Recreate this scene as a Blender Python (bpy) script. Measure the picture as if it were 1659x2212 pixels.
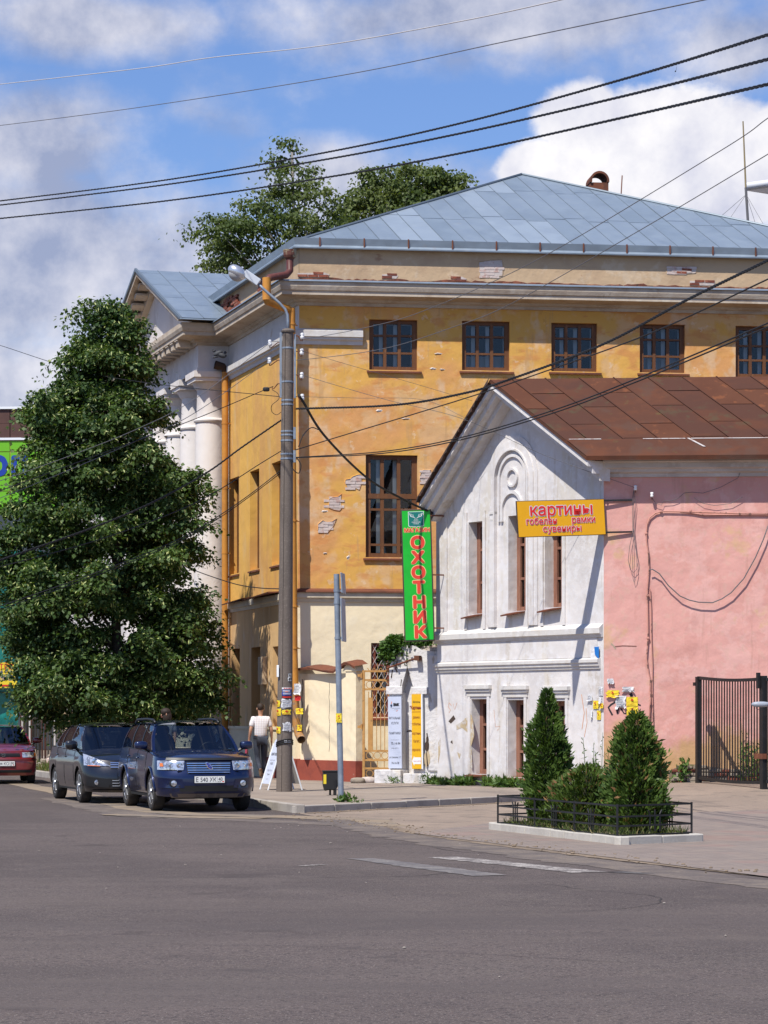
import bpy, bmesh, math, random
import numpy as np
from mathutils import Vector, Matrix
random.seed(7); RNG = np.random.default_rng(7)
for o in list(bpy.data.objects): bpy.data.objects.remove(o)
SC = bpy.context.scene; COL = SC.collection
R = math.radians
# ------------------------------------------------------------ camera
CAMH, FPX, CX, HY = 1.65, 5743.0, 829.5, 1545.0       # eye height; photo scale used while measuring (1659 x 2212 px)
cam = bpy.data.cameras.new('camera'); camo = bpy.data.objects.new('camera', cam); COL.objects.link(camo)
camo.location = (0, 0, CAMH); camo.rotation_euler = (R(90), 0, 0)
cam.sensor_fit = 'VERTICAL'; cam.sensor_height = 17.3333; cam.sensor_width = 13.0
cam.lens = FPX / 2212 * 17.3333; cam.shift_y = (HY - 1106) / 2212.0
cam.clip_start = .5; cam.clip_end = 3000
SC.camera = camo
SC.cycles.max_bounces = 6; SC.cycles.diffuse_bounces = 3; SC.cycles.glossy_bounces = 3; SC.cycles.transmission_bounces = 3; SC.cycles.transparent_max_bounces = 12
SC.cycles.caustics_reflective = False; SC.cycles.caustics_refractive = False
# ------------------------------------------------------------ sun, sky, exposure
SUN_EL = R(56); SX, SY = -.55, -.835                    # horizontal direction towards the sun
sl = bpy.data.lights.new('sun', 'SUN'); sl.energy = 4.9; sl.angle = R(.53); sl.color = (1, .955, .87)
so = bpy.data.objects.new('sun', sl); COL.objects.link(so); so.location = (-20, -30, 60)
so.rotation_euler = Vector((-SX * math.cos(SUN_EL), -SY * math.cos(SUN_EL), -math.sin(SUN_EL))).to_track_quat('-Z', 'Y').to_euler()
SC.view_settings.view_transform = 'Standard'; SC.view_settings.look = 'None'
SC.view_settings.exposure = .30; SC.view_settings.gamma = 1; SC.view_settings.use_curve_mapping = False
W = bpy.data.worlds.new('World'); SC.world = W; W.use_nodes = True
wt = W.node_tree; wt.nodes.clear()

def nd(nt, typ, ins=None, **props):
    n = nt.nodes.new(typ)
    for k, v in props.items(): setattr(n, k, v)
    for k, v in (ins or {}).items():
        s = n.inputs[k]
        if isinstance(v, bpy.types.NodeSocket): nt.links.new(v, s)
        else: s.default_value = v
    return n
def mth(nt, op, a, b=None, c=None, clamp=False):
    ins = {0: a}
    if b is not None: ins[1] = b
    if c is not None: ins[2] = c
    n = nd(nt, 'ShaderNodeMath', ins, operation=op, use_clamp=clamp); return n.outputs[0]
def smooth(nt, x, lo, hi):
    n = nd(nt, 'ShaderNodeMapRange', {0: x, 1: lo, 2: hi, 3: 0., 4: 1.}, interpolation_type='SMOOTHSTEP'); return n.outputs[0]
def mixc(nt, f, a, b, mode='MIX'):
    n = nt.nodes.new('ShaderNodeMix'); n.data_type = 'RGBA'; n.blend_type = mode
    for s, v in ((n.inputs[0], f), (n.inputs[6], a), (n.inputs[7], b)):
        if isinstance(v, bpy.types.NodeSocket): nt.links.new(v, s)
        else: s.default_value = (*v, 1) if isinstance(v, (tuple, list)) and len(v) == 3 else v
    return n.outputs[2]

def build_world():
    nt = wt
    tc = nd(nt, 'ShaderNodeTexCoord'); sp = nd(nt, 'ShaderNodeSeparateXYZ', {0: tc.outputs['Generated']})
    x, y, z = sp.outputs
    A = mth(nt, 'ARCTAN2', x, y)
    hyp = mth(nt, 'SQRT', mth(nt, 'ADD', mth(nt, 'MULTIPLY', x, x), mth(nt, 'MULTIPLY', y, y)))
    E = mth(nt, 'DIVIDE', z, mth(nt, 'MAXIMUM', hyp, .05))
    AE = nd(nt, 'ShaderNodeCombineXYZ', {0: A, 1: E, 2: 0.}).outputs[0]
    def noise(vec, scale, det=6, rough=.55, off=(0, 0, 0), st=(1, 1, 1)):
        mp = nd(nt, 'ShaderNodeMapping', {0: vec, 1: off, 3: st})
        return nd(nt, 'ShaderNodeTexNoise', {0: mp.outputs[0], 'Scale': scale, 'Detail': det, 'Roughness': rough}, noise_dimensions='2D').outputs[0]
    n1 = noise(AE, 17, 8, .61, st=(1, 1.25, 1)); n2 = noise(AE, 21, 8, .60, (3, 1, 0)); low = noise(AE, 6.5, 3, .5, (1.7, .4, 0), (1, 1.6, 1))
    def field(blobs):
        d = None
        for (u, v, ru, rv, w) in blobs:
            a0, e0 = (u - CX) / FPX, (HY - v) / FPX
            qa = mth(nt, 'DIVIDE', mth(nt, 'SUBTRACT', A, a0), ru / FPX); qe = mth(nt, 'DIVIDE', mth(nt, 'SUBTRACT', E, e0), rv / FPX)
            q = mth(nt, 'SQRT', mth(nt, 'ADD', mth(nt, 'MULTIPLY', qa, qa), mth(nt, 'MULTIPLY', qe, qe)))
            t = mth(nt, 'MULTIPLY', mth(nt, 'SUBTRACT', 1.0, q), w)
            d = t if d is None else mth(nt, 'MAXIMUM', d, t)
        return mth(nt, 'MAXIMUM', d, -1.0)
    # cumulus bank (crisp) and flat grey-lilac stratocumulus (soft)
    cum = field([(1330, 330, 200, 150, 1), (1260, 262, 140, 90, 1), (1420, 262, 180, 95, 1), (1560, 370, 240, 160, 1), (1170, 370, 120, 85, 1), (1720, 300, 190, 80, .8)])
    soft = field([(120, 560, 520, 300, .95), (180, 60, 330, 95, .9), (60, 330, 300, 170, .9), (1100, 40, 650, 105, .85), (1650, 110, 420, 110, .7), (690, 390, 230, 95, .8), (0, 880, 700, 220, .9), (900, 470, 420, 150, .75), (1000, 130, 200, 50, .35)])
    n1c = mth(nt, 'MULTIPLY', mth(nt, 'SUBTRACT', n1, .5), 1.25); n2c = mth(nt, 'SUBTRACT', n2, .5)
    back = mth(nt, 'MULTIPLY', mth(nt, 'SUBTRACT', low, .60), 3.2)           # the same cloud sheet over the rest of the sky
    aC = smooth(nt, mth(nt, 'ADD', cum, mth(nt, 'ADD', mth(nt, 'MULTIPLY', n1c, .8), mth(nt, 'MULTIPLY', n2c, .35))), .02, .30)
    aS = smooth(nt, mth(nt, 'ADD', mth(nt, 'MAXIMUM', soft, back), mth(nt, 'MULTIPLY', n1c, 1.0)), -.14, .62)
    aS = mth(nt, 'MULTIPLY', aS, .93)
    lit = mth(nt, 'ADD', .42, mth(nt, 'MULTIPLY', n2c, 2.6), clamp=True)
    colS = mixc(nt, lit, (.31, .355, .51), (.75, .74, .80))
    n3 = noise(AE, 46, 6, .55, (7, 2, 0)); litC = mth(nt, 'ADD', .66, mth(nt, 'ADD', mth(nt, 'MULTIPLY', n2c, 1.5), mth(nt, 'MULTIPLY', mth(nt, 'SUBTRACT', n3, .5), 1.3)), clamp=True)
    colC = mixc(nt, litC, (.50, .52, .66), (.87, .855, .875))
    sky = nd(nt, 'ShaderNodeTexSky', sky_type='NISHITA', sun_disc=False, sun_elevation=SUN_EL, sun_rotation=math.atan2(SX, SY), altitude=150, air_density=1.25, dust_density=.35, ozone_density=3.0)
    b0 = nd(nt, 'ShaderNodeBackground', {0: mixc(nt, 1., sky.outputs[0], (.63, .74, 1.05), 'MULTIPLY'), 1: .105})
    b1 = nd(nt, 'ShaderNodeBackground', {0: colS, 1: .92}); b2 = nd(nt, 'ShaderNodeBackground', {0: colC, 1: .95})
    m1 = nd(nt, 'ShaderNodeMixShader', {0: aS, 1: b0.outputs[0], 2: b1.outputs[0]})
    m2 = nd(nt, 'ShaderNodeMixShader', {0: aC, 1: m1.outputs[0], 2: b2.outputs[0]})
    out = nd(nt, 'ShaderNodeOutputWorld', {0: m2.outputs[0]})
build_world()
W.cycles.sampling_method = 'NONE'

# ------------------------------------------------------------ helpers
def px(u, v, Y): return Vector(((u - CX) * Y / FPX, Y, CAMH - (v - HY) * Y / FPX))   # photo point at real depth Y -> metres
def V2(x, y): return Vector((x, y, 0))
class Fr:
    """a vertical plane: origin, horizontal direction, outward normal"""
    def __init__(s, o, d, n=None):
        s.o = Vector(o); s.d = Vector((d[0], d[1], 0)).normalized()
        s.n = Vector((s.d.y, -s.d.x, 0))
        if n is not None and s.n.dot(Vector((n[0], n[1], 0))) < 0: s.n = -s.n
    def pt(s, t, z, d=0): p = s.o + s.d * t + s.n * d; return Vector((p.x, p.y, z))
    def hit(s, u, v, d=0):
        ray = Vector(((u - CX) / FPX, 1, (HY - v) / FPX)); c = Vector((0, 0, CAMH))
        k = (s.o + s.n * d - Vector((0, 0, 0))).dot(s.n) / ray.dot(s.n)
        p = c + ray * k; return ((p - s.o).dot(s.d), p.z)
    def T(s, u, d=0): return s.hit(u, HY, d)[0]
    def off(s, d): return Fr(s.o + s.n * d, s.d, s.n)

class F3:
    """a tilted plane: origin, right axis, up axis (normal = towards the viewer side)"""
    def __init__(s, o, x, up): s.o = Vector(o); s.d = Vector(x).normalized(); u = Vector(up); s.up = (u - s.d*u.dot(s.d)).normalized(); s.n = s.d.cross(s.up)
    def pt(s, t, z, d=0): return s.o + s.d*t + s.up*z + s.n*d
ROOT = {}
class MB:
    def __init__(s): s.v = []; s.f = []
    def add(s, vs, fs):
        b = len(s.v); s.v += [tuple(p) for p in vs]; s.f += [tuple(i + b for i in f) for f in fs]; return s
    def box(s, p, a, b, c):
        p, a, b, c = map(Vector, (p, a, b, c)); vs = [p, p+a, p+a+b, p+b, p+c, p+a+c, p+a+b+c, p+b+c]
        return s.add(vs, [(0, 3, 2, 1), (4, 5, 6, 7), (0, 1, 5, 4), (1, 2, 6, 5), (2, 3, 7, 6), (3, 0, 4, 7)])
    def abox(s, x0, x1, y0, y1, z0, z1): return s.box((x0, y0, z0), (x1-x0, 0, 0), (0, y1-y0, 0), (0, 0, z1-z0))
    def fbox(s, F, t0, t1, z0, z1, d0, d1): p = F.pt(t0, z0, d0); return s.box(p, F.pt(t1, z0, d0)-p, F.pt(t0, z0, d1)-p, F.pt(t0, z1, d0)-p)
    def quad(s, *p): return s.add(p, [tuple(range(len(p)))])
    def prism(s, F, pts, d0, d1):
        n = len(pts); vs = [F.pt(t, z, d0) for t, z in pts] + [F.pt(t, z, d1) for t, z in pts]
        return s.add(vs, [tuple(range(n))[::-1], tuple(range(n, 2*n))] + [(i, (i+1) % n, n+(i+1) % n, n+i) for i in range(n)])
    def tube(s, path, r, n=8, caps=True):
        P = [Vector(p) for p in path]; rs = r if isinstance(r, (list, tuple)) else [r]*len(P)
        vs = []; up0 = None
        for i, p in enumerate(P):
            t = (P[min(i+1, len(P)-1)] - P[max(i-1, 0)]).normalized()
            if up0 is None: up0 = Vector((0, 0, 1)) if abs(t.z) < .9 else Vector((1, 0, 0))
            a = t.cross(up0).normalized() if t.cross(up0).length > 1e-4 else t.orthogonal().normalized(); b = a.cross(t); up0 = b
            for k in range(n):
                th = 2*math.pi*k/n; vs.append(p + (a*math.cos(th) + b*math.sin(th))*rs[i])
        fs = [(i*n+k, i*n+(k+1) % n, (i+1)*n+(k+1) % n, (i+1)*n+k) for i in range(len(P)-1) for k in range(n)]
        if caps: fs += [tuple(range(n))[::-1], tuple(range((len(P)-1)*n, len(P)*n))]
        return s.add(vs, fs)
    def lathe(s, c, prof, n=24, axis=(0, 0, 1), sc=(1, 1)):
        c = Vector(c); ax = Vector(axis).normalized(); a = ax.orthogonal().normalized() if abs(ax.z) < .99 else Vector((1, 0, 0)); b = ax.cross(a)
        vs = [c + ax*z + (a*math.cos(2*math.pi*k/n)*sc[0] + b*math.sin(2*math.pi*k/n)*sc[1])*r for r, z in prof for k in range(n)]
        m = len(prof); fs = [(i*n+k, i*n+(k+1) % n, (i+1)*n+(k+1) % n, (i+1)*n+k) for i in range(m-1) for k in range(n)]
        fs += [tuple(range(n))[::-1], tuple(range((m-1)*n, m*n))]
        return s.add(vs, fs)
    def ball(s, c, r, sq=1.0, n=12, m=8, rot=None):
        c = Vector(c); vs = []; sg = lambda w: math.copysign(abs(w)**sq, w)
        for i in range(m+1):
            ph = -math.pi/2 + math.pi*i/m
            for k in range(n):
                th = 2*math.pi*k/n
                p = Vector((r[0]*sg(math.cos(ph))*sg(math.cos(th)), r[1]*sg(math.cos(ph))*sg(math.sin(th)), r[2]*sg(math.sin(ph))))
                vs.append(c + (rot @ p if rot else p))
        return s.add(vs, [(i*n+k, i*n+(k+1) % n, (i+1)*n+(k+1) % n, (i+1)*n+k) for i in range(m) for k in range(n)])
    def grid(s, rows):
        n = len(rows[0]); return s.add([p for r in rows for p in r], [(i*n+k, i*n+k+1, (i+1)*n+k+1, (i+1)*n+k) for i in range(len(rows)-1) for k in range(n-1)])
    def ring(s, F, tc, zc, r0, r1, d0, d1, a0=0, a1=180, n=24, legs=0):
        """arch band in plane F: angles in degrees, optional straight legs down"""
        out = [(tc + r1*math.cos(R(a0+(a1-a0)*i/n)), zc + r1*math.sin(R(a0+(a1-a0)*i/n))) for i in range(n+1)]
        inn = [(tc + r0*math.cos(R(a0+(a1-a0)*i/n)), zc + r0*math.sin(R(a0+(a1-a0)*i/n))) for i in range(n+1)]
        if legs:
            out = [(out[0][0], zc-legs)] + out + [(out[-1][0], zc-legs)]; inn = [(inn[0][0], zc-legs)] + inn + [(inn[-1][0], zc-legs)]
        m = len(out); vs = [F.pt(*p, d) for d in (d0, d1) for p in out+inn]; fs = []
        for i in range(m-1):
            fs += [(2*m+i, 2*m+i+1, 3*m+i+1, 3*m+i), (i, i+1, 2*m+i+1, 2*m+i), (m+i, m+i+1, 3*m+i+1, 3*m+i)]
        fs += [(0, m, 3*m, 2*m), (m-1, 2*m-1, 4*m-1, 3*m-1)]
        return s.add(vs, fs)
    def build(s, name, mat, parent=None, smooth=False, local=False, bevel=0, recalc=True, label=None, cat=None, group=None, kind=None, base=None):
        me = bpy.data.meshes.new(name)
        if parent is not None: off = Vector((0, 0, 0)) if local else ROOT[parent.name]
        elif base is not None: off = Vector(base)
        elif local or kind == 'structure': off = Vector((0, 0, 0))
        else:
            A = np.array(s.v); off = Vector(((A[:, 0].min()+A[:, 0].max())/2, (A[:, 1].min()+A[:, 1].max())/2, A[:, 2].min()))
        me.from_pydata([(a-off.x, b-off.y, c-off.z) for a, b, c in s.v], [], s.f)
        if recalc and len(s.f) < 30000:
            bm = bmesh.new(); bm.from_mesh(me); bmesh.ops.recalc_face_normals(bm, faces=bm.faces); bm.to_mesh(me); bm.free()
        if smooth:
            me.polygons.foreach_set('use_smooth', np.ones(len(me.polygons), dtype=bool))
        me.materials.append(mat); o = bpy.data.objects.new(name, me); COL.objects.link(o)
        if parent is not None: o.parent = parent; ROOT[o.name] = ROOT[parent.name]
        else: o.location = off; ROOT[o.name] = off
        if bevel:
            b = o.modifiers.new('bevel', 'BEVEL'); b.width = bevel; b.segments = 2; b.limit_method = 'ANGLE'; b.angle_limit = R(40)
        if smooth == 'auto':
            with bpy.context.temp_override(object=o): pass
            for p in me.polygons: p.use_smooth = True
            me.set_sharp_from_angle(angle=R(38))
        return tag(o, label, cat, group, kind)
def tag(o, label=None, cat=None, group=None, kind=None):
    for k, v in (('label', label), ('category', cat), ('group', group), ('kind', kind)):
        if v: o[k] = v
    return o
def thing(name, label, cat, loc=(0, 0, 0), rz=0, group=None):
    o = bpy.data.objects.new(name, None); COL.objects.link(o); o.location = loc; o.rotation_euler = (0, 0, rz)
    o.empty_display_size = .2; ROOT[o.name] = Vector(loc); return tag(o, label, cat, group)
def share(src, parent, name=None, loc=None):
    """another object on the same mesh data"""
    o = bpy.data.objects.new(name or src.name.split('.')[0], src.data); COL.objects.link(o); o.parent = parent
    if loc is not None: o.location = loc
    if parent is not None: ROOT[o.name] = ROOT[parent.name]
    return o
def arr_mesh(name, verts, quads, mat, parent=None, mats=None, midx=None, smooth=False, local=False, **kw):
    """big mesh from numpy arrays (quads)"""
    off = (Vector((0, 0, 0)) if local else ROOT[parent.name]) if parent is not None else Vector((verts[:, 0].mean(), verts[:, 1].mean(), verts[:, 2].min()))
    me = bpy.data.meshes.new(name); k = quads.shape[1]
    me.vertices.add(len(verts)); me.vertices.foreach_set('co', (verts - np.array(off)).astype(np.float32).ravel())
    me.loops.add(quads.size); me.loops.foreach_set('vertex_index', quads.astype(np.int32).ravel())
    me.polygons.add(len(quads)); me.polygons.foreach_set('loop_start', np.arange(0, quads.size, k, dtype=np.int32))
    for m in (mats or [mat]): me.materials.append(m)
    if midx is not None: me.polygons.foreach_set('material_index', midx.astype(np.int32))
    if smooth: me.polygons.foreach_set('use_smooth', np.ones(len(quads), bool))
    me.update(calc_edges=True); me.validate()
    o = bpy.data.objects.new(name, me); COL.objects.link(o)
    if parent is not None: o.parent = parent; ROOT[o.name] = ROOT[parent.name]
    else: o.location = off; ROOT[o.name] = off
    return tag(o, **kw)

# ------------------------------------------------------------ materials
MATS = {}
def pmat(name, col, layers=(), rough=.85, bump=(), metal=0, spec=.4, rvar=0, trans=0, coat=0, foot=None):
    """layers: (colour, scale, lo, hi, strength, stretch) mixed over the base by thresholded noise"""
    if name in MATS: return MATS[name]
    m = bpy.data.materials.new(name); m.use_nodes = True; nt = m.node_tree; b = nt.nodes['Principled BSDF']
    pos = nd(nt, 'ShaderNodeNewGeometry').outputs[0]; c = None
    b.inputs['Base Color'].default_value = (*col, 1)
    def noise(scale, st, det=5, off=0., rough=.6):
        mp = nd(nt, 'ShaderNodeMapping', {0: pos, 1: (off, off*.7, off*1.3), 3: st})
        return nd(nt, 'ShaderNodeTexNoise', {0: mp.outputs[0], 'Scale': scale, 'Detail': det, 'Roughness': rough}).outputs[0]
    c = col
    for i, L in enumerate(layers):
        lc, s, lo, hi, k = L[:5]; st = L[5] if len(L) > 5 else (1, 1, 1)
        f = mth(nt, 'MULTIPLY', smooth(nt, noise(s, st, 4, 3.1*i+1), lo, hi), k)
        c = mixc(nt, f, c, lc)
    if foot:
        fc, z0, h, k = foot; z = nd(nt, 'ShaderNodeSeparateXYZ', {0: pos}).outputs[2]
        g = mth(nt, 'ADD', noise(1.3, (1, 1, 1), 5, 9.), mth(nt, 'MULTIPLY', mth(nt, 'SUBTRACT', z0, z), .5/h))
        c = mixc(nt, mth(nt, 'MULTIPLY', smooth(nt, g, .48, .72), k), c, fc)
    if layers or foot: nt.links.new(c, b.inputs['Base Color'])
    b.inputs['Roughness'].default_value = rough; b.inputs['Metallic'].default_value = metal
    b.inputs['Specular IOR Level'].default_value = spec
    if coat: b.inputs['Coat Weight'].default_value = coat; b.inputs['Coat Roughness'].default_value = .04
    if rvar:
        f = nd(nt, 'ShaderNodeMapRange', {0: noise(3, (1, 1, 1)), 1: .3, 2: .7, 3: rough-rvar, 4: rough+rvar}).outputs[0]
        nt.links.new(f, b.inputs['Roughness'])
    h = None
    for s, k in bump:
        t = mth(nt, 'MULTIPLY', noise(s, (1, 1, 1), 2, s), k); h = t if h is None else mth(nt, 'ADD', h, t)
    if h is not None:
        bn = nd(nt, 'ShaderNodeBump', {'Height': h, 'Strength': 1.0, 'Distance': 1.0}); nt.links.new(bn.outputs[0], b.inputs['Normal'])
    MATS[name] = m; return m
def leafmat(name, c0, c1, trans=.35, rough=.55, s=1.2):
    m = bpy.data.materials.new(name); m.use_nodes = True; nt = m.node_tree; nt.nodes.clear()
    pos = nd(nt, 'ShaderNodeNewGeometry').outputs[0]
    n = nd(nt, 'ShaderNodeTexNoise', {0: pos, 'Scale': s, 'Detail': 4.}).outputs[0]
    n2 = nd(nt, 'ShaderNodeTexNoise', {0: pos, 'Scale': 14., 'Detail': 2.}).outputs[0]
    f = smooth(nt, mth(nt, 'ADD', mth(nt, 'MULTIPLY', n, .6), mth(nt, 'MULTIPLY', n2, .4)), .36, .64)
    c = mixc(nt, f, c0, c1)
    p = nd(nt, 'ShaderNodeBsdfPrincipled', {'Base Color': c, 'Roughness': rough, 'Specular IOR Level': .35})
    t = nd(nt, 'ShaderNodeBsdfTranslucent', {0: mixc(nt, 1., c, (1., 1., .35), 'MULTIPLY')})
    mx = nd(nt, 'ShaderNodeMixShader', {0: trans, 1: p.outputs[0], 2: t.outputs[0]})
    nd(nt, 'ShaderNodeOutputMaterial', {0: mx.outputs[0]}); MATS[name] = m; return m
def glassmat(name, tint, refl=.08, rough=.02, clear=.9):
    """thin pane: tinted see-through plus mirror reflection rising at grazing angles"""
    m = bpy.data.materials.new(name); m.use_nodes = True; nt = m.node_tree; nt.nodes.clear()
    fr = nd(nt, 'ShaderNodeFresnel', {0: 1.5}).outputs[0]
    g = nd(nt, 'ShaderNodeBsdfGlossy', {0: (.9, .95, 1, 1), 'Roughness': rough}); t = nd(nt, 'ShaderNodeBsdfTransparent', {0: (*tint, 1)})
    f = mth(nt, 'ADD', mth(nt, 'MULTIPLY', fr, .8), refl, clamp=True)
    mx = nd(nt, 'ShaderNodeMixShader', {0: f, 1: t.outputs[0], 2: g.outputs[0]})
    nd(nt, 'ShaderNodeOutputMaterial', {0: mx.outputs[0]}); MATS[name] = m; return m

YEL = pmat('yellow_plaster', (.645, .352, .080), [((.60, .285, .115), .38, .45, .58, .8), ((.64, .40, .20), 1.0, .49, .58, .7), ((.64, .46, .30), .8, .57, .63, .6, (1, 1, .7)), ((.56, .235, .075), 1.5, .54, .64, .65, (1, 1, 2.6)), ((.50, .25, .06), 6, .58, .68, .4), ((.68, .50, .33), 3.4, .63, .67, .55), ((.46, .27, .12), 4.5, .58, .66, .45, (1, 1, .10))], .9, [(1.1, .05), (5, .010), (40, .0015)])
YELL = pmat('yellow_plaster_streaked', (.68, .385, .085), [((.56, .29, .10), .9, .44, .60, .7, (1, 1, .3)), ((.58, .43, .25), 1.6, .56, .68, .6, (1, 1, .2)), ((.45, .25, .11), 2.4, .58, .72, .5, (1, 1, .25))], .92, [(1.1, .04), (6, .008), (40, .0015)])
CREAM = pmat('cream_plaster', (.80, .68, .47), [((.74, .63, .44), .8, .48, .62, .6), ((.82, .73, .55), 2.2, .56, .68, .4), ((.55, .47, .32), 1.6, .62, .74, .45, (1, 1, .4))], .9, [(1.6, .03), (9, .005), (50, .001)])
OCHRE = pmat('ochre_plaster_stained', (.64, .41, .19), [((.52, .31, .14), 1.3, .46, .62, .7, (1, 1, .3)), ((.66, .52, .36), 1.9, .55, .66, .6, (1, 1, .25)), ((.36, .23, .13), 2.2, .60, .75, .5, (1, 1, .3))], .92, [(2, .02), (30, .002)])
BEIGE = pmat('beige_attic_plaster', (.48, .34, .21), [((.40, .27, .17), 1.1, .48, .64, .6), ((.56, .45, .33), 2.4, .55, .68, .5), ((.27, .13, .07), 1.9, .63, .70, .55, (1, 1, 1.6))], .92, [(2.2, .03), (16, .006)])
CORN = pmat('old_cornice_plaster', (.50, .42, .33), [((.38, .29, .21), 1.5, .45, .62, .7, (1, 1, 1.5)), ((.60, .54, .45), 3, .55, .68, .5), ((.20, .15, .11), 3.5, .64, .74, .55, (1, 1, .6))], .9, [(5, .008), (30, .002)])
WFRI = pmat('whitewashed_frieze', (.60, .565, .54), [((.47, .42, .38), .9, .50, .66, .65, (1, 1, .45)), ((.40, .30, .20), 1.4, .64, .72, .5), ((.70, .67, .64), 3.2, .52, .66, .4)], .9, [(3, .012), (24, .002)])
WHT = pmat('white_wash_plaster', (.645, .61, .59), [((.55, .52, .51), .8, .44, .58, .7), ((.57, .52, .44), 1.7, .55, .64, .6, (1, 1, .22)), ((.46, .40, .33), 4.2, .58, .66, .5, (1, 1, .09)), ((.68, .67, .68), 6, .5, .6, .5)], .9, [(1.3, .04), (7, .006), (45, .001)], foot=((.42, .36, .29), .45, .7, .75))
WHTT = pmat('white_wash_trim', (.57, .545, .52), [((.52, .46, .38), 2.2, .52, .68, .6, (1, 1, .5)), ((.70, .68, .66), 5, .5, .65, .5), ((.40, .34, .27), 4, .66, .76, .45)], .9, [(6, .008)])
PEEL = pmat('peeling_whitewash', (.60, .58, .575), [((.52, .47, .41), 2.4, .54, .62, .8, (1, 1, .28)), ((.33, .28, .23), 3.6, .62, .68, .8, (1, 1, .32)), ((.58, .48, .34), 1.6, .60, .70, .5)], .93, [(3, .04), (14, .012), (50, .002)])
PINK = pmat('pink_plaster', (.63, .325, .28), [((.58, .285, .24), .6, .46, .58, .7), ((.67, .39, .345), 1.7, .52, .60, .6), ((.54, .265, .225), 3.2, .57, .63, .4, (1, 1, .35)), ((.58, .36, .29), 7, .55, .62, .4), ((.47, .25, .20), 4.5, .60, .67, .4, (1, 1, .10)), ((.55, .38, .16), 1.2, .60, .70, .5), ((.50, .36, .27), 2.4, .66, .72, .4)], .9, [(1.0, .06), (5, .012), (40, .0015)], foot=((.46, .29, .12), 1.55, 1.3, .8))
PINKD = pmat('pink_plaster_damp_foot', (.56, .26, .22), [((.50, .33, .13), .9, .44, .60, .85), ((.34, .27, .18), 1.8, .54, .66, .75), ((.62, .35, .28), 2.6, .58, .68, .5)], .93, [(1.4, .05), (9, .012)])
ROOFZ = pmat('zinc_roof', (.255, .31, .37), [((.215, .265, .32), .7, .44, .62, .7), ((.27, .325, .385), 1.4, .55, .7, .6), ((.33, .33, .33), 3.5, .64, .75, .3)], .42, [(2.0, .02), (.8, .05)], metal=.35, spec=.5, rvar=.08)
RUST = pmat('rusty_roof', (.088, .038, .025), [((.122, .046, .025), .9, .46, .62, .7, (1, 1.8, 1)), ((.085, .048, .036), 1.6, .50, .66, .7), ((.10, .085, .035), 3, .62, .74, .45), ((.15, .06, .032), 4.5, .62, .72, .5, (1.6, .6, 1))], .9, [(2, .03), (.7, .05), (25, .002)], spec=.12)
RUSTS = pmat('rust_metal', (.16, .052, .026), [((.09, .035, .022), 3, .46, .62, .7), ((.24, .09, .04), 7, .55, .68, .5)], .85, [(20, .003)])
BRICK = pmat('red_brick', (.24, .068, .038), [((.13, .04, .027), 3.1, .44, .56, .85), ((.34, .13, .075), 5, .54, .64, .6), ((.38, .29, .23), 9, .60, .66, .7)], .92, [(25, .004)])
BRICKW = pmat('whitewashed_brick', (.54, .44, .40), [((.42, .22, .17), 6, .53, .60, .6), ((.64, .56, .50), 9, .52, .64, .6)], .92, [(25, .004)])
MORT = pmat('old_mortar', (.52, .45, .41), [((.38, .30, .25), 5, .45, .62, .7)], .95, [(18, .006)])
STONE = pmat('rubble_stone', (.27, .225, .175), [((.17, .135, .10), 3, .46, .62, .7), ((.36, .31, .25), 6, .55, .66, .6)], .95, [(9, .012), (40, .003)])
WOOD = pmat('brown_window_wood', (.135, .052, .016), [((.105, .042, .016), 5, .46, .62, .7, (1, 1, .4)), ((.25, .125, .055), 11, .58, .7, .5, (1, 1, .3))], .6, [(30, .002)])
WOODR = pmat('red_brown_window_wood', (.20, .052, .030), [((.13, .035, .022), 5, .46, .62, .7)], .6, [(30, .002)])
WOODL = pmat('weathered_pink_wood', (.27, .125, .08), [((.18, .075, .05), 6, .46, .62, .7, (1, 1, .3))], .7, [(30, .002)])
INNERW = pmat('white_inner_sash', (.58, .60, .60), (), .6)
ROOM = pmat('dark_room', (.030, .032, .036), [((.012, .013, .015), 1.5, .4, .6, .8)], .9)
CURT = pmat('pale_curtain', (.52, .53, .52), [((.38, .40, .40), 9, .45, .6, .7, (1, 1, .05))], .9)
GLASS = glassmat('window_glass', (.80, .84, .86), .015)
PIPEO = pmat('ochre_drainpipe_paint', (.52, .225, .035), [((.40, .16, .03), 2, .46, .62, .6), ((.30, .20, .13), 6, .64, .72, .6)], .6, [(6, .004)])
PIPEB = pmat('brown_drainpipe_paint', (.105, .032, .026), [((.30, .26, .16), 8, .62, .7, .5), ((.16, .06, .04), 3, .5, .64, .6)], .5)
CONC = pmat('grey_concrete', (.145, .118, .10), [((.105, .085, .073), 2.4, .46, .62, .6, (1, 1, .4)), ((.21, .175, .15), 30, .54, .66, .6)], .95, [(60, .004), (8, .004)])
KERB = pmat('kerb_concrete', (.36, .325, .285), [((.27, .24, .21), 2.6, .46, .62, .7), ((.42, .38, .33), 22, .55, .68, .5)], .95, [(30, .004)])
KERBP = pmat('pale_kerb_concrete', (.47, .44, .39), [((.38, .35, .31), 2.6, .46, .62, .6), ((.52, .49, .44), 22, .55, .68, .5)], .95, [(30, .003)])
STEEL = pmat('galvanised_steel', (.25, .29, .345), [((.19, .225, .28), 7, .46, .62, .7), ((.36, .40, .45), 16, .58, .70, .5)], .5, metal=.3)
BLK = pmat('black_paint', (.012, .012, .013), [((.022, .021, .022), 6, .5, .65, .6)], .5)
BLKM = pmat('dull_black_plastic', (.016, .016, .017), (), .65)
CABLE = pmat('black_cable', (.014, .013, .013), (), .7)
WIREG = pmat('grey_wire', (.12, .115, .12), (), .6)
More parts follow.
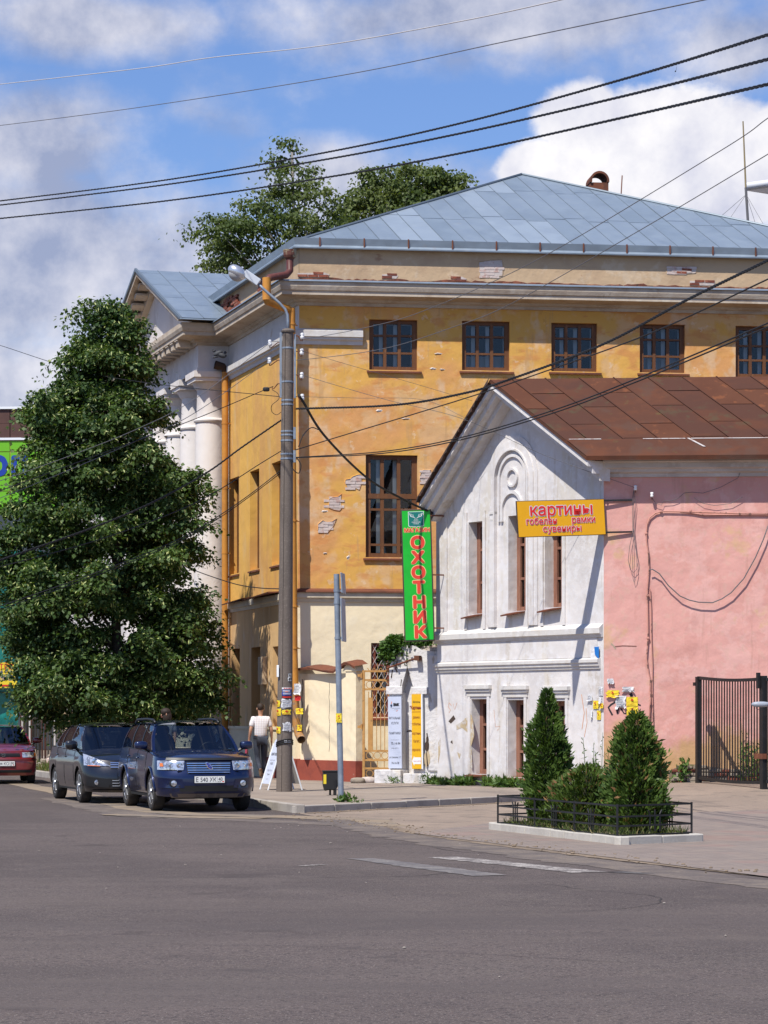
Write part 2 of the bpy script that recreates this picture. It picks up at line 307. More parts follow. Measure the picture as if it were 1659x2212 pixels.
WIREL = pmat('pale_wire', (.50, .47, .45), (), .6)
PORC = pmat('white_porcelain', (.80, .80, .80), (), .25, spec=.6)
SILV = pmat('silver_grey_metal', (.56, .58, .62), (), .3, metal=.7)
CHROME = pmat('chrome', (.80, .81, .83), (), .12, metal=1)
PAPER = pmat('white_paper', (.66, .66, .67), [((.50, .50, .52), 14, .55, .66, .5)], .9)
PAPY = pmat('yellow_paper', (.76, .58, .035), [((.62, .45, .03), 12, .56, .68, .5)], .85)
INK = pmat('black_ink', (.02, .02, .025), (), .8)
INKG = pmat('grey_ink', (.20, .20, .23), (), .8)
INKR = pmat('red_ink', (.55, .025, .022), (), .8)
INKB = pmat('blue_ink', (.035, .05, .26), (), .8)
GATEY = pmat('ochre_gate_paint', (.46, .245, .075), [((.36, .17, .05), 6, .48, .62, .6), ((.09, .07, .045), 5, .64, .70, .8)], .7, [(20, .003)])
REDP = pmat('red_plinth_paint', (.28, .062, .038), [((.22, .05, .034), 2, .46, .62, .7), ((.46, .30, .22), 6, .66, .71, .7)], .85, [(8, .006), (30, .002)])
# ------------------------------------------------------------ ground, road, pavements
def asphalt(name, dusty=0.0):
    lay = [((.072, .057, .053), .22, .42, .60, .7), ((.118, .095, .085), .8, .5, .64, .5), ((.115, .092, .078), 3.0, .53, .66, .45), ((.050, .041, .039), 32, .52, .60, .8), ((.25, .215, .19), 55, .58, .64, .75), ((.062, .050, .046), .9, .62, .68, .55), ((.175, .14, .11), .14, .55, .70, .6, (1, .45, 1)), ((.088, .072, .067), .5, .55, .64, .45, (.25, 1.5, 1)), ((.130, .105, .092), .35, .52, .68, .45, (.2, 1.1, 1)), ((.084, .068, .063), .28, .55, .68, .4, (.2, 1.3, 1))]
    col = (.108, .085, .077)
    if dusty: col = (.25, .195, .152); lay = [((.31, .238, .182), .5, .40, .6, .8, (1, .6, 1)), ((.15, .122, .10), 1.7, .52, .64, .6), ((.30, .24, .185), 5, .55, .66, .5), ((.11, .09, .08), 40, .56, .64, .6)]
    return pmat(name, col, lay, .93, [(90, .004), (6, .004)], spec=.25)
ASPH = asphalt('road_asphalt'); ASPD = asphalt('dusty_asphalt', .85)
DIRT = pmat('bare_earth', (.22, .165, .115), [((.14, .105, .075), 1.3, .45, .62, .7), ((.30, .24, .18), 6, .55, .68, .5)], .97, [(8, .02), (40, .006)])
DUST = pmat('road_dust', (.25, .19, .13), [((.17, .14, .115), 1.0, .42, .6, .8), ((.31, .25, .18), 5, .55, .68, .5)], .97, [(40, .004)])
SIDE = pmat('worn_sidewalk', (.28, .225, .18), [((.21, .17, .14), .7, .44, .62, .7), ((.33, .265, .21), 1.6, .52, .66, .6), ((.30, .17, .14), .45, .60, .68, .4, (1, 2, 1)), ((.16, .135, .12), 50, .58, .68, .5)], .95, [(40, .003), (5, .004)])
def pavermat():
    m = pmat('grey_red_pavers', (.30, .26, .23), (), .93); nt = m.node_tree; b = nt.nodes['Principled BSDF']
    pos = nd(nt, 'ShaderNodeNewGeometry').outputs[0]
    mp = nd(nt, 'ShaderNodeMapping', {0: pos, 2: (0, 0, R(38)), 3: (1, 1, 1)})
    br = nd(nt, 'ShaderNodeTexBrick', {0: mp.outputs[0], 'Color1': (.235, .19, .162, 1), 'Color2': (.195, .155, .132, 1), 'Mortar': (.14, .115, .098, 1), 'Scale': 1., 'Mortar Size': .006, 'Brick Width': .2, 'Row Height': .1, 'Bias': -.1})
    n = nd(nt, 'ShaderNodeTexNoise', {0: pos, 'Scale': .55, 'Detail': 2.}).outputs[0]
    n2 = nd(nt, 'ShaderNodeTexNoise', {0: pos, 'Scale': 2.5, 'Detail': 6.}).outputs[0]
    c = mixc(nt, mth(nt, 'MULTIPLY', smooth(nt, n, .57, .62), .28), br.outputs[0], (.30, .16, .13))
    c = mixc(nt, mth(nt, 'MULTIPLY', smooth(nt, n2, .45, .66), .6), c, (.26, .205, .165))
    nt.links.new(c, b.inputs['Base Color'])
    bn = nd(nt, 'ShaderNodeBump', {'Height': br.outputs[1], 'Strength': .5, 'Distance': .006}); bn.invert = True; nt.links.new(bn.outputs[0], b.inputs['Normal'])
    return m
PAVE = pavermat()
def sheet(name, pts, z, mat, kind='structure', **kw):
    m = MB(); m.quad(*[(x, y, z) for x, y in pts]); return m.build(name, mat, kind=kind, recalc=False, **kw)
m = MB(); m.quad((-700, -60, -.03), (700, -60, -.03), (700, 1500, -.03), (-700, 1500, -.03)); m.build('ground', DIRT, kind='structure', recalc=False)
# the street runs along (-.281, .960); kerb line starts at the corner (-1.5, 44.7)
ST = Vector((-.2807, .9598, 0)); K0 = Vector((-1.48, 44.75, 0)); K1 = K0 + ST * 60
sheet('road', [(-60, -30), (40, -30), (40, 26), (3.9, 27.1), (.33, 37.2), (-1.48, 44.75), (K1.x, K1.y), (K1.x + ST.x*90, K1.y + ST.y*90), (-90, 170), (-90, 20)], 0, ASPH)
# dusty apron and sloping yard drive
def yz(x, y):
    s = lambda t: max(0, min(1, t))**2*(3-2*max(0, min(1, t)))
    return .004 + .30*s((x-2.2)/4.2)*s((y-43)/10.5)
rows = []
for j in range(25):
    y = 33 + j*1.0; x0 = .33 - (y-37.2)*.24 if y > 37.2 else .33 + (37.2-y)*.353
    rows.append([(x0 + (22-x0)*(i/24)**1.3, y, yz(x0 + (22-x0)*(i/24)**1.3, y)) for i in range(25)])
m = MB(); m.grid(rows); m.build('yard_drive', ASPD, kind='structure', smooth=True)
# paved plaza round the planted bed
rows = []
pl = [((.40, 36.9), (1.62, 40.4)), ((1.0, 35.1), (3.6, 43.2)), ((1.75, 33.0), (6.2, 45.0)), ((2.6, 30.6), (9.5, 46.2)), ((3.3, 28.6), (14, 46.6)), ((4.3, 25.8), (24, 46.9))]
rows = [[(a[0]+(b[0]-a[0])*i/14, a[1]+(b[1]-a[1])*i/14, yz(a[0]+(b[0]-a[0])*i/14, a[1]+(b[1]-a[1])*i/14)+.012) for i in range(15)] for a, b in pl]
m = MB(); m.grid(rows); m.build('paved_plaza', PAVE, kind='structure', smooth=True)
# sidewalk: raised slab
SW = [(-1.38, 44.9), (.4, 47.4), (2.2, 50.05), (3.6, 52.1), (4.75, 53.7), (5.0, 56), (2.5, 62), (-1.5, 65)]
back = [(-12.6, 101.8), (-17.2, 100.4)]
poly = SW + [(-2.2, 66)] + [(-1.5-.2807*37, 65+.9598*37)] + [(K0.x+.1+ST.x*57, K0.y+.1+ST.y*57)]
m = MB(); n = len(poly); m.add([(x, y, .12) for x, y in poly] + [(x, y, -.02) for x, y in poly], [tuple(range(n))] + [(i, (i+1) % n, n+(i+1) % n, n+i) for i in range(n)])
m.build('sidewalk', SIDE, kind='structure')
# kerb stones along both edges: each stone a part of the kerb
def kerb(name, path, L, w, h, mat, label, inner=1):
    root = thing(name, label, 'kerb', path[0]); pts = [Vector(p) for p in path]
    for a, b in zip(pts, pts[1:]):
        d = (b-a); ln = d.length; d.normalize(); nrm = Vector((-d.y, d.x, 0))*inner; k = max(1, round(ln/L))
        for i in range(k):
            p = a + d*(ln*i/k+.006) + nrm*random.uniform(-.008, .008); q = MB(); dz = random.uniform(-.008, .006)
            q.box((p.x, p.y, -.02), d*(ln/k-.012), nrm*w, (0, 0, h+.02+dz)); q.build('kerb_stone', mat, root, bevel=.014)
    return root
tag(kerb('street_kerb', [K0, K0+ST*30], 1.0, .16, .15, KERB, 'worn concrete kerb beside the two dark parked cars', -1), kind='structure')
tag(kerb('low_kerb', [K0+Vector((.02, .0, 0)), V2(.4, 47.3), V2(2.2, 49.95), V2(3.6, 52.0), V2(4.7, 53.6)], 1.0, .12, .125, KERB, 'low dusty kerb of the sidewalk corner by the sign post', 1), kind='structure')
# dirt and dust lying along edges
def scatter_sheet(name, path, w, mat, z=.006, n=26):
    P = [Vector((*p, 0)) for p in path]; rows = []
    for i in range(n+1):
        t = i/n*(len(P)-1); k = min(int(t), len(P)-2); p = P[k].lerp(P[k+1], t-k); d = (P[k+1]-P[k]).normalized(); nr = Vector((-d.y, d.x, 0))
        a = w*(.35+.65*max(0, math.sin(math.pi*i/n))**.5)*random.uniform(.75, 1.15); b = w*random.uniform(.4, .7)
        rows.append([(p.x+nr.x*b, p.y+nr.y*b, z), (p.x, p.y, z+.003), (p.x-nr.x*a, p.y-nr.y*a, z)])
    q = MB(); q.grid(rows); return q.build(name, mat, kind='stuff', recalc=False, label='sandy dust lying along the road edge', base=(0, 0, 0))
scatter_sheet('road_dust', [(-9.4, 66), (-6.2, 54.5), (-3.4, 44.4), (-1.6, 43.3), (-.2, 42.0), (.1, 39.4)], .55, DUST, .006)
scatter_sheet('road_dust', [(-4.6, 44.0), (-3, 42.9), (-1.9, 42.3)], .45, DUST, .011)
scatter_sheet('edge_dirt', [(.1, 39.2), (.35, 37.6), (1.0, 35.2), (2.1, 32.0), (3.2, 29.0), (4.4, 26)], .17, DIRT, .008, 90)
scatter_sheet('edge_dirt', [(-1.3, 44.6), (.35, 47.1), (2.1, 49.7), (3.5, 51.8)], .16, DIRT, .010, 40)
DUSTA = pmat('dust_on_asphalt', (.165, .132, .108), [((.108, .088, .080), 1.4, .42, .56, .8), ((.215, .17, .13), 3.5, .54, .64, .6), ((.06, .05, .046), 35, .54, .62, .6)], .95, [(60, .004)])
scatter_sheet('road_dust', [(-1.2, 43.2), (-.5, 41), (.0, 38.3), (.6, 35.4), (1.7, 31.8), (2.8, 28.6), (4.0, 25)], .55, DUSTA, .0035, 70)
scatter_sheet('road_dust', [(-6.6, 53), (-4.9, 47.2), (-3.8, 43.6), (-2.0, 41.8), (-.6, 40)], .6, DUSTA, .0028, 50)
# clods, pebbles and litter
def pebbles(name, mat, regions, label, n=260, r0=.008, r1=.03):
    q = MB()
    for _ in range(n):
        (ax, ay), (bx, by), w, z = random.choice(regions); t = random.random(); r = random.uniform(r0, r1)*random.random()+r0
        x = ax+(bx-ax)*t+random.gauss(0, w); y = ay+(by-ay)*t+random.gauss(0, w)
        q.ball((x, y, z+r*.3), (r*random.uniform(.8, 1.6), r, r*.7), 1, 6, 4)
    return q.build(name, mat, kind='stuff', label=label, recalc=False, base=(0, 0, 0))
pebbles('gravel', DIRT, [((.3, 37.6), (3.8, 27.6), .14, .015), ((-1.2, 44.6), (2.2, 49.8), .12, .006), ((-1.2, 43.5), (.4, 38), .3, .006)], 'small clods and grit along the road edge', 380, .006, .018)
pebbles('grit', pmat('pale_grit', (.32, .28, .24), (), .9), [((-2, 41), (4, 30), .9, .004), ((-6, 40), (3, 18), 3., .004)], 'scattered pale grit on the asphalt', 70, .004, .008)
# crosswalk remains: worn paint, real sheets with broken edges
WPAINT = pmat('worn_road_paint', (.40, .365, .33), [((.15, .13, .12), 5, .44, .54, .9), ((.12, .10, .095), 30, .48, .58, .85)], .9)
WPAINTF = pmat('faded_road_paint', (.20, .18, .165), [((.11, .10, .10), 5, .44, .56, .85), ((.10, .09, .088), 45, .5, .6, .8)], .9)
def stripe(p0, p1, w0, w1, mat, label):
    q = MB(); rows = []; a, b = px(*p0), px(*p1)
    def gnd(u, v): Y = FPX*CAMH/(v-HY); return V2((u-CX)*Y/FPX, Y)
    a = gnd(*p0[:2]); b = gnd(*p1[:2]); d = (b-a).normalized(); nr = Vector((-d.y, d.x, 0))
    for i in range(41):
        p = a.lerp(b, i/40); w = w0+(w1-w0)*i/40
        rows.append([(p.x+nr.x*(w/2+random.uniform(-.03, .03)), p.y+nr.y*(w/2+random.uniform(-.03, .03)), .005), (p.x-nr.x*(w/2+random.uniform(-.03, .03)), p.y-nr.y*(w/2+random.uniform(-.03, .03)), .005)])
    q.grid(rows); tag(q.build('crosswalk_stripe', mat, None, recalc=False, base=(a.x, a.y, 0)), label, 'road marking', 'worn crosswalk stripes on the asphalt')
stripe((955, 1852, 0), (1275, 1885, 0), .36, .40, WPAINT, 'brightest worn white stripe on the asphalt in front of the planted bed')
stripe((778, 1855, 0), (1060, 1892, 0), .34, .42, WPAINTF, 'long faded grey stripe beside the brighter white one')
stripe((652, 1871, 0), (700, 1868, 0), .14, .10, WPAINT, 'short white dash farthest from the planted bed')
stripe((1330, 1884, 0), (1400, 1888, 0), .25, .2, WPAINTF, 'faint short dash nearest the paved plaza')
CRK = pmat('road_crack', (.045, .038, .036), (), .95)
def crack(x, y, ang, L, w):
    q = MB(); rows = []; n = int(L/.12)
    for i in range(n): ang += random.uniform(-.28, .28); x += .12*math.cos(ang); y += .12*math.sin(ang); ww = w*random.uniform(.4, 1.2)*min(1, i/4, (n-i)/4); rows.append([(x-ww*math.sin(ang), y+ww*math.cos(ang), .0045), (x+ww*math.sin(ang), y-ww*math.cos(ang), .0045)])
    q.grid(rows); q.build('road_crack', CRK, kind='stuff', recalc=False, label='fine crack in the asphalt', base=(0, 0, 0))
for a in ((-5.2, 33, .2, 6, .010), (-2.5, 27, -.25, 7, .010), (1.2, 22, .3, 5, .007), (-1.8, 19.2, .1, 4, .006), (-3.9, 38.5, -.1, 5, .012), (.5, 33.5, -1.0, 4, .010)): crack(*a)
# verge with grass beyond the red car
sheet('verge', [(K0.x+ST.x*22.2+.17, K0.y+ST.y*22.2), (K0.x+ST.x*22.2+1.6, K0.y+ST.y*22.2+.45), (K0.x+ST.x*52+2.5, K0.y+ST.y*52+.6), (K0.x+ST.x*52+.2, K0.y+ST.y*52)], .127, DIRT)

# ------------------------------------------------------------ builders for walls and windows
def wall(mb, F, t0, t1, z0, z1, ops, depth):
    """rectangular wall with openings (t0,t1,z0,z1); adds reveals"""
    ts = sorted({t0, t1} | {min(max(o[i], t0), t1) for o in ops for i in (0, 1)}); zs = sorted({z0, z1} | {min(max(o[i], z0), z1) for o in ops for i in (2, 3)})
    for a, b in zip(ts, ts[1:]):
        for c, d in zip(zs, zs[1:]):
            if any(o[0]-1e-6 <= a and b <= o[1]+1e-6 and o[2]-1e-6 <= c and d <= o[3]+1e-6 for o in ops): continue
            mb.quad(F.pt(a, c), F.pt(b, c), F.pt(b, d), F.pt(a, d))
    for a, b, c, d in ops:
        c = max(c, z0); d = min(d, z1)
        for p, q in (((a, c), (a, d)), ((a, d), (b, d)), ((b, d), (b, c)), ((b, c), (a, c))):
            mb.quad(F.pt(*p), F.pt(*q), F.pt(*q, -depth), F.pt(*p, -depth))
def window(parent, F, o, depth, cols, rows, mat, fw=.07, sill=.07, sillmat=None, inner=True, curtain=0, label=None, bars=None, transom=None):
    """wooden window: frame mesh > pane per light, sill, inner sash, dark room"""
    t0, t1, z0, z1 = o; d0 = -depth; q = MB()
    ts = [t0+(t1-t0)*c for c in cols]; zs = [z0+(z1-z0)*c for c in rows]
    lights = []
    for i in range(len(ts)-1):
        for j in range(len(zs)-1): lights.append((ts[i], ts[i+1], zs[j], zs[j+1]))
    g = fw*.45
    for i, t in enumerate(ts):
        w = fw*(.5 if 0 < i < len(ts)-1 else .75); a = t if i == 0 else t-2*w if i == len(ts)-1 else t-w
        q.fbox(F, a, a+2*w, z0, z1, d0, d0+.075)
    for j, z in enumerate(zs):
        w = fw*(.32 if 0 < j < len(zs)-1 else .6)
        if transom is not None and j == transom: w = fw*.7
        a = z if j == 0 else z-2*w if j == len(zs)-1 else z-w
        q.fbox(F, t0+.01, t1-.01, a, a+2*w, d0+.003, d0+(.09 if j == transom else .068))
    wo = q.build('window', mat, parent, label=label)
    for (a, b, c, d) in lights:
        p = MB(); p.quad(F.pt(a, c, d0+.03), F.pt(b, c, d0+.03), F.pt(b, d, d0+.03), F.pt(a, d, d0+.03)); p.build('pane', GLASS, wo, recalc=False)
    if inner:
        p = MB(); w = .045
        for i in range(len(ts)):
            a = max(t0, min(t1-2*w, ts[i]-w-(.075 if i else 0))); p.fbox(F, a, a+2*w, z0, z1, d0-.14, d0-.10)
        for j in (0, len(zs)-1) + ((transom,) if transom else ()): p.fbox(F, t0+.002, t1-.002, max(z0, min(z1-2*w, zs[j]-w)), max(z0, min(z1-2*w, zs[j]-w))+2*w, d0-.198, d0-.158)
        p.build('inner_sash', INNERW, wo)
    if curtain:
        p = MB(); rows_ = []
        for i in range(25):
            t = t0+(t1-t0)*i/24; rows_.append([F.pt(t, z0, d0-.26+.02*math.sin(i*1.9)), F.pt(t, z0+(z1-z0)*curtain, d0-.26+.02*math.sin(i*1.9))])
        p.grid(rows_); p.build('curtain', CURT, wo, recalc=False, smooth=True)
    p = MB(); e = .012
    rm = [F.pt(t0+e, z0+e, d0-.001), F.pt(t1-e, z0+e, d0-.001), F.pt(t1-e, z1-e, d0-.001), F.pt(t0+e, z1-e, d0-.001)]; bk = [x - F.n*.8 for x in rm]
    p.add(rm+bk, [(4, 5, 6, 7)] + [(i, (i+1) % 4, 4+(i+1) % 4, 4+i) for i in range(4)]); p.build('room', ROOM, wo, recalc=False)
    if sill:
        p = MB(); a, b = t0-.06, t1+.10
        vs = [F.pt(a, z0+.002, d0+.06), F.pt(b, z0+.002, d0+.06), F.pt(b, z0-.035, sill), F.pt(a, z0-.035, sill), F.pt(b, z0-.075, sill), F.pt(a, z0-.075, sill), F.pt(a, z0-.04, d0+.06), F.pt(b, z0-.04, d0+.06)]
        p.add(vs, [(0, 1, 2, 3), (3, 2, 4, 5), (0, 3, 5, 6), (1, 7, 4, 2), (6, 5, 4, 7)]); p.build('sill', sillmat or RUSTS, wo)
    return wo
def opening(F, u0, v0, u1, v1, uv=None):
    """photo rectangle on plane F -> (t0,t1,z0,z1)"""
    a = F.hit(u0, v0); b = F.hit(u1, v1); um = (u0+u1)/2
    return (F.T(u0), F.T(u1), F.hit(um, v1)[1], F.hit(um, v0)[1])
def inpoly(x, y, P):
    c = False; j = len(P)-1
    for i in range(len(P)):
        if (P[i][1] > y) != (P[j][1] > y) and x < (P[j][0]-P[i][0])*(y-P[i][1])/(P[j][1]-P[i][1])+P[i][0]: c = not c
        j = i
    return c
def brick_patch(parent, F, P, bmat, mortar=MORT, rim=None, bl=.25, bh=.068, miss=.06, proud=.007, d=.004, rimh=.016):
    """exposed brickwork: mortar bed, single bricks, broken plaster rim"""
    q = MB(); q.prism(F, P, -.02, d); bed = q.build('mortar_bed', mortar, parent)
    tc = sum(p[0] for p in P)/len(P); zc = sum(p[1] for p in P)/len(P)
    z = min(p[1] for p in P); row = 0; base = {}
    while z < max(p[1] for p in P):
        t = min(p[0] for p in P) - (bl/2 if row % 2 else 0)
        while t < max(p[0] for p in P):
            for (L) in (bl,):
                if inpoly(t+L/2, z+bh/2, P) and random.random() > miss:
                    k = random.randrange(4)
                    if k not in base:
                        q = MB(); jt = lambda: random.uniform(-.006, .006); w, h = bl-.014, bh-.012
                        vs = [F.d*(x+jt()) + Vector((0, 0, zz+jt())) + F.n*dd for dd in (-.01, proud+.008*random.random()) for x, zz in ((0, 0), (w, 0), (w, h), (0, h))]
                        q.add(vs, [(0, 3, 2, 1), (4, 5, 6, 7), (0, 1, 5, 4), (1, 2, 6, 5), (2, 3, 7, 6), (3, 0, 4, 7)])
                        b = q.build('brick', bmat, bed, base=None, local=True); base[k] = b
                    else: b = share(base[k], bed, 'brick')
                    p = F.pt(t, z, d*.5) - ROOT[parent.name]; b.location = p
            t += bl
        z += bh; row += 1
    if rim:
        q = MB(); n = len(P); vs = []
        for i, (t, zz) in enumerate(P):
            k = 1.0 + .05*random.random(); vs += [F.pt(tc+(t-tc)*k, zc+(zz-zc)*k, rimh), F.pt(tc+(t-tc)*k*1.0, zc+(zz-zc)*k, .0), F.pt(tc+(t-tc)*(k+.09), zc+(zz-zc)*(k+.09), -.002)]
        fs = []
        for i in range(n):
            j = (i+1) % n; fs += [(3*i, 3*j, 3*j+1, 3*i+1), (3*i, 3*i+2, 3*j+2, 3*j)]
        q.add(vs, fs); q.build('broken_plaster_edge', rim, bed)
    return bed
def blotch(cu, cv, ru, rv, n=14, jit=.25):
    return [(cu+ru*math.cos(2*math.pi*i/n)*random.uniform(1-jit, 1+jit), cv+rv*math.sin(2*math.pi*i/n)*random.uniform(1-jit, 1+jit)) for i in range(n)]
# ------------------------------------------------------------ yellow two-storey building with portico
def sweep(mb, pts, prof, closed_prof=True):
    """profile (d outward, z) along a plan polyline, mitred; outward is to the side (-dy, dx)"""
    P = [Vector((p[0], p[1], 0)) for p in pts]; nr = []
    for a, b in zip(P, P[1:]): d = (b-a).normalized(); nr.append(Vector((-d.y, d.x, 0)))
    rows = []
    for i, p in enumerate(P):
        n1 = nr[max(i-1, 0)]; n2 = nr[min(i, len(nr)-1)]; mt = (n1+n2)/(1+n1.dot(n2))
        rows.append([(p.x+mt.x*d, p.y+mt.y*d, z) for d, z in prof])
    if closed_prof: rows = [r+[r[0]] for r in rows]
    mb.grid(rows); k = len(prof)
    if closed_prof:
        mb.add(rows[0][:k], [tuple(range(k))]); mb.add(rows[-1][:k], [tuple(range(k))])
    return mb
def clip_poly(P, a, b):
    """keep the part of P left of a->b"""
    out = []; sd = lambda p: (b[0]-a[0])*(p[1]-a[1])-(b[1]-a[1])*(p[0]-a[0])
    for i in range(len(P)):
        p, q = P[i], P[(i+1) % len(P)]; s1, s2 = sd(p), sd(q)
        if s1 >= 0: out.append(p)
        if s1*s2 < 0: k = s1/(s1-s2); out.append((p[0]+(q[0]-p[0])*k, p[1]+(q[1]-p[1])*k))
    return out
def sheet_roof(roof, O, a, b, outline, cw, rl, mats, seam, pick=None, seamh=.024, seamw=.016, jit=.004, stag=.5, a_off=0):
    """metal roof: one thin sheet object per panel, standing seams between"""
    O, a, b = Vector(O), Vector(a), Vector(b); nrm = a.cross(b).normalized()
    if nrm.z < 0: nrm = -nrm
    A0 = min(p[0] for p in outline); A1 = max(p[0] for p in outline); B1 = max(p[1] for p in outline)
    area = sum(outline[i][0]*outline[(i+1) % len(outline)][1]-outline[(i+1) % len(outline)][0]*outline[i][1] for i in range(len(outline)))
    OL = outline if area > 0 else outline[::-1]
    def clip(P):
        for i in range(len(OL)):
            if len(P) < 3: return []
            P = clip_poly(P, OL[i], OL[(i+1) % len(OL)])
        return P if len(P) > 2 else []
    x = A0+a_off-cw; ci = 0
    while x < A1:
        y = -rl*(stag if ci % 2 else 0) - random.uniform(0, .15)*rl
        while y < B1:
            P = clip([(x+.004, y+.012), (x+cw-.004, y+.012), (x+cw-.004, y+rl-.012), (x+.004, y+rl-.012)])
            if P:
                h = .012+random.uniform(0, jit); tl = random.uniform(-.004, .004); q = MB(); n = len(P)
                lp = lambda p, e: O + a*p[0] + b*p[1] + nrm*(e+tl*(p[0]-x)/cw)
                q.add([lp(p, h) for p in P] + [lp(p, -.01) for p in P], [tuple(range(n))] + [(i, (i+1) % n, n+(i+1) % n, n+i) for i in range(n)])
                q.build('roof_sheet', pick(ci, y, mats) if pick else random.choice(mats), roof)
            y += rl
        P = clip([(x-seamw/2, -1), (x+seamw/2, -1), (x+seamw/2, B1+1), (x-seamw/2, B1+1)])
        if P:
            n = len(P); sm = MB(); sm.add([O+a*p[0]+b*p[1]+nrm*e for e in (0, seamh) for p in P], [tuple(range(n, 2*n))] + [(i, (i+1) % n, n+(i+1) % n, n+i) for i in range(n)]); sm.build('standing_seam', seam, roof)
        x += cw; ci += 1

FR = Fr((-2.046, 63, 0), (.9917, .1288), (.13, -.99)); FL = Fr((-2.046, 63, 0), (-.2807, .9598), (-.96, -.28))
YB = thing('yellow_building', 'old yellow two-storey building with a blue-grey metal roof and white columned portico', 'building', (-2.046, 63, .1))
LR, LL, PT0, PT1, PD = 14.8, 34., 7.25, 18.0, .83
ZB = FR.hit(720, 1273)[1]                                        # belt course
ups = [(797.6, 690.4, 901.6, 799.4), (998, 693.7, 1101, 800.4), (1191, 697.8, 1290, 802.5), (1382, 700.5, 1480, 805), (1589, 704.5, 1690, 815)]
oU = [opening(FR, *w) for w in ups]
oB = [opening(FR, 790, 983, 902, 1204)]; oB += [(oB[0][0]+d, oB[0][1]+d, oB[0][2], oB[0][3]) for d in (2.25, 4.4, 6.5)]
oG = [opening(FR, 801.7, 1389, 876, 1549)]
mU = [(FL.T(u1), FL.T(u0), FL.hit((u0+u1)/2, vb)[1], FL.hit((u0+u1)/2, vt)[1]) for u0, u1, vt, vb in ((496, 516, 1032, 1239), (540, 560, 1015, 1231), (587, 607, 998, 1218))]
zt = sum(o[3] for o in mU)/3; zb = sum(o[2] for o in mU)/3; oM = [(o[0], o[1], zb, zt) for o in mU]
oL = [(FL.T(b), FL.T(a), .95, FL.hit((a+b)/2, v)[1]) for a, b, v in ((501, 518, 1401), (543, 562, 1398), (589, 607, 1396))]
q = MB(); wall(q, FR, 0, LR, ZB, 11.5, oU+oB, .17); q.build('wall', YEL, YB, label='peeling yellow plaster wall above the belt')
q = MB(); wall(q, FR, 0, LR, .05, ZB, oG, .17); q.build('wall', CREAM, YB, label='cream painted ground-floor wall')
q = MB(); wall(q, FL, 0, PT0+.2, ZB, 10.8, oM, .27); q.build('wall', YELL, YB, label='streaked ochre side wall above the belt')
q = MB(); wall(q, FL, 0, PT0+.2, 1.35, ZB, [(a, b, max(c, 1.36), d) for a, b, c, d in oL], .36); q.build('wall', OCHRE, YB, label='stained ochre ground-floor side wall')
q = MB(); wall(q, FL, 0, PT0, .05, 1.35, [], .3); q.fbox(FL, 0, PT0, .05, 1.30, .0, .06); q.build('plinth', CREAM, YB)
q = MB(); q.fbox(FL, -.08, PT0, 1.30, 1.37, -.02, .09); q.build('plinth_ledge', CREAM, YB)
q = MB(); q.fbox(FL, -.06, 3.2, .05, .62, .06, .10); q.fbox(FR, -.10, 1.4, .05, .62, 0, .05); q.build('red_plinth', REDP, YB)
q = MB(); wall(q, FL, 0, PT0+.2, 10.8, 11.5, [], .3); q.fbox(FR, -.004, .035, 10.8, 11.5, -.1, .006); q.build('frieze', WFRI, YB)
q = MB(); wall(q, FL, PT0, LL, .05, 10.8, [], .3)
B1 = FR.pt(LR, 0); B2 = B1 + FL.d*LL; B3 = FL.pt(LL, 0)
for a, b in ((B1, B2), (B2, B3)): q.quad((a.x, a.y, .05), (b.x, b.y, .05), (b.x, b.y, 12.9), (a.x, a.y, 12.9))
q.build('wall', WFRI, YB)
# string course: full on the side wall, short return on the front
q = MB(); prof = [(0, 10.44), (.03, 10.44), (.05, 10.52), (.10, 10.56), (.10, 10.60), (.14, 10.62), (.14, 10.76), (0, 10.82)]
sweep(q, [FR.pt(FR.T(783), 0), FR.pt(0, 0), FL.pt(PT0, 0)], prof); q.build('string_course', WHTT, YB)
# belt course with rusty flashing
q = MB(); sweep(q, [FR.pt(LR, 0), FR.pt(0, 0), FL.pt(PT0, 0)], [(0, ZB-.30), (.03, ZB-.30), (.05, ZB-.22), (.10, ZB-.20), (.10, ZB-.06), (0, ZB-.02)]); q.build('belt_course', pmat('belt_plaster', (.60, .53, .41), [((.46, .39, .29), 2, .48, .64, .7)], .9), YB)
q = MB(); sweep(q, [FR.pt(LR, 0), FR.pt(0, 0), FL.pt(1.0, 0)], [(0, ZB+.02), (.14, ZB-.035), (.15, ZB-.075), (.14, ZB-.08), (0, ZB-.01)]); q.build('belt_flashing', RUSTS, YB)
for a, b, lift in ((1.5, 4.2, .10), (4.6, 6.9, .02)):
    q = MB(); q.add([FL.pt(a, ZB+.02), FL.pt(b, ZB-.0), FL.pt(b, ZB-.09, .26+lift), FL.pt(a, ZB-.03+lift*.3, .26+lift), FL.pt(a, ZB-.01), FL.pt(b, ZB-.03), FL.pt(b, ZB-.12, .25+lift), FL.pt(a, ZB-.06+lift*.3, .25+lift)], [(0, 1, 2, 3), (7, 6, 5, 4), (0, 3, 7, 4), (1, 5, 6, 2), (3, 2, 6, 7)])
    q.build('loose_flashing', RUSTS, YB)
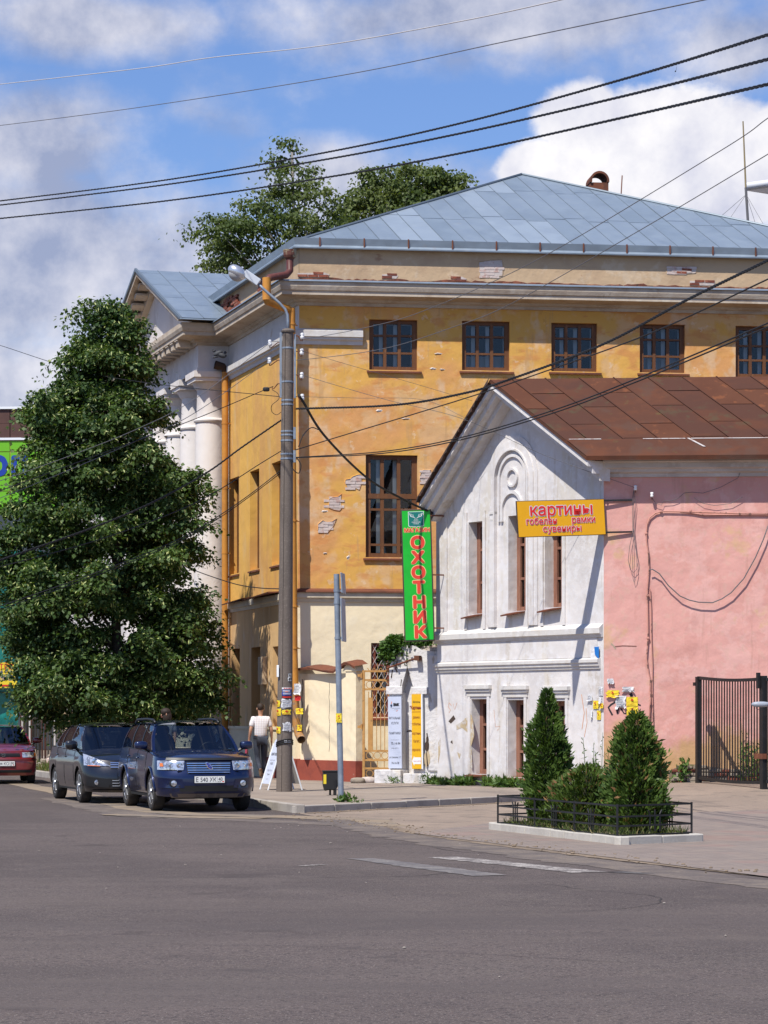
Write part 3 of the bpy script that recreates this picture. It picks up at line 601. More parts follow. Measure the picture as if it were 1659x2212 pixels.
# main cornice runs round the portico as well
CP = [FR.pt(LR, 0), FR.pt(0, 0), FL.pt(PT0, 0), FL.pt(PT0, 0, PD), FL.pt(PT1, 0, PD), FL.pt(PT1, 0), FL.pt(LL, 0)]
q = MB(); sweep(q, CP, [(0, 11.36), (.05, 11.36), (.06, 11.43), (.12, 11.45), (.15, 11.50), (.50, 11.545), (.50, 11.63), (.53, 11.65), (.56, 11.74), (.56, 11.86), (0, 11.95)]); q.build('cornice', CORN, YB)
q = MB(); sweep(q, CP[:3], [(0, 11.985), (.60, 11.875), (.605, 11.845), (.58, 11.865), (0, 11.955)]); q.build('cornice_flashing', ROOFZ, YB)
FRa, FLa = FR.off(-.04), FL.off(-.04)
q = MB(); wall(q, FRa, .04, LR, 11.9, 12.85, [], .2); wall(q, FLa, .04, 9.6, 11.9, 12.85, [], .2); q.build('attic_wall', BEIGE, YB)
q = MB(); EP = [FR.pt(LR+.3, 0), FR.pt(0, 0), FL.pt(10.4, 0)]
sweep(q, EP, [(-.05, 12.74), (.08, 12.715), (.135, 12.70), (.14, 12.73), (.08, 12.80), (-.05, 12.90)]); q.build('eaves_strip', ROOFZ, YB)
q = MB(); sweep(q, EP, [(.06, 12.79), (.09, 12.79), (.12, 12.95), (.105, 12.955)]); q.build('gutter', ROOFZ, YB)
for i in range(14):
    q = MB(); t = .5+i*1.06; q.fbox(FR, t, t+.03, 12.75, 12.965, .075, .135); q.build('gutter_bracket', RUSTS, YB)
# hip roof
nm = (FR.n+FL.n)/(1+FR.n.dot(FL.n)); E0 = FR.o + nm*.07; E0.z = 12.86
E1 = FR.pt(LR, 12.86, .07); AP = Vector((3.61, 69.7, 15.80)); d2 = AP-E0
det = FR.d.x*FL.d.y-FR.d.y*FL.d.x; ta = (d2.x*FL.d.y-d2.y*FL.d.x)/det; sa = (FR.d.x*d2.y-FR.d.y*d2.x)/det
bv = FL.d + Vector((0, 0, (AP.z-E0.z)/sa)); tm = (E1-E0).dot(FR.d)
A2 = AP + FL.d*20; E3 = FL.pt(LL, 12.86, .16); E2 = E1 + FL.d*LL
q = MB(); q.add([E0, E1, AP, A2, E3, E2], [(0, 1, 2), (0, 2, 3, 4), (1, 5, 3, 2), (5, 4, 3)]); roof = q.build('roof', pmat('zinc_joint', (.10, .125, .15), (), .6, metal=.3), YB)
ZL = pmat('zinc_roof_bright', (.33, .39, .45), [((.285, .34, .40), 1.2, .44, .62, .7)], .38, [(2, .012)], metal=.35, rvar=.06)
ZD = pmat('zinc_roof_dull', (.235, .29, .35), [((.20, .25, .305), 1, .44, .62, .7)], .45, [(2, .012)], metal=.35, rvar=.06)
SEAM = pmat('zinc_seam', (.17, .205, .24), (), .5, metal=.4)
LIGHTC = {6, 7, 11, 12, 13}
sheet_roof(roof, E0, FR.d, bv, [(0, 0), (tm, 0), (ta, sa)], .52, 2.35, [ROOFZ, ROOFZ, ZD], SEAM, lambda c, y, mm: ZL if c in LIGHTC and random.random() < .8 else random.choice(mm), stag=.0)
q = MB(); q.tube([E0+Vector((0, 0, .03)), AP+Vector((0, 0, .04)), E1+Vector((0, 0, .03))], .035, 6); q.tube([AP+Vector((0, 0, .03)), A2+Vector((0, 0, .03))], .035, 6); q.build('ridge_cap', SEAM, roof)
# rusty vent hood, stick and mast on the roof
c = px(1295, 415, 71.4); q = MB(); Fc = Fr((c.x, c.y, 0), (1, .1), (0, -1)); w = .245
q.fbox(Fc, -w, w, c.z-.9, c.z+.26, -.6, 0); q.build('vent_box', RUSTS, roof)
q = MB(); q.ring(Fc, 0, c.z+.30, .205, .262, -.64, .05, -8, 188, 18); q.build('vent_hood', RUSTS, roof)
q = MB(); c = px(1340, 420, 71.2); q.tube([c-Vector((0, 0, .4)), px(1344, 379, 71.2)], .018, 6); q.build('roof_stick', WOODL, roof)
# windows of the front
POT = pmat('clay_pot', (.30, .12, .06), (), .8)
for i, o in enumerate(oU):
    cols = [0, .335, .635, 1]; rows = [0, .345, .69, 1] if i < 4 else [0, .34, .62, 1]
    window(YB, FR, o, .17, cols, rows, WOOD, .075, .06, RUSTS, curtain=(0, .33, 0, .4, 0)[i])
for o in oB: window(YB, FR, o, .17, [0, .325, .645, 1], [0, .125, .47, .60, 1], WOOD, .085, .06, RUSTS, transom=3)
gw = window(YB, FR, oG[0], .14, [0, .5, 1], [0, .36, .70, 1], WOODR, .075, .07, WOODR)
q = MB(); o = oG[0]; k = 0; W_, H_ = o[1]-o[0], o[3]-o[2]
for s in (-1, 1):
    for i in range(-6, 8):
        P = [(i*.16 + (0 if s > 0 else W_), 0), (i*.16 + (0 if s > 0 else W_)+s*H_*.55, H_)]
        (x0, y0), (x1, y1) = P; tt = [0., 1.]
        for b in (0, W_):
            if abs(x1-x0) > 1e-6: tt.append((b-x0)/(x1-x0))
        tt = sorted(t for t in tt if -1e-6 <= t <= 1+1e-6)
        for ta_, tb_ in zip(tt, tt[1:]):
            xm = x0+(x1-x0)*(ta_+tb_)/2
            if 0 < xm < W_: q.tube([FR.pt(o[0]+x0+(x1-x0)*t, o[2]+y0+(y1-y0)*t, -.05) for t in (ta_, tb_)], .006, 4)
q.build('lattice_grille', WIREL, gw)
for o in oM: window(YB, FL, o, .27, [0, .5, 1], [0, .33, .64, 1], WOOD, .09, .04, RUSTS, curtain=.55)
for o in oL: window(YB, FL, (o[0], o[1], 1.36, o[3]), .36, [0, .5, 1], [0, .4, .7, 1], WOOD, .09, 0)
# exposed brick patches with broken plaster rims
def fpatch(F, pts): return [F.hit(u, v) for u, v in pts]
brick_patch(YB, FR, fpatch(FR, [(746, 1041), (747, 1036), (757, 1034), (761, 1030), (772, 1026), (778, 1025), (782, 1028), (780, 1045), (776, 1058), (768, 1054), (757, 1056), (750, 1052)]), BRICKW, rim=YEL)
brick_patch(YB, FR, fpatch(FR, [(711, 1078), (720, 1074), (730, 1073), (737, 1068), (736, 1085), (738, 1098), (733, 1103), (722, 1101), (711, 1097)]), BRICKW, rim=YEL)
brick_patch(YB, FR, fpatch(FR, [(688, 1132), (697, 1124), (705, 1128), (718, 1126), (726, 1121), (720, 1136), (708, 1150), (695, 1151), (687, 1145)]), BRICKW, rim=YEL)
brick_patch(YB, FR, fpatch(FR, [(908, 1025), (915, 1015), (930, 1016), (936, 1030), (934, 1046), (912, 1044), (907, 1036)]), BRICKW, rim=YEL)
brick_patch(YB, FRa, fpatch(FRa, [(1035, 567), (1060, 563), (1084, 562), (1086, 578), (1085, 596), (1060, 599), (1038, 600), (1036, 584)]), BRICKW, miss=.05, rimh=.012, rim=BEIGE)
brick_patch(YB, FRa, fpatch(FRa, [(1440, 578), (1470, 576), (1506, 578), (1502, 590), (1460, 593), (1442, 590)]), BRICKW, rimh=.012, rim=BEIGE)
brick_patch(YB, FRa, fpatch(FRa, [(1462, 582), (1492, 580), (1494, 590), (1464, 591)]), BRICK, d=.012, miss=.0)
for a, b, c, d in ((643, 712, 590, 596), (825, 860, 593, 599), (985, 1008, 599, 606), (1490, 1545, 607, 614)):
    brick_patch(YB, FRa, fpatch(FRa, [(a, c), (b-10, c-1), (b, (c+d)/2), (b-4, d+3), (a, d+2)]), BRICK, miss=.1, d=.01)
brick_patch(YB, FRa, fpatch(FRa, [(1140, 540), (1205, 542), (1200, 549), (1150, 548)]), BRICK, miss=.2)
brick_patch(YB, FLa, [(6.0, 11.98), (8.6, 11.98), (8.8, 12.45), (7.6, 12.66), (6.4, 12.6), (6.1, 12.3)], BRICK, mortar=pmat('dark_hole', (.05, .03, .02), (), .95), proud=.05, miss=.12)
brick_patch(YB, FLa, [(3.6, 12.05), (4.0, 12.0), (4.2, 12.4), (4.1, 12.7), (3.7, 12.6)], BRICK, miss=.1)
# ragged line of bared brick along the foot of the attic
q = MB(); n_ = 150; lo = [(.05+(LR-.1)*i/n_, 11.93) for i in range(n_+1)]; w_ = 0; hi = []
for i in range(n_+1): w_ = max(.02, min(.10, w_+random.uniform(-.022, .022))); hi.append((lo[i][0], 11.985+w_*(1 if random.random() < .85 else .3)))
q.grid([[FRa.pt(t, z, .012) for t, z in lo], [FRa.pt(t, z, .012) for t, z in hi], [FRa.pt(t, z+.006, 0) for t, z in hi]]); q.build('bared_brick_line', pmat('dark_bared_brick', (.13, .045, .028), [((.26, .09, .05), 5, .5, .58, .8), ((.05, .03, .02), 4, .55, .62, .7)], .95, [(20, .01)]), YB)
# loose bulges and holes in the plaster
for (u, v, w, h) in ((946, 765, 5, 1.2), (936, 797, 4, 1.4), (955, 799, 4, 1.2), (818, 888, 4, 2), (700, 1105, 5, 1.3), (1085, 893, 2, 1), (702, 1196, 3, 1.2), (878, 905, 6, 1), (752, 1205, 2, 3)):
    t, z = FR.hit(u, v); s = 63/FPX; q = MB(); P = blotch(0, 0, w*s, h*s, 10, .4)
    n = len(P); q.add([FR.pt(t+a, z+b+abs(b)*.3, .018 if b > 0 else .002) for a, b in P] + [FR.pt(t+a*1.5, z+b*1.6+.01, 0) for a, b in P], [tuple(range(n))] + [(i, (i+1) % n, n+(i+1) % n, n+i) for i in range(n)])
    q.build('plaster_flake', MORT if h < 1.3 else WFRI, YB)
# ---- portico
q = MB(); q.fbox(FL, PT0+.02, PT1, .05, 2.0, -.1, PD+.04); q.build('portico_plinth', CREAM, YB)
q = MB(); q.fbox(FL, PT0, PT1, 10.68, 11.4, -.1, PD); q.fbox(FL, PT0-.02, PT1+.02, 10.68, 10.74, -.1, PD+.03); q.build('entablature', WFRI, YB)
COLW = pmat('column_whitewash', (.70, .65, .615), [((.60, .54, .50), 1.2, .48, .64, .7, (1, 1, .4)), ((.44, .37, .31), 2.4, .63, .72, .5, (1, 1, .4)), ((.67, .64, .62), 4, .5, .66, .4)], .9, [(4, .01), (30, .002)])
for i in range(6):
    tc = 12.6+(i-2.5)*1.95; c = FL.pt(tc, 0, PD-.44); q = MB()
    q.lathe((c.x, c.y, 0), [(.50, 2.0), (.50, 2.12), (.455, 2.2), (.445, 3.5), (.43, 6), (.405, 8), (.395, 9.36), (.43, 9.38), (.445, 9.42), (.43, 9.46), (.375, 9.48), (.355, 10.2), (.37, 10.25)], 28)
    co = q.build('column', COLW, YB, smooth='auto')
    q = MB(); q.lathe((c.x, c.y, 0), [(.36, 10.22), (.40, 10.26), (.47, 10.38), (.48, 10.42)], 28); q.fbox(FL, tc-.52, tc+.52, 10.42, 10.52, PD-.96, PD+.08); q.fbox(FL, tc-.56, tc+.56, 10.52, 10.68, PD-1.0, PD+.12); q.build('capital', COLW, co)
for i in range(17):
    t = PT0+.35+i*.62; q = MB(); q.fbox(FL, t, t+.30, 11.34, 11.535, PD+.02, PD+.46); q.fbox(FL, t-.02, t+.32, 11.50, 11.542, PD+.02, PD+.49); q.build('modillion', CORN, YB)
zA, zE, tA, OV = 14.15, 11.95, 12.6, PD+.62; tE0, tE1 = 6.55, 18.65; sl = (zA-zE)/(tA-tE0)
q = MB(); q.prism(FL, [(PT0, 11.9), (PT1, 11.9), (tA, 11.9+sl*(tA-PT0)*1.0)], PD-.3, PD-.05); q.build('tympanum', WFRI, YB)
for s in (-1, 1):
    a = tE0 if s < 0 else tE1
    q = MB(); q.prism(FL, [(a, zE), (tA, zA), (tA, zA-.16), (a+s*-.42, zE-.02)], PD-.25, OV-.02); q.prism(FL, [(a-s*.5, zE-.02+.18), (tA, zA-.15), (tA, zA-.40), (a-s*1.05, zE+.02)], PD-.25, PD+.12); q.build('raking_cornice', CORN, YB)
    for i in range(9):
        t = a - s*(1.35+i*.55); z = zE+sl*abs(t-a)-.16; q = MB()
        q.prism(FL, [(t-.15, z-sl*.15*(1 if s > 0 else -1)*1), (t+.15, z+sl*.15*(-1 if s > 0 else 1)), (t+.15, z-.17+sl*.15*(-1 if s > 0 else 1)), (t-.15, z-.17-sl*.15*(-1 if s > 0 else 1))], PD-.04, PD+.47); q.build('modillion', CORN, YB)
q = MB(); inn = -6.0
q.add([FL.pt(tE0, zE, OV), FL.pt(tA, zA+.01, OV), FL.pt(tE1, zE, OV), FL.pt(tE0, zE, inn), FL.pt(tA, zA+.01, inn), FL.pt(tE1, zE, inn)], [(0, 3, 4, 1), (1, 4, 5, 2)]); pr = q.build('portico_roof', ROOFZ, YB)
Lr = math.hypot(tA-tE0, zA-zE); sheet_roof(pr, FL.pt(tE0, zE+.002, OV), -FL.n, (FL.d*(tA-tE0)+Vector((0, 0, zA-zE)))/Lr, [(0, 0), (6.5, 0), (6.5, Lr), (0, Lr)], .62, 1.7, [ROOFZ, ROOFZ, ZD], SEAM, stag=.35)
q = MB(); q.prism(FL, [(tE0-.06, zE-.05), (tE0-.04, zE+.03), (tA, zA+.06), (tA, zA-.03)], OV-.03, OV+.03); q.prism(FL, [(tE1+.06, zE-.05), (tE1+.04, zE+.03), (tA, zA+.06), (tA, zA-.03)], OV-.03, OV+.03); q.build('verge_strip', SEAM, pr)
q = MB(); q.add([FL.pt(tE0-.12, 11.90, OV+.05), FL.pt(tE0-.12, 11.90, -.03), FL.pt(tE0+1.2, 12.36, -.03), FL.pt(tE0+1.2, 12.36, OV-.5), FL.pt(tE0-.10, 11.94, OV+.05)], [(0, 1, 2, 3), (0, 3, 4)]); q.build('valley_sheet', ZD, pr)
# drainpipes
DP = thing('drainpipe', 'ochre drainpipe beside the nearest white column with a broken open top', 'drainpipe', FL.pt(7.05, .2, .15))
q = MB(); q.tube([FL.pt(7.05, .35, .15), FL.pt(7.05, 10.72, .15)], .085, 12); q.build('pipe', PIPEO, DP, smooth='auto')
for z in (1.6, 4.2, 5.9, 7.6, 9.3):
    q = MB(); q.lathe(FL.pt(7.05, z, .15), [(.092, -.02), (.092, .02)], 12); q.fbox(FL, 7.03, 7.07, z-.012, z+.012, 0, .1); q.build('pipe_clip', PIPEO, DP)
q = MB(); tp = FL.pt(7.05, 10.68, .15); q.tube([tp, tp+Vector((-.05, -.05, .10)), tp+Vector((-.26, -.1, .15))], [.09, .10, .115], 12, caps=False); q.build('broken_outlet', pmat('blackish_pipe', (.05, .028, .018), (), .8), DP)  # open outlet coloured blackish brown all over
DQ = thing('drainpipe', 'cranked brown and ochre drainpipe at the building corner behind the concrete pole', 'drainpipe', px(640, 1684, 62.6))
q = MB(); a = px(626, 540, 62.55); q.lathe((a.x, a.y, a.z-.30), [(.085, 0), (.09, .08), (.13, .12), (.15, .17), (.16, .30)], 14); q.build('rain_funnel', pmat('peeling_funnel', (.12, .045, .032), [((.34, .31, .20), 6, .5, .58, .8)], .7), DQ)
q = MB(); q.tube([px(626, 560, 62.55), px(626, 585, 62.5), px(618, 594, 62.4), px(582, 600, 61.95), px(577, 606, 61.9)], .085, 12); q.build('pipe', PIPEB, DQ, smooth='auto')
q = MB(); q.tube([px(576, 600, 61.9), px(576, 648, 61.9)], .10, 12); q.tube([px(576, 640, 61.9), px(577, 650, 61.9), px(622, 668, 62.55), px(629, 676, 62.6)], .095, 12); q.tube([px(629, 666, 62.6), px(631, 1000, 62.6), px(634, 1400, 62.6), px(637, 1500, 62.6)], .095, 12); q.build('pipe', PIPEO, DQ, smooth='auto')
q = MB(); q.tube([px(637, 1495, 62.6), px(640, 1560, 62.55), px(645, 1585, 62.5), px(651, 1598, 62.25)], .10, 12, caps=False); q.build('pipe_foot', pmat('peeling_ochre_pipe', (.36, .17, .045), [((.19, .13, .09), 6, .46, .56, .8), ((.30, .27, .25), 9, .56, .64, .6)], .8), DQ, smooth='auto')
for v in (700, 990, 1125, 1310, 1400, 1530):
    p = px(632+(v-990)*.008, v, 62.6); q = MB(); q.lathe((p.x, p.y, p.z-.02), [(.105, 0), (.105, .04)], 12); q.box((p.x, p.y, p.z-.012), (.12, .25, 0), (.02, 0, 0), (0, 0, .02)); q.build('pipe_clip', PIPEO, DQ)
# ------------------------------------------------------------ white and pink gabled house
WL = Vector((1.19, 59.2, 0)); WD = Vector((.534, -.845, 0)).normalized(); WLEN = 6.13
FW = Fr(WL, WD, (-.845, -.534)); WC = FW.pt(WLEN, 0)
FP = Fr(WC, (.997, -.075), (-.08, -1)); PLEN = 13.0
WH = thing('gabled_house', 'white gable-fronted house with pink side wall and rusty sheet roof', 'house', (WC.x, WC.y, .1))
tAp, zAp, OVW = 2.93, 8.73, .60
def wo(u0, u1, v0, v1, um=None): um = um or (u0+u1)/2; return (FW.T(u0), FW.T(u1), FW.hit(um, v1)[1], FW.hit(um, v0)[1])
oUp = [wo(1012, 1043, 1127, 1326), wo(1098, 1135.5, 1113, 1320), wo(1177, 1214.5, 1127, 1312)]
oLo = [wo(1018, 1052, 1510, 1672), wo(1096.6, 1132, 1512, 1679), wo(1183, 1221, 1514, 1686)]
DEP = .30
q = MB(); ZG = 6.25
wall(q, FW, 0, WLEN, .05, ZG, oUp+oLo, DEP); q.prism(FW, [(0, ZG), (WLEN, ZG), (WLEN, 6.75), (tAp, zAp-.12), (0, 6.36)], -.3, 0)
q.build('gable_wall', WHT, WH)
# other walls
q = MB(); wall(q, FP, 0, PLEN, .05, 6.6, [], .3); q.build('side_wall', PINK, WH, label='pink plastered side wall with damp stained foot')
q = MB(); a = FW.pt(0, 0); b = FP.pt(PLEN, 0); c = a + FP.d*PLEN
for s, e in ((a, c), (b, c)): q.quad((s.x, s.y, .05), (e.x, e.y, .05), (e.x, e.y, 6.3), (s.x, s.y, 6.3))
q.build('rear_wall', WHT, WH)
# bands on the gable front
q = MB()
def band(z0, z1, prof, t0=-.0, t1=None, m=None):
    F = FW; t1 = WLEN if t1 is None else t1; k = len(prof); rows = []
    for t in (t0, t1): rows.append([F.pt(t, z, d) for d, z in prof])
    mm = m or MB(); mm.grid([r+[r[0]] for r in rows]); mm.add(rows[0], [tuple(range(k))]); mm.add(rows[1], [tuple(range(k))]); return mm
band(0, 0, [(0, 3.24), (.04, 3.24), (.06, 3.30), (.10, 3.32), (.10, 3.43), (.0, 3.52)], -.08, WLEN-.02).build('upper_band', WHTT, WH)
band(0, 0, [(0, 2.60), (.03, 2.60), (.035, 2.65), (.06, 2.66), (.065, 2.71), (.09, 2.73), (.09, 2.79), (0, 2.83)], -.05, WLEN-.1).build('lower_band', WHTT, WH)
q = MB(); q.fbox(FW, 0, .42, 3.5, 6.2, 0, .035); q.fbox(FW, 0.02, WLEN-.2, 2.83, 3.25, 0, .02); q.build('corner_pilaster', WHT, WH)
for i, o in enumerate(oUp):
    for s in (0, 1):
        if i != 1:
            q = MB(); t = o[0]-.13 if s == 0 else o[1]+.03; q.fbox(FW, t, t+.10, 3.52, o[3]+.22, 0, .035); q.build('window_strip', WHT, WH)
for o in oLo:
    m_ = MB(); t0, t1, z = o[0]-.13, o[1]+.13, o[3]
    for (d0, a, b) in ((.03, z+.06, z+.16), (.06, z+.16, z+.22), (.09, z+.22, z+.30)): m_.fbox(FW, t0-d0*.6, t1+d0*.6, a, b, 0, d0)
    m_.build('window_hood', WHTT, WH)
    m_ = MB(); m_.fbox(FW, t0+.02, o[0]-.02, o[2], z+.06, 0, .025); m_.fbox(FW, o[1]+.02, t1-.02, o[2], z+.06, 0, .025); m_.build('window_strip', WHT, WH)
zc = 6.70
for r0, r1, d in ((.80, .92, .03), (.64, .80, .055), (.60, .64, .085), (.46, .52, .045)):
    q = MB(); q.ring(FW, tAp, zc, r0, r1, 0, d, legs=(zc-3.55 if r1 > .6 else .9)); q.build('arch_moulding', WHT, WH, smooth=False)
q = MB(); q.ring(FW, tAp, 6.72, .16, .205, 0, .05, 0, 360, 24); q.build('arch_medallion', WHT, WH)
q = MB(); q.ring(FW, tAp-.02, 6.05, .33, .40, 0, .05, 0, 180, 20, legs=.25); q.build('small_arch', WHT, WH)
q = MB(); q.fbox(FW, tAp-.82, tAp-.60, 5.98, 6.03, 0, .07); q.fbox(FW, tAp-.80, tAp-.62, 5.84, 5.89, 0, .06); q.build('arch_impost', WHTT, WH)
for o in oUp: window(WH, FW, o, DEP, [0, .5, 1], [0, .345, .70, 1], WOODL, .085, 0, inner=False, curtain=1.0)
for o in oLo: window(WH, FW, o, DEP, [0, .5, 1], [0, .33, .66, 1], WOODL, .085, 0, inner=False, curtain=1.0)
for i, o in enumerate(oUp+oLo[:2]):
    q = MB(); a, b = o[0]-.06, o[1]-.02; z = o[2]; sag = .03 if i < 3 else -.02
    q.add([FW.pt(a, z+.01, -.2), FW.pt(b, z+.02, -.2), FW.pt(b, z-.03, .16), FW.pt(a, z-.05-sag, .17), FW.pt(a, z-.03, -.2), FW.pt(b, z-.02, -.2), FW.pt(b, z-.06, .155), FW.pt(a, z-.08-sag, .165)], [(0, 1, 2, 3), (7, 6, 5, 4), (0, 3, 7, 4), (1, 5, 6, 2), (3, 2, 6, 7)])
    q.build('loose_sill', RUSTS, WH)
# roof: ridge runs along the pink side
AW = FW.pt(tAp, zAp+.04, OVW); EW = px(1266.5, 986.5, 53.55); LW = FW.pt(.12, 6.42, OVW); RD = FP.d
th = Vector((0, 0, -.07)); RL = 13.0
q = MB()
for a, b in ((AW, EW), (AW, LW)):
    v = [a, a+RD*RL, b+RD*RL, b]; q.add(v+[p+th for p in v], [(0, 1, 2, 3), (7, 6, 5, 4), (0, 3, 7, 4), (3, 2, 6, 7)])
rw = q.build('roof', RUST, WH)
RUST2 = pmat('rusty_roof_dark', (.077, .035, .025), [((.10, .040, .024), 1.1, .46, .62, .7, (1, 1.8, 1)), ((.075, .06, .035), 2.6, .55, .68, .6)], .9, [(2, .03), (.7, .05)], spec=.12)
RUST3 = pmat('rusty_roof_red', (.102, .042, .025), [((.09, .036, .022), 1.1, .46, .62, .7), ((.22, .08, .035), 4, .56, .68, .5)], .9, [(2, .03), (.7, .05)], spec=.12)
sv = EW-AW; Ls = sv.length; sv = sv/Ls
sheet_roof(rw, AW, RD, sv, [(0, 0), (RL, 0), (RL, Ls*.80), (0, Ls*.80)], .72, Ls*.40, [RUST, RUST2, RUST3], RUST2, seamh=.035, seamw=.026, stag=.45, a_off=.45)
q = MB(); o_ = AW+sv*Ls*.80; nn = RD.cross(sv).normalized(); nn = nn if nn.z > 0 else -nn
q.add([o_+nn*.03, o_+RD*RL+nn*.03, EW+RD*RL+nn*.02, EW+nn*.02, EW-Vector((0, 0, .06)), EW+RD*RL-Vector((0, 0, .06))], [(0, 1, 2, 3), (3, 2, 5, 4)]); q.build('eaves_sheet', RUST, rw)
SEALM = pmat('pale_sealant', (.46, .42, .40), [((.3, .2, .17), 8, .5, .62, .7)], .9)
for a, b in ((.05, .7), (1.55, 2.4), (2.52, 5.2), (5.4, 8)): q = MB(); q.box(o_+RD*a+nn*.034, RD*(b-a), sv*.03, nn*.008); q.build('sealant_strip', SEALM, rw)
q = MB(); q.box(o_+RD*2.44+nn*.034, RD*.05, sv*.42+RD*.10, nn*.010); q.build('sealant_strip', SEALM, rw)
# raking cornice under the verge: white boards, stepped
for a, b, nm_ in ((AW, EW, 'right'), (AW, LW, 'left')):
    q = MB(); dn = Vector((0, 0, -1)); inn = -FW.n
    for (i0, i1, z0, z1) in ((.03, OVW, .07, .19), (.16, OVW, .19, .33), (.34, OVW, .33, .47)):
        p = [a+inn*i0+dn*z0, b+inn*i0+dn*z0, b+inn*i0+dn*z1, a+inn*i0+dn*z1]; r = [a+inn*i1+dn*z0, b+inn*i1+dn*z0, b+inn*i1+dn*z1, a+inn*i1+dn*z1]
        q.add(p+r, [(0, 1, 2, 3), (7, 6, 5, 4), (0, 3, 7, 4), (1, 5, 6, 2), (3, 2, 6, 7), (0, 4, 5, 1)])
    q.build('raking_cornice', WHT, WH)
q = MB(); rg = []
for i in range(60):
    f = i/59; p = AW.lerp(LW, f); w = random.uniform(-.035, .03); rg.append([p+Vector((0, 0, .05))+FW.n*.02, p+Vector((0, 0, -.07+w))+FW.n*(.05+random.uniform(0, .03)), p+Vector((0, 0, -.08+w))-FW.n*.1])
q.grid(rg); q.build('ragged_verge', pmat('rotten_verge', (.035, .022, .018), [((.09, .04, .025), 9, .5, .62, .7)], .9), rw)
# cornice under the pink eaves
k = [(0, 6.48), (.04, 6.48), (.05, 6.55), (.13, 6.58), (.14, 6.63), (.21, 6.66), (.22, 6.76), (.28, 6.78), (.28, 6.90), (0, 6.95)]
q = MB(); rows = [[FP.pt(t, z+.0, d) for d, z in k] for t in (-.02, PLEN)]; q.grid([r+[r[0]] for r in rows]); q.add(rows[0], [tuple(range(len(k)))]); q.build('eaves_cornice', pmat('grey_cornice_wash', (.52, .48, .45), [((.40, .35, .32), 2.2, .46, .62, .7, (.5, 1, 1.4)), ((.60, .57, .55), 5, .55, .66, .5)], .9, [(8, .006)]), WH)
q = MB(); q.add([FW.pt(WLEN-.05, .4, .012), FP.pt(.22, .4, .02), FP.pt(.16, 2.6, .02), FP.pt(.03, 3.3, .02), FW.pt(WLEN-.01, 3.3, .012)], [(0, 1, 2, 3, 4)]); 
# exposed rubble at the foot of the pink wall
zf = lambda t: yz(FP.pt(t, 0).x, FP.pt(t, 0).y)
q = MB(); P = [(1.35, .1), (1.3, .52), (1.55, .62), (1.75, .66), (1.95, .64), (2.2, .60), (2.9, .52), (3.6, .48), (4.6, .42), (4.7, .1)]; q.prism(FP, P, -.05, .004); bed = q.build('mortar_bed', DIRT, WH)
z = .16; r = 0
while z < .64:
    t = 1.36+(.1 if r % 2 else 0); h = random.uniform(.075, .10)
    while t < 4.6:
        L = random.uniform(.16, .34)
        if inpoly(t+L/2, z+h*.6, P):
            q = MB(); jt = lambda: random.uniform(-.012, .012); dp = random.uniform(.03, .08)
            vs = [FP.pt(t+a+jt(), z+b+jt(), d) for d in (-.04, dp) for a, b in ((0, 0), (L-.02, 0), (L-.02, h-.015), (0, h-.015))]
            q.add(vs, [(0, 3, 2, 1), (4, 5, 6, 7), (0, 1, 5, 4), (1, 2, 6, 5), (2, 3, 7, 6), (3, 0, 4, 7)]); q.build('rubble_stone', random.choice([STONE, STONE, BRICK]), bed, bevel=.012)
        t += L
    z += h; r += 1
# fallen plaster spots and stains on the gable wall (thin broken plaster layers)
OCB = pmat('bared_ochre_plaster', (.47, .37, .23), [((.56, .53, .50), 4, .48, .56, .8), ((.36, .24, .13), 7, .55, .64, .6)], .95, [(12, .01)])
DKH = pmat('dark_crack', (.06, .04, .03), (), .98)
for pts, mt in (([(1012, 1548), (1017, 1541), (1022, 1560), (1024, 1590), (1018, 1612), (1012, 1605), (1014, 1585), (1004, 1577), (998, 1572), (986, 1577), (985, 1566), (997, 1560), (1003, 1553)], OCB), ([(969, 1558), (980, 1545), (984, 1553), (974, 1563)], DKH), ([(973, 1603), (977, 1599), (978, 1607)], DKH), ([(943, 1603), (952, 1593), (951, 1625), (947, 1650), (941, 1640), (939, 1622)], OCB), ([(988, 1625), (996, 1628), (992, 1640)], OCB), ([(1012, 1650), (1018, 1610), (1020, 1660)], OCB)):
    P = [FW.hit(max(u, 947), v) for u, v in pts]; q = MB(); q.prism(FW, P, -.01, .004); q.build('fallen_plaster_spot', mt, WH)
# ------------------------------------------------------------ cream yard wall with rusty coping
FCW = Fr((-1.98, 62.95, 0), (1.45, -2.1), (-.8, -.6)); LCW = 2.02
CW = thing('yard_wall', 'low cream yard wall with red plinth and rusty sheet coping beside the ochre iron gate', 'wall', (-1.98, 62.95, .12))
q = MB(); q.fbox(FCW, 0, LCW, .1, 2.62, -.15, 0); q.build('wall', CREAM, CW)
q = MB(); q.fbox(FCW, -.05, LCW, .1, .60, -.3, .05); q.build('plinth', REDP, CW)
q = MB(); PR = [(2.5, .1), (2.85, .1), (2.85, 2.66), (2.78, 2.78), (2.6, 2.82), (2.5, 2.74)]; q.fbox(FCW, LCW, LCW+.42, .1, 2.66, -.13, .06); q.prism(FCW, [(LCW-.1, 2.66), (LCW+.46, 2.66), (LCW+.40, 2.80), (LCW+.22, 2.86), (LCW, 2.78)], -.14, .08); q.build('gate_pier', CREAM, CW)
q = MB(); q.fbox(FCW, LCW-.02, LCW+.44, .1, .60, -.12, .085); q.build('pier_plinth', REDP, CW)
q = MB(); rows = []
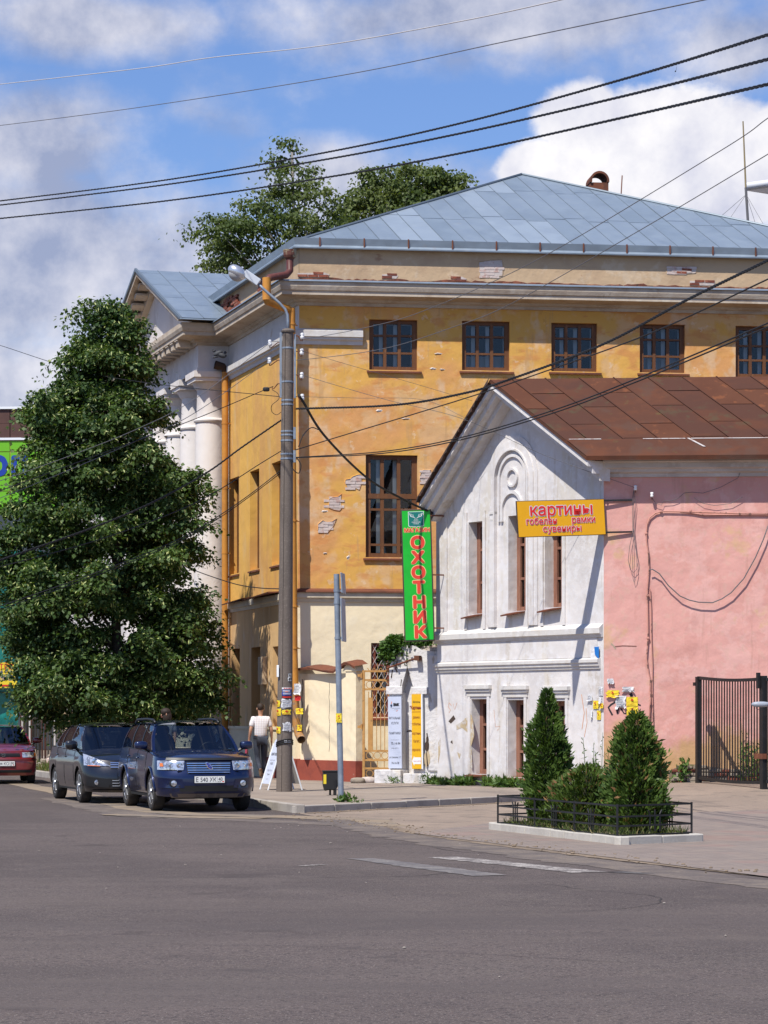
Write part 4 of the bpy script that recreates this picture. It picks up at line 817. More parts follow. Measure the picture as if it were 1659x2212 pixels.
for i in range(13):
    f = i/12; t = -.12+(LCW+.62)*f; z = 2.70+.05*math.sin(f*7)+(.16*math.sin((f-.68)/.32*math.pi) if f > .68 else 0)
    rows.append([FCW.pt(t, z+.10, -.22), FCW.pt(t, z+.02+random.uniform(-.01, .015), .16), FCW.pt(t, z-.03, .15)])
q.grid(rows); q.build('sheet_coping', RUSTS, CW)
q = MB(); p0 = FCW.pt(.05, 0, .012)
pth = [FCW.pt(.10+.03*math.sin(i*1.7), 2.5-i*.16, .012) for i in range(12)]; q.tube(pth, .008, 4); pth = [FCW.pt(1.25+.02*math.sin(i*2.3), 2.4-i*.16, .003) for i in range(11)]; q.tube(pth, .005, 4); q.build('plaster_crack', DKH, CW)
# ------------------------------------------------------------ ochre iron gate
FG = Fr((-.50, 60.75, 0), (1, -.12), (0, -1)); gs = 60.7/FPX
IG = thing('iron_gate', 'narrow ochre wrought iron gate with rings between cream wall and white pier', 'gate', FG.pt(0, .15))
zz = lambda v: FG.hit(812, v)[1]; tt = lambda u: FG.T(u)
t0, t1 = tt(783), tt(856)
q = MB(); q.fbox(FG, t0, t0+.055, zz(1690), zz(1448), -.03, .03); q.build('gate_stile', GATEY, IG)
for v in (1450, 1469, 1489, 1622, 1642, 1660, 1681):
    q = MB(); q.fbox(FG, t0+.05, t1, zz(v)-.022, zz(v)+.022, -.018, .018); q.build('gate_rail', GATEY, IG)
for v in (1479, 1632, 1671):
    for i in range(4):
        q = MB(); c = t0+.05+.115+i*.175; q.ring(FG, c, zz(v), .072, .086, -.012, .012, 0, 360, 20); q.build('ring', GATEY, IG)
for i in range(6):
    q = MB(); t = t0+.14+i*.093; q.tube([FG.pt(t, zz(1622), 0), FG.pt(t, zz(1494), 0)], .010, 6); q.build('gate_bar', GATEY, IG)
q = MB(); q.fbox(FG, t0+.13, t0+.24, zz(1621), zz(1507), .012, .02); q.build('tied_slat', GATEY, IG)
for i in range(4):
    q = MB(); t = t0+.19+i*.155; q.tube([FG.pt(t, zz(1469), 0), FG.pt(t, zz(1432), 0)], [.010, .006], 6)
    q.tube([FG.pt(t-.075+.15*k/8, zz(1443)-.07*math.sin(math.pi*k/8), .012) for k in range(9)], .008, 5); q.build('finial', GATEY, IG)
    q = MB(); q.tube([FG.pt(t, zz(1642), 0), FG.pt(t, zz(1660), 0)], .010, 6); q.build('gate_bar', GATEY, IG)
for v in (1459, 1570):
    q = MB(); q.fbox(FG, t0-.11, t0+.01, zz(v)-.03, zz(v)+.03, -.02, .03); q.lathe(FG.pt(t0-.015, zz(v)-.06, .03), [(.025, 0), (.025, .12)], 8); q.build('hinge', GATEY, IG)
# ------------------------------------------------------------ ruined white pier with arched niche
FY = Fr((.12, 60.15, 0), (1.05, -.45), (-.2, -1)); LY = FY.T(952)
RP = thing('ruined_pier', 'crumbling whitewashed gate pier with pointed niche beside the white house', 'pier', FY.pt(LY/2, .12))
nz0, nz1, nt0, nt1 = .55, 2.55, FY.T(869), FY.T(892)
top = [(-.0, 2.05), (.0, 2.72), (.10, 2.98), (.24, 3.16), (.40, 3.24), (.58, 3.22), (.74, 3.12), (LY+.1, 3.06)]
left = [(0, .12), (nt0, .12), (nt0, 2.15), (nt0-.04, 2.2), ((nt0+nt1)/2-.02, 2.72), ((nt0+nt1)/2-.04, 3.0)] + top[4:5][::-1] + top[3::-1][:4]
right = [(nt1, .12), (LY+.1, .12), (LY+.1, 3.06), (.74, 3.12), (.58, 3.22), (.40, 3.24), ((nt0+nt1)/2-.02, 3.0), ((nt0+nt1)/2, 2.72), (nt1+.03, 2.2), (nt1, 2.1)]
q = MB(); q.prism(FY, left, -.45, 0); q.prism(FY, right, -.45, .0); q.build('pier_face', PEEL, RP)
q = MB(); q.fbox(FY, -.02, LY+.1, .12, 3.0, -.6, -.22); q.build('niche_back', PEEL, RP)
for a, b, z0, z1, d in ((-.06, nt0+.02, 2.12, 2.30, .06), (nt1-.02, nt1+.38, 2.12, 2.28, .06), (nt1+.40, LY, .4, 3.0, .07)):
    q = MB(); q.fbox(FY, a, b, z0, z1, 0, d); q.build('pier_moulding' if z1 < 2.9 else 'pier_pilaster', PEEL, RP, bevel=.015)
q = MB(); q.fbox(FY, -.28, nt0+.05, .10, .42, -.3, .22); q.fbox(FY, nt0+.06, LY+.15, .10, .34, -.3, .12); q.build('pier_base', PEEL, RP, bevel=.02)
q = MB()
for i in range(26):
    t = random.uniform(.1, LY); q.box(FY.pt(t, 3.02+random.uniform(0, .16), -random.uniform(.05, .5)), FY.d*random.uniform(.12, .3), FY.n*-.2, (0, 0, random.uniform(.05, .1)))
q.build('broken_top', pmat('broken_masonry', (.40, .34, .29), [((.56, .52, .48), 5, .48, .6, .7), ((.22, .17, .14), 7, .58, .68, .7)], .95, [(12, .02)]), RP)
for pts in ([((nt0+nt1)/2-.02, 2.75), ((nt0+nt1)/2-.09, 2.66), (nt0-.02, 2.45), (nt0-.04, 2.3), (nt0-.08, 2.22)], [(.95, 1.25), (.98, 1.0), (.94, .8), (.97, .5)], [(nt0+.03, 1.28), (nt0+.1, 1.31), (nt1-.02, 1.26)], [(.08, 2.68), (.05, 2.5)], [(.2, 2.9), (.16, 2.7), (.19, 2.62)]):
    q = MB(); q.tube([FY.pt(t, z, .075 if t > .9 else .003 if t < nt0 or t > nt1 else -.21) for t, z in pts], [.006+.014*random.random() for _ in pts], 5); q.build('crack', DKH, RP)
q = MB(); q.prism(FY, blotch(.955, .95, .05, .12), .05, .078); q.prism(FY, blotch(.96, 1.1, .03, .07), .05, .079); q.build('rotten_hole', DKH, RP)
q = MB(); q.prism(FY, blotch(.95, .68, .07, .2), .05, .076); q.build('bared_wood', OCB, RP)
q = MB(); q.tube([FY.pt(-.02, 2.72, .05), FY.pt(.72, 2.93, .16)], .022, 6); q.fbox(FY, .68, .80, 2.88, 2.99, .02, .18); q.build('rusty_bar', RUSTS, RP)
# ------------------------------------------------------------ lettering, signs, flyers
def text(body, size, F, t, z, d, mat, parent, off=0., align='CENTER', sx=1.0, name='lettering', space=1.0, extr=.0015):
    c = bpy.data.curves.new('lettering', 'FONT'); c.body = body; c.size = size; c.align_x = align; c.resolution_u = 3; c.space_character = space
    o = bpy.data.objects.new('lettering', c); COL.objects.link(o); dg = bpy.context.evaluated_depsgraph_get(); me = bpy.data.meshes.new_from_object(o.evaluated_get(dg))
    q = MB(); cp = [(0, 0)] if off < .0022 else [(off*math.cos(k*math.pi/(4 if off > .012 else 2)), off*math.sin(k*math.pi/(4 if off > .012 else 2))) for k in range(8 if off > .012 else 4)]
    for i, (ox, oz) in enumerate(cp): q.add([F.pt(t+v.co.x*sx+ox, z+v.co.y+oz, d+extr+i*.0003) for v in me.vertices], [tuple(p.vertices) for p in me.polygons])
    bpy.data.objects.remove(o); bpy.data.curves.remove(c); bpy.data.meshes.remove(me)
    return q.build(name, mat, parent, recalc=False)
# green vertical shop sign
GRN = pmat('sign_green', (.012, .42, .030), [((.010, .34, .025), 2, .45, .62, .5)], .35); TEAL = pmat('sign_teal', (.008, .155, .14), (), .4)
SRED = pmat('sign_red', (.66, .052, .030), (), .4); SCRM = pmat('sign_cream', (.74, .60, .28), (), .4); SWHT = pmat('sign_white', (.72, .74, .76), (), .4); FRAME = pmat('sign_frame_brown', (.055, .038, .032), (), .6)
YS = 58.8; bl = px(876.5, 1383, YS); tl = px(869, 1104, YS); sg = YS/FPX
FS = F3(bl, (1, -.02, .03), tl-bl); SWd, SHt = 60*sg, (tl-bl).length
GS = thing('hanging_sign', 'tall green vertical shop sign with red letters hung beside the white house', 'sign', bl)
q = MB(); q.fbox(FS, -.03, SWd+.03, -.03, SHt+.03, -.16, -.002); q.build('sign_box', FRAME, GS, bevel=.01)
q = MB(); q.fbox(FS, 0, SWd, 0, SHt, -.02, .006); q.build('sign_face', GRN, GS)
for i, ch in enumerate('ОХОТНИК'):
    zc = SHt*(1383-(1173+i*32.2))/(1383-1104)-.135; cx = SWd*.53
    text(ch, .35, FS, cx, zc+.012, .007, SCRM, GS, .034, sx=1.2, name='letter_outline'); text(ch, .35, FS, cx, zc+.012, .012, SRED, GS, .020, sx=1.2, name='letter')
text('МАГАЗИН', .118, FS, SWd*.52, SHt*.835, .007, SCRM, GS, .013, name='letter_outline', sx=.98); text('МАГАЗИН', .118, FS, SWd*.52, SHt*.835, .012, SRED, GS, .005, name='lettering', sx=.98)
sh = lambda k: [(SWd*.5-.165*k, SHt*.945-.165*k+.03*(k-1)), (SWd*.5-.15*k, SHt*.945-.185*k), (SWd*.5-.02, SHt*.945-.19*k), (SWd*.5, SHt*.945-.205*k), (SWd*.5+.02, SHt*.945-.19*k), (SWd*.5+.15*k, SHt*.945-.185*k), (SWd*.5+.165*k, SHt*.945-.165*k), (SWd*.5+.165*k, SHt*.945+.13*k), (SWd*.5-.165*k, SHt*.945+.13*k)]
q = MB(); q.prism(FS, sh(1.05), .004, .009); q.build('badge_border', SWHT, GS); q = MB(); q.prism(FS, sh(.98), .004, .012); q.build('badge', TEAL, GS)
for s in (-1, 1):
    q = MB(); bx, bz = SWd*.5, SHt*.945; q.tube([FS.pt(bx+s*.02, bz+.0, .013), FS.pt(bx+s*.06, bz+.01, .013), FS.pt(bx+s*.12, bz+.03, .013), FS.pt(bx+s*.145, bz+.10, .013)], .006, 4)
    for k in (.05, .08, .11): q.tube([FS.pt(bx+s*k, bz+.01+k*.2, .013), FS.pt(bx+s*(k+.02), bz+.06+k*.35, .013)], .005, 4)
    q.build('antler', SWHT, GS)
for i, w in enumerate(('РОС', 'ОХОТ', 'РЫБОЛОВ', 'СОЮЗ')): text(w, .038, FS, SWd*.5, SHt*.945-.045-i*.034, .013, SWHT, GS, .001)
for v in (1115, 1243, 1358):
    q = MB(); a = px(930, v, YS-.02); q.box(a, (.30, .12, 0), (0, .02, 0), (0, 0, .03)); q.build('bracket', RUSTS, GS)
# orange sign in front of the gable wall
bl = px(1121, 1160, 53.0); br = px(1308, 1154, 53.93); tl = px(1118.8, 1083.5, 53.0)
FO = F3(bl, br-bl, tl-bl); OW, OH = (br-bl).length, (tl-bl).length
OS = thing('shop_sign', 'orange rectangular shop sign with red lettering on arms from the pink wall', 'sign', bl)
ORG = pmat('sign_orange', (.92, .46, .008), [((.86, .42, .008), 1.4, .45, .62, .5)], .4)
q = MB(); q.fbox(FO, -.012, OW+.012, -.012, OH+.012, -.035, -.003); q.build('sign_frame', FRAME, OS); q = MB(); q.fbox(FO, 0, OW, 0, OH, -.02, .004); q.build('sign_face', ORG, OS)
for w, sz, x, z, k in (('картины', .33, .50, .59, 1.12), ('гобелен', .185, .265, .34, 1.0), ('рамки', .185, .75, .355, 1.0), ('сувениры', .185, .50, .115, 1.04)):
    text(w, sz, FO, OW*x, OH*z, .005, SWHT, OS, sz*.065, sx=k, name='letter_outline'); text(w, sz, FO, OW*x, OH*z, .010, pmat('sign_bright_red', (.80, .03, .025), (), .4), OS, sz*.020, sx=k)
for z in (.02, OH-.04):
    q = MB(); a = FO.pt(OW, z, -.03); tE = FP.T(1366, .03); b = FP.pt(tE, a.z+.012, .02)
    q.box(a, b-a, FP.n*.03, (0, 0, .035)); q.build('sign_arm', BLK, OS)
# pier signs
def pier_sign(lbl, name, u, v, mat, items, depth=.09, side=None):
    (u0, u1, u2, u3), (v0, v1) = u, v
    g = lambda uu, vv: FY.pt(*FY.hit(uu, vv, depth), depth)
    b, r, t = g(u0, v1), g(u1, v1), g(u2, v0); F = F3(b, r-b, t-b); w, h = (r-b).length, (t-b).length
    S = thing(name, lbl, 'sign', b); q = MB(); q.fbox(F, 0, w, 0, h, -.05, 0); q.build('sign_board', mat, S, bevel=.004)
    if side: q = MB(); q.fbox(F, w+.002, w+.035, -.005, h+.005, -.055, .012); q.build('sign_edge', side, S)
    for (s, sz, x, y, mm, off, sx) in items: text(s, sz, F, w*x, h*y, .002, mm, S, off, sx=sx)
    return S, F, w, h
PSW = pmat('sign_pale_blue', (.50, .54, .66), [((.44, .48, .60), 2, .45, .62, .5)], .4); PSY = pmat('sign_yellow', (.72, .40, .012), [((.62, .33, .012), 2, .45, .62, .5)], .4); DRED = pmat('sign_dark_red', (.22, .03, .02), (), .5)
S1, F1, w1, h1 = pier_sign('narrow pale blue funeral service sign on the crumbling white pier', 'pier_sign', (839, 868, 842, 0), (1505, 1660), PSW,
    [('ВМК', .085, .62, .87, INK, .006, .75), ('Военно-мемориальная', .022, .6, .835, INKG, .0, .8), ('компания', .022, .6, .815, INKG, .0, .8), ('РИТУАЛЬНЫЕ', .075, .5, .685, INK, .001, .55), ('УСЛУГИ', .075, .5, .615, INK, .001, .6), ('ПАМЯТНИКИ', .075, .5, .475, INK, .001, .58), ('бесплатное медицинское', .02, .5, .395, INKG, 0, .8), ('75-14-94', .085, .55, .33, INK, .001, .75), ('8 485 230 07 11', .035, .52, .275, INKG, 0, .8), ('ул. Суворова, 117', .055, .5, .145, INK, 0, .6), ('74-14-78', .075, .52, .06, INK, .002, .7)])
q = MB(); q.prism(F1, [(w1*.16, h1*.885), (w1*.30, h1*.895), (w1*.34, h1*.87), (w1*.28, h1*.86), (w1*.22, h1*.835), (w1*.20, h1*.865)], 0, .003); q.build('star_emblem', pmat('navy_ink', (.02, .04, .09), (), .7), S1)
q = MB(); q.prism(F1, [(w1*.22, h1*.90), (w1*.28, h1*.94), (w1*.30, h1*.91), (w1*.26, h1*.90)], 0, .003); q.prism(F1, [(w1*.62, h1*.80), (w1*.72, h1*.815), (w1*.72, h1*.806), (w1*.64, h1*.793)], 0, .003); q.build('flame_emblem', pmat('orange_ink', (.6, .16, .05), (), .7), S1)
S2, F2, w2, h2 = pier_sign('narrow yellow picture shop sign with arrow on the crumbling white pier', 'pier_sign', (890, 911, 892.5, 0), (1500, 1661), PSY,
    [('Магазин', .07, .5, .885, INK, .001, .62), ('"Картины"', .105, .48, .80, DRED, .003, .60), ('рамки,', .09, .5, .675, DRED, .001, .6), ('гобелен,', .09, .5, .585, DRED, .001, .58), ('картины,', .09, .5, .46, DRED, .001, .56), ('багет,', .09, .5, .355, DRED, .001, .62), ('зеркала', .09, .45, .24, DRED, .001, .58)], side=SWHT)
q = MB(); q.prism(F2, [(w2*.02, h2*.105), (w2*.24, h2*.175), (w2*.24, h2*.155), (w2*.92, h2*.155), (w2*.92, h2*.065), (w2*.24, h2*.065), (w2*.24, h2*.04)], 0, .003); q.build('arrow', SWHT, S2); text('Во дворе военкомата', .028, F2, w2*.55, h2*.10, .004, SRED, S2, 0, sx=.62)
q = MB(); q.fbox(F2, w2*.05, w2*.93, h2*.762, h2*.767, 0, .003); q.build('underline', DRED, S2)
# flyers glued to walls
def printed(F, P, t0, z0, w, h, d, mat, rows, seed=0):
    rr = random.Random(seed); q = MB()
    for i in range(rows):
        z = z0+h*(.9-.8*i/rows); q.fbox(F, t0+w*.08, t0+w*rr.uniform(.6, .93), z-h*.035, z, d, d+.0012)
    q.build('print', mat, P)
def leafstar(F, tc, zc, r, d, mat, P):
    q = MB(); pts = [(tc+r*(1 if k % 2 == 0 else .5)*math.sin(math.pi*k/6), zc+r*(1 if k % 2 == 0 else .5)*math.cos(math.pi*k/6)) for k in range(-5, 6)] + [(tc-.08*r, zc-.4*r)]
    q.prism(F, pts, d, d+.0012); q.build('red_emblem', mat, P)
def flyer(F, u0, v0, u1, v1, mat, lbl, kind='text', d=.012, torn=0, grp='torn flyers pasted on the two house walls'):
    a = F.hit(u0, v1, d); b = F.hit(u1, v0, d); t0, t1, z0, z1 = a[0], b[0], a[1], b[1]; w, h = t1-t0, z1-z0
    P = thing('flyer', lbl, 'flyer', F.pt((t0+t1)/2, z0, d), group=grp); q = MB(); rows = []
    for i in range(7):
        r = []
        for j in range(7):
            e = .0 if not torn else random.uniform(0, torn)*h*(1 if i == 0 else 0)
            cr = random.uniform(0, .010) + (.03*((j/6-.5)**2) if torn else 0) + (.035 if torn and i == 0 else 0)
            r.append(F.pt(t0+w*j/6 + (random.uniform(-.1, .1)*w if torn and j in (0, 6) else 0), z0+h*i/6+e, d+cr))
        rows.append(r)
    q.grid(rows); q.build('sheet', mat, P, recalc=False)
    if kind in ('text', 'yellow'): printed(F, P, t0, z0, w, h*(.45 if kind == 'yellow' else 1), d+.024, INKG if kind == 'text' else pmat('brown_ink', (.45, .20, .02), (), .8), 4 if kind == 'yellow' else 6, int(u0))
    if kind == 'yellow': leafstar(F, t0+w*.5, z0+h*.68, min(w, h)*.20, d+.024, INKR, P)
    return P
flyer(FW, 1293.6, 1483.5, 1302, 1503, PAPER, 'white printed flyer highest on the white wall by the corner')
flyer(FW, 1270, 1501, 1280, 1515, PAPER, 'small pale flyer set apart to the side on the white wall', torn=.1)
flyer(FW, 1281.6, 1513.5, 1293, 1531.5, PAPY, 'yellow flyer upper of the white wall cluster', 'yellow')
flyer(FW, 1296.5, 1519, 1304, 1531, PAPY, 'small yellow flyer touching the white wall corner', 'yellow', torn=.2)
flyer(FW, 1290, 1535, 1298, 1555, PAPY, 'narrow yellow flyer lowest on the white wall', 'yellow')
flyer(FW, 1277, 1535, 1280.5, 1554, PAPER, 'thin white paper strip hanging on the white wall', 'none', torn=.3)
flyer(FW, 1294, 1505, 1300, 1522, PAPER, 'crumpled white scrap between the yellow flyers on the white wall', 'none', torn=.4)
flyer(FP, 1312, 1466, 1325.6, 1479, PAPER, 'torn black and white scrap highest on the pink wall', 'text', torn=.5)
flyer(FP, 1310, 1491, 1336, 1508, PAPY, 'wide yellow and white torn flyer on the pink wall by the corner', 'yellow', torn=.2)
flyer(FP, 1344, 1483.5, 1369, 1498, PAPER, 'torn white sheet above the paired yellow flyers on the pink wall', 'text', torn=.5)
flyer(FP, 1329.6, 1503, 1352, 1534, PAPER, 'crumpled white sheet hanging beside the paired yellow flyers', 'text', torn=.5)
flyer(FP, 1353, 1505.5, 1377.6, 1525, PAPY, 'upper of two square yellow flyers on the pink wall', 'yellow')
flyer(FP, 1353.6, 1526, 1378, 1545.5, PAPY, 'lower of two square yellow flyers on the pink wall above the thuja', 'yellow')
po = flyer(FW, 1277, 1396, 1294, 1425, PAPER, 'blue and white poster with a torn corner on the white wall band', 'none', d=.03)
q = MB(); a = FW.hit(1285, 1424, .05); b = FW.hit(1293.5, 1397, .05); q.prism(FW, [(a[0], a[1]+.1), (b[0], a[1]), (b[0], b[1]), (a[0]-.02, b[1])], .045, .052); q.build('blue_print', pmat('poster_blue', (.015, .16, .50), (), .6), po)
# graffiti strokes and cracks, flat on the plaster
def stroke(F, pts, w, mat, parent, d=.004, name='graffiti_stroke'):
    P = [F.hit(u, v, d) for u, v in pts]; rows = []
    for i, (t, z) in enumerate(P):
        a = P[max(i-1, 0)]; b = P[min(i+1, len(P)-1)]; L = math.hypot(b[0]-a[0], b[1]-a[1]) or 1; nx, nz = -(b[1]-a[1])/L, (b[0]-a[0])/L
        rows.append([F.pt(t+nx*w/2, z+nz*w/2, d), F.pt(t-nx*w/2, z-nz*w/2, d)])
    q = MB(); q.grid(rows); q.build(name, mat, parent, recalc=False)
stroke(FP, [(1330, 1516), (1320, 1522), (1314, 1528), (1318, 1536), (1323, 1545)], .035, INK, WH); stroke(FP, [(1377, 1521), (1384, 1524)], .03, INK, WH); stroke(FP, [(1332, 1530), (1334, 1543), (1336, 1530)], .03, INK, WH); stroke(FP, [(1341, 1530), (1348, 1541), (1354, 1542)], .025, INK, WH); stroke(FP, [(1362, 1498), (1365, 1505)], .06, INK, WH)
OSC = pmat('orange_scribble', (.62, .30, .16), (), .9)
stroke(FW, [(975, 1524), (970, 1518), (968, 1526), (973, 1534), (970, 1540)], .015, OSC, WH); stroke(FW, [(979, 1520), (982, 1533), (987, 1518)], .012, OSC, WH); stroke(FW, [(1067, 1533), (1070, 1570), (1081, 1569), (1074, 1578)], .010, OSC, WH); stroke(FW, [(1256, 1500), (1262, 1540), (1257, 1575)], .02, OSC, WH); stroke(FW, [(1266, 1530), (1268, 1560), (1262, 1592)], .015, OSC, WH)
stroke(FP, [(1328, 1397), (1345, 1395), (1375, 1396)], .02, pmat('plaster_gash', (.22, .10, .08), (), .95), WH, name='plaster_crack'); stroke(FP, [(1320, 1390), (1326, 1396), (1330, 1402)], .03, pmat('grey_bared_plaster', (.38, .30, .22), (), .95), WH, name='plaster_crack')
# ------------------------------------------------------------ cables on the pink wall
def path_on(F, pts, d): return [F.pt(*F.hit(u, v, d), d) for u, v in pts]
def zp(pts): return [(1244+x*.25, 940+y*.25) for x, y in pts]
PCAB = pmat('pink_painted_cable', (.50, .24, .19), [((.10, .06, .05), 7, .54, .62, .85)], .8)
CB = thing('cable_run', 'pink-painted cable conduit bent along and down the pink wall', 'cable', FP.pt(2.0, .6, .03))
q = MB(); q.tube(path_on(FP, zp([(1700, 682), (1400, 676), (1000, 662), (760, 658), (690, 672), (640, 712), (615, 770), (608, 850), (612, 930), (628, 1030), (632, 1160), (618, 1330), (618, 1380), (622, 1600), (624, 1750), (610, 1930), (628, 2050), (645, 2120), (640, 2212)]) + [(1406, 1500), (1401, 1600)], .035), .016, 6); q.build('conduit', PCAB, CB, smooth=True)
q = MB(); q.tube(path_on(FP, zp([(1700, 690), (1300, 688), (1100, 690), (1000, 672), (900, 664)]), .03), .014, 6); q.build('loose_cable', PCAB, CB)
q = MB(); q.tube(path_on(FP, zp([(640, 1330), (650, 1500), (652, 1750), (662, 2000), (660, 2212)]) + [(1411, 1560), (1412, 1640)], .03), .013, 6); q.build('thin_conduit', PCAB, CB)
for x, y in ((608, 850), (620, 1385), (624, 1755), (735, 660), (990, 655)):
    p = path_on(FP, zp([(x, y)]), .03)[0]; q = MB(); q.ball(p, (.03, .03, .025), .6, 8, 6); q.build('cable_clamp', PCAB, CB)
HC = MB(); HC.tube(path_on(FP, zp([(634, 1165), (660, 1158), (720, 1195), (800, 1300), (900, 1390), (980, 1425), (1060, 1443), (1180, 1447), (1260, 1415), (1340, 1362), (1450, 1240), (1550, 1060), (1620, 900), (1690, 700)]), .10), .013, 6); tag(HC.build('hanging_cable', WIREG, smooth=True), 'grey cable sagging in a deep curve across the pink wall', 'cable')
WL_ = thing('wall_insulators', 'two white porcelain insulators under the pink wall eaves with tangled wire', 'insulator', FP.pt(*FP.hit(1370, 1056), .05))
for x, y in ((515, 455), (657, 515)):
    p = path_on(FP, zp([(x, y)]), .12)[0]; q = MB(); q.lathe(p, [(.03, -.05), (.035, -.02), (.025, 0), (.035, .02), (.03, .05)], 10); q.build('insulator', PORC, WL_, smooth=True)
    q = MB(); b = FP.pt(*FP.hit(1244+x*.25, 940+y*.25, 0), 0); q.tube([p+Vector((0, 0, -.05)), p+Vector((0, 0, -.09)), b+Vector((0, 0, -.09))], .010, 5); q.build('hook', RUSTS, WL_)
for k, pts in enumerate(([(500, 470), (487, 560), (492, 840), (465, 960), (452, 1080), (470, 1160), (495, 1190), (525, 1160), (538, 1090), (510, 950), (498, 800), (515, 600), (505, 480)], [(500, 480), (500, 700), (495, 900), (490, 1100), (494, 1240), (502, 1272), (515, 1250), (530, 1180), (520, 1000), (498, 800)], [(657, 540), (690, 590), (740, 605), (755, 570), (830, 565), (885, 545), (935, 500), (1000, 492), (1100, 500)], [(1020, 540), (1100, 590), (1200, 608), (1340, 590), (1440, 535)], [(1100, 500), (1250, 450), (1400, 370), (1440, 270), (1500, 190)])):
    q = MB(); q.tube(path_on(FP, zp(pts), .06), .005, 4); q.build('loose_wire', WIREG, WL_)
# ------------------------------------------------------------ dark iron yard gate
GA, GBp = Vector((6.30, 53.25, 0)), Vector((7.20, 50.55, 0)); FGt = Fr(GA, GBp-GA, (-1, -.3)); GLn = (GBp-GA).length
YG = thing('yard_gate', 'dark steel bar gate leaf standing open against the pink wall', 'gate', (GA.x, GA.y, .3))
gz = lambda f: (2.40+(2.34-2.40)*f - .035*math.sin(math.pi*f), .40+(.37-.40)*f-.03*math.sin(math.pi*f))
q = MB(); q.fbox(FGt, -.05, .05, .28, 2.42, -.05, .05); q.build('gate_post', BLK, YG)
q = MB(); q.fbox(FGt, GLn-.02, GLn+.10, .22, 2.40, -.05, .05); q.build('gate_stile', BLK, YG)
for k in (0, 1):
    q = MB(); rows = []
    for i in range(11):
        f = i/10; z = gz(f)[k]; rows.append([FGt.pt(GLn*f, z+a, b) for a, b in ((-.03, -.03), (.03, -.03), (.03, .03), (-.03, .03), (-.03, -.03))])
    q.grid(rows); q.build('gate_rail', BLK, YG)
for i in range(23):
    f = (i+1)/24; a, b = gz(f); q = MB(); q.fbox(FGt, GLn*f-.008, GLn*f+.008, b, a, -.011, .011); q.build('gate_bar', BLK, YG)
q = MB(); q.fbox(FGt, -.14, -.05, 2.24, 2.31, -.03, .06); q.build('hinge', BLK, YG); q = MB(); q.fbox(FGt, GLn-.22, GLn+.13, .82, .92, -.02, .07); q.build('latch', RUSTS, YG)
q = MB(); a = FGt.pt(GLn-.06, 2.16, .06); q.box(a, FGt.d*.09, FGt.n*.05, (0, 0, .3)); q.build('latch_plate', BLK, YG)
YG2 = thing('yard_gate', 'second dark gate leaf beyond the latch, cut by the picture edge', 'gate', (GBp.x+.12, GBp.y, .25)); F2g = Fr(GBp+FGt.d*.14, (1, -.10), (0, -1))
for z0_, z1_ in ((2.30, 2.36), (.36, .42)): q = MB(); q.fbox(F2g, 0, 2.6, z0_, z1_, -.03, .03); q.build('gate_rail', BLK, YG2)
for i in range(22): q = MB(); q.fbox(F2g, .03+i*.115, .05+i*.115, .36, 2.36, -.011, .011); q.build('gate_bar', BLK, YG2)
q = MB(); q.fbox(F2g, 2.6, 2.7, .0, 2.4, -.05, .05); q.build('gate_post', BLK, YG2)
# lamp head reaching in from beside the gate
LH = thing('gate_lamp', 'small grey lamp head on an arm in front of the dark gate', 'lamp', (7.75, 48.6, .1))
p0 = px(1624, 1521.5, 48.6); GRP = pmat('grey_lamp_plastic', (.30, .33, .38), (), .4)
q = MB(); q.ball(p0+Vector((.16, 0, 0)), (.17, .07, .052), .8, 14, 10); q.build('lamp_housing', GRP, LH, smooth=True)
q = MB(); q.tube([p0+Vector((.2, 0, 0)), Vector((7.75, 48.6, p0.z))], .042, 8); q.build('lamp_arm', GRP, LH); q = MB(); q.tube([Vector((7.75, 48.6, .1)), Vector((7.75, 48.6, p0.z+.06))], .05, 10); q.build('lamp_post', GRP, LH)
q = MB(); q.tube([p0+Vector((.12+.045*math.cos(k*.5), 0, -.05-.045*math.sin(k*.5))) for k in range(7)], .005, 4); q.build('wire_loop', WIREG, LH)
# ------------------------------------------------------------ concrete utility pole
PY = 53.25; PB, PTp = px(614, 1711, PY), px(622, 716, PY); PB.z = .1; PH = PTp.z-PB.z
PO = thing('utility_pole', 'tall concrete utility pole with street lamp and white insulators', 'pole', PB)
prad = lambda z: .163+(.112-.163)*(z-PB.z)/PH
pc = lambda z: PB.lerp(PTp, (z-PB.z)/PH)
q = MB(); q.tube([PB.lerp(PTp, i/10) for i in range(11)], [.163-.051*i/10 for i in range(11)], 18); q.build('shaft', CONC, PO, smooth='auto')
q = MB(); q.tube([PB.lerp(PTp, i/60)+Vector((-.05-.00*i+random.uniform(-.003, .003), -prad(PB.z+PH*i/60)*.955, 0)) for i in range(61)], .006, 4); q.build('casting_seam', pmat('dark_concrete_seam', (.07, .055, .05), (), .98), PO)
vz = lambda v: CAMH-(v-HY)*PY/FPX
for v in (752, 825, 865, 874, 932, 940, 952, 981, 991):
    z = vz(v); c = pc(z); q = MB(); q.lathe((c.x, c.y, z-.02), [(prad(z)+.006, 0), (prad(z)+.008, .01), (prad(z)+.006, .035)], 18); q.build('steel_band', STEEL, PO)
for v in (936, 986): z = vz(v); c = pc(z); q = MB(); q.abox(c.x+prad(z), c.x+prad(z)+.05, c.y-.05, c.y+.05, z-.12, z+.12); q.build('anchor_plate', STEEL, PO)
for s, u0, v0, v1 in ((-1, 606.5, 718, 859), (1, 637, 722, 860)):
    a, b = px(u0, v1, PY), px(u0, v0, PY); q = MB(); q.box(a+Vector((-.022, -.03, 0)), (.044, 0, 0), (0, .06, 0), b-a); q.build('angle_iron', STEEL, PO)
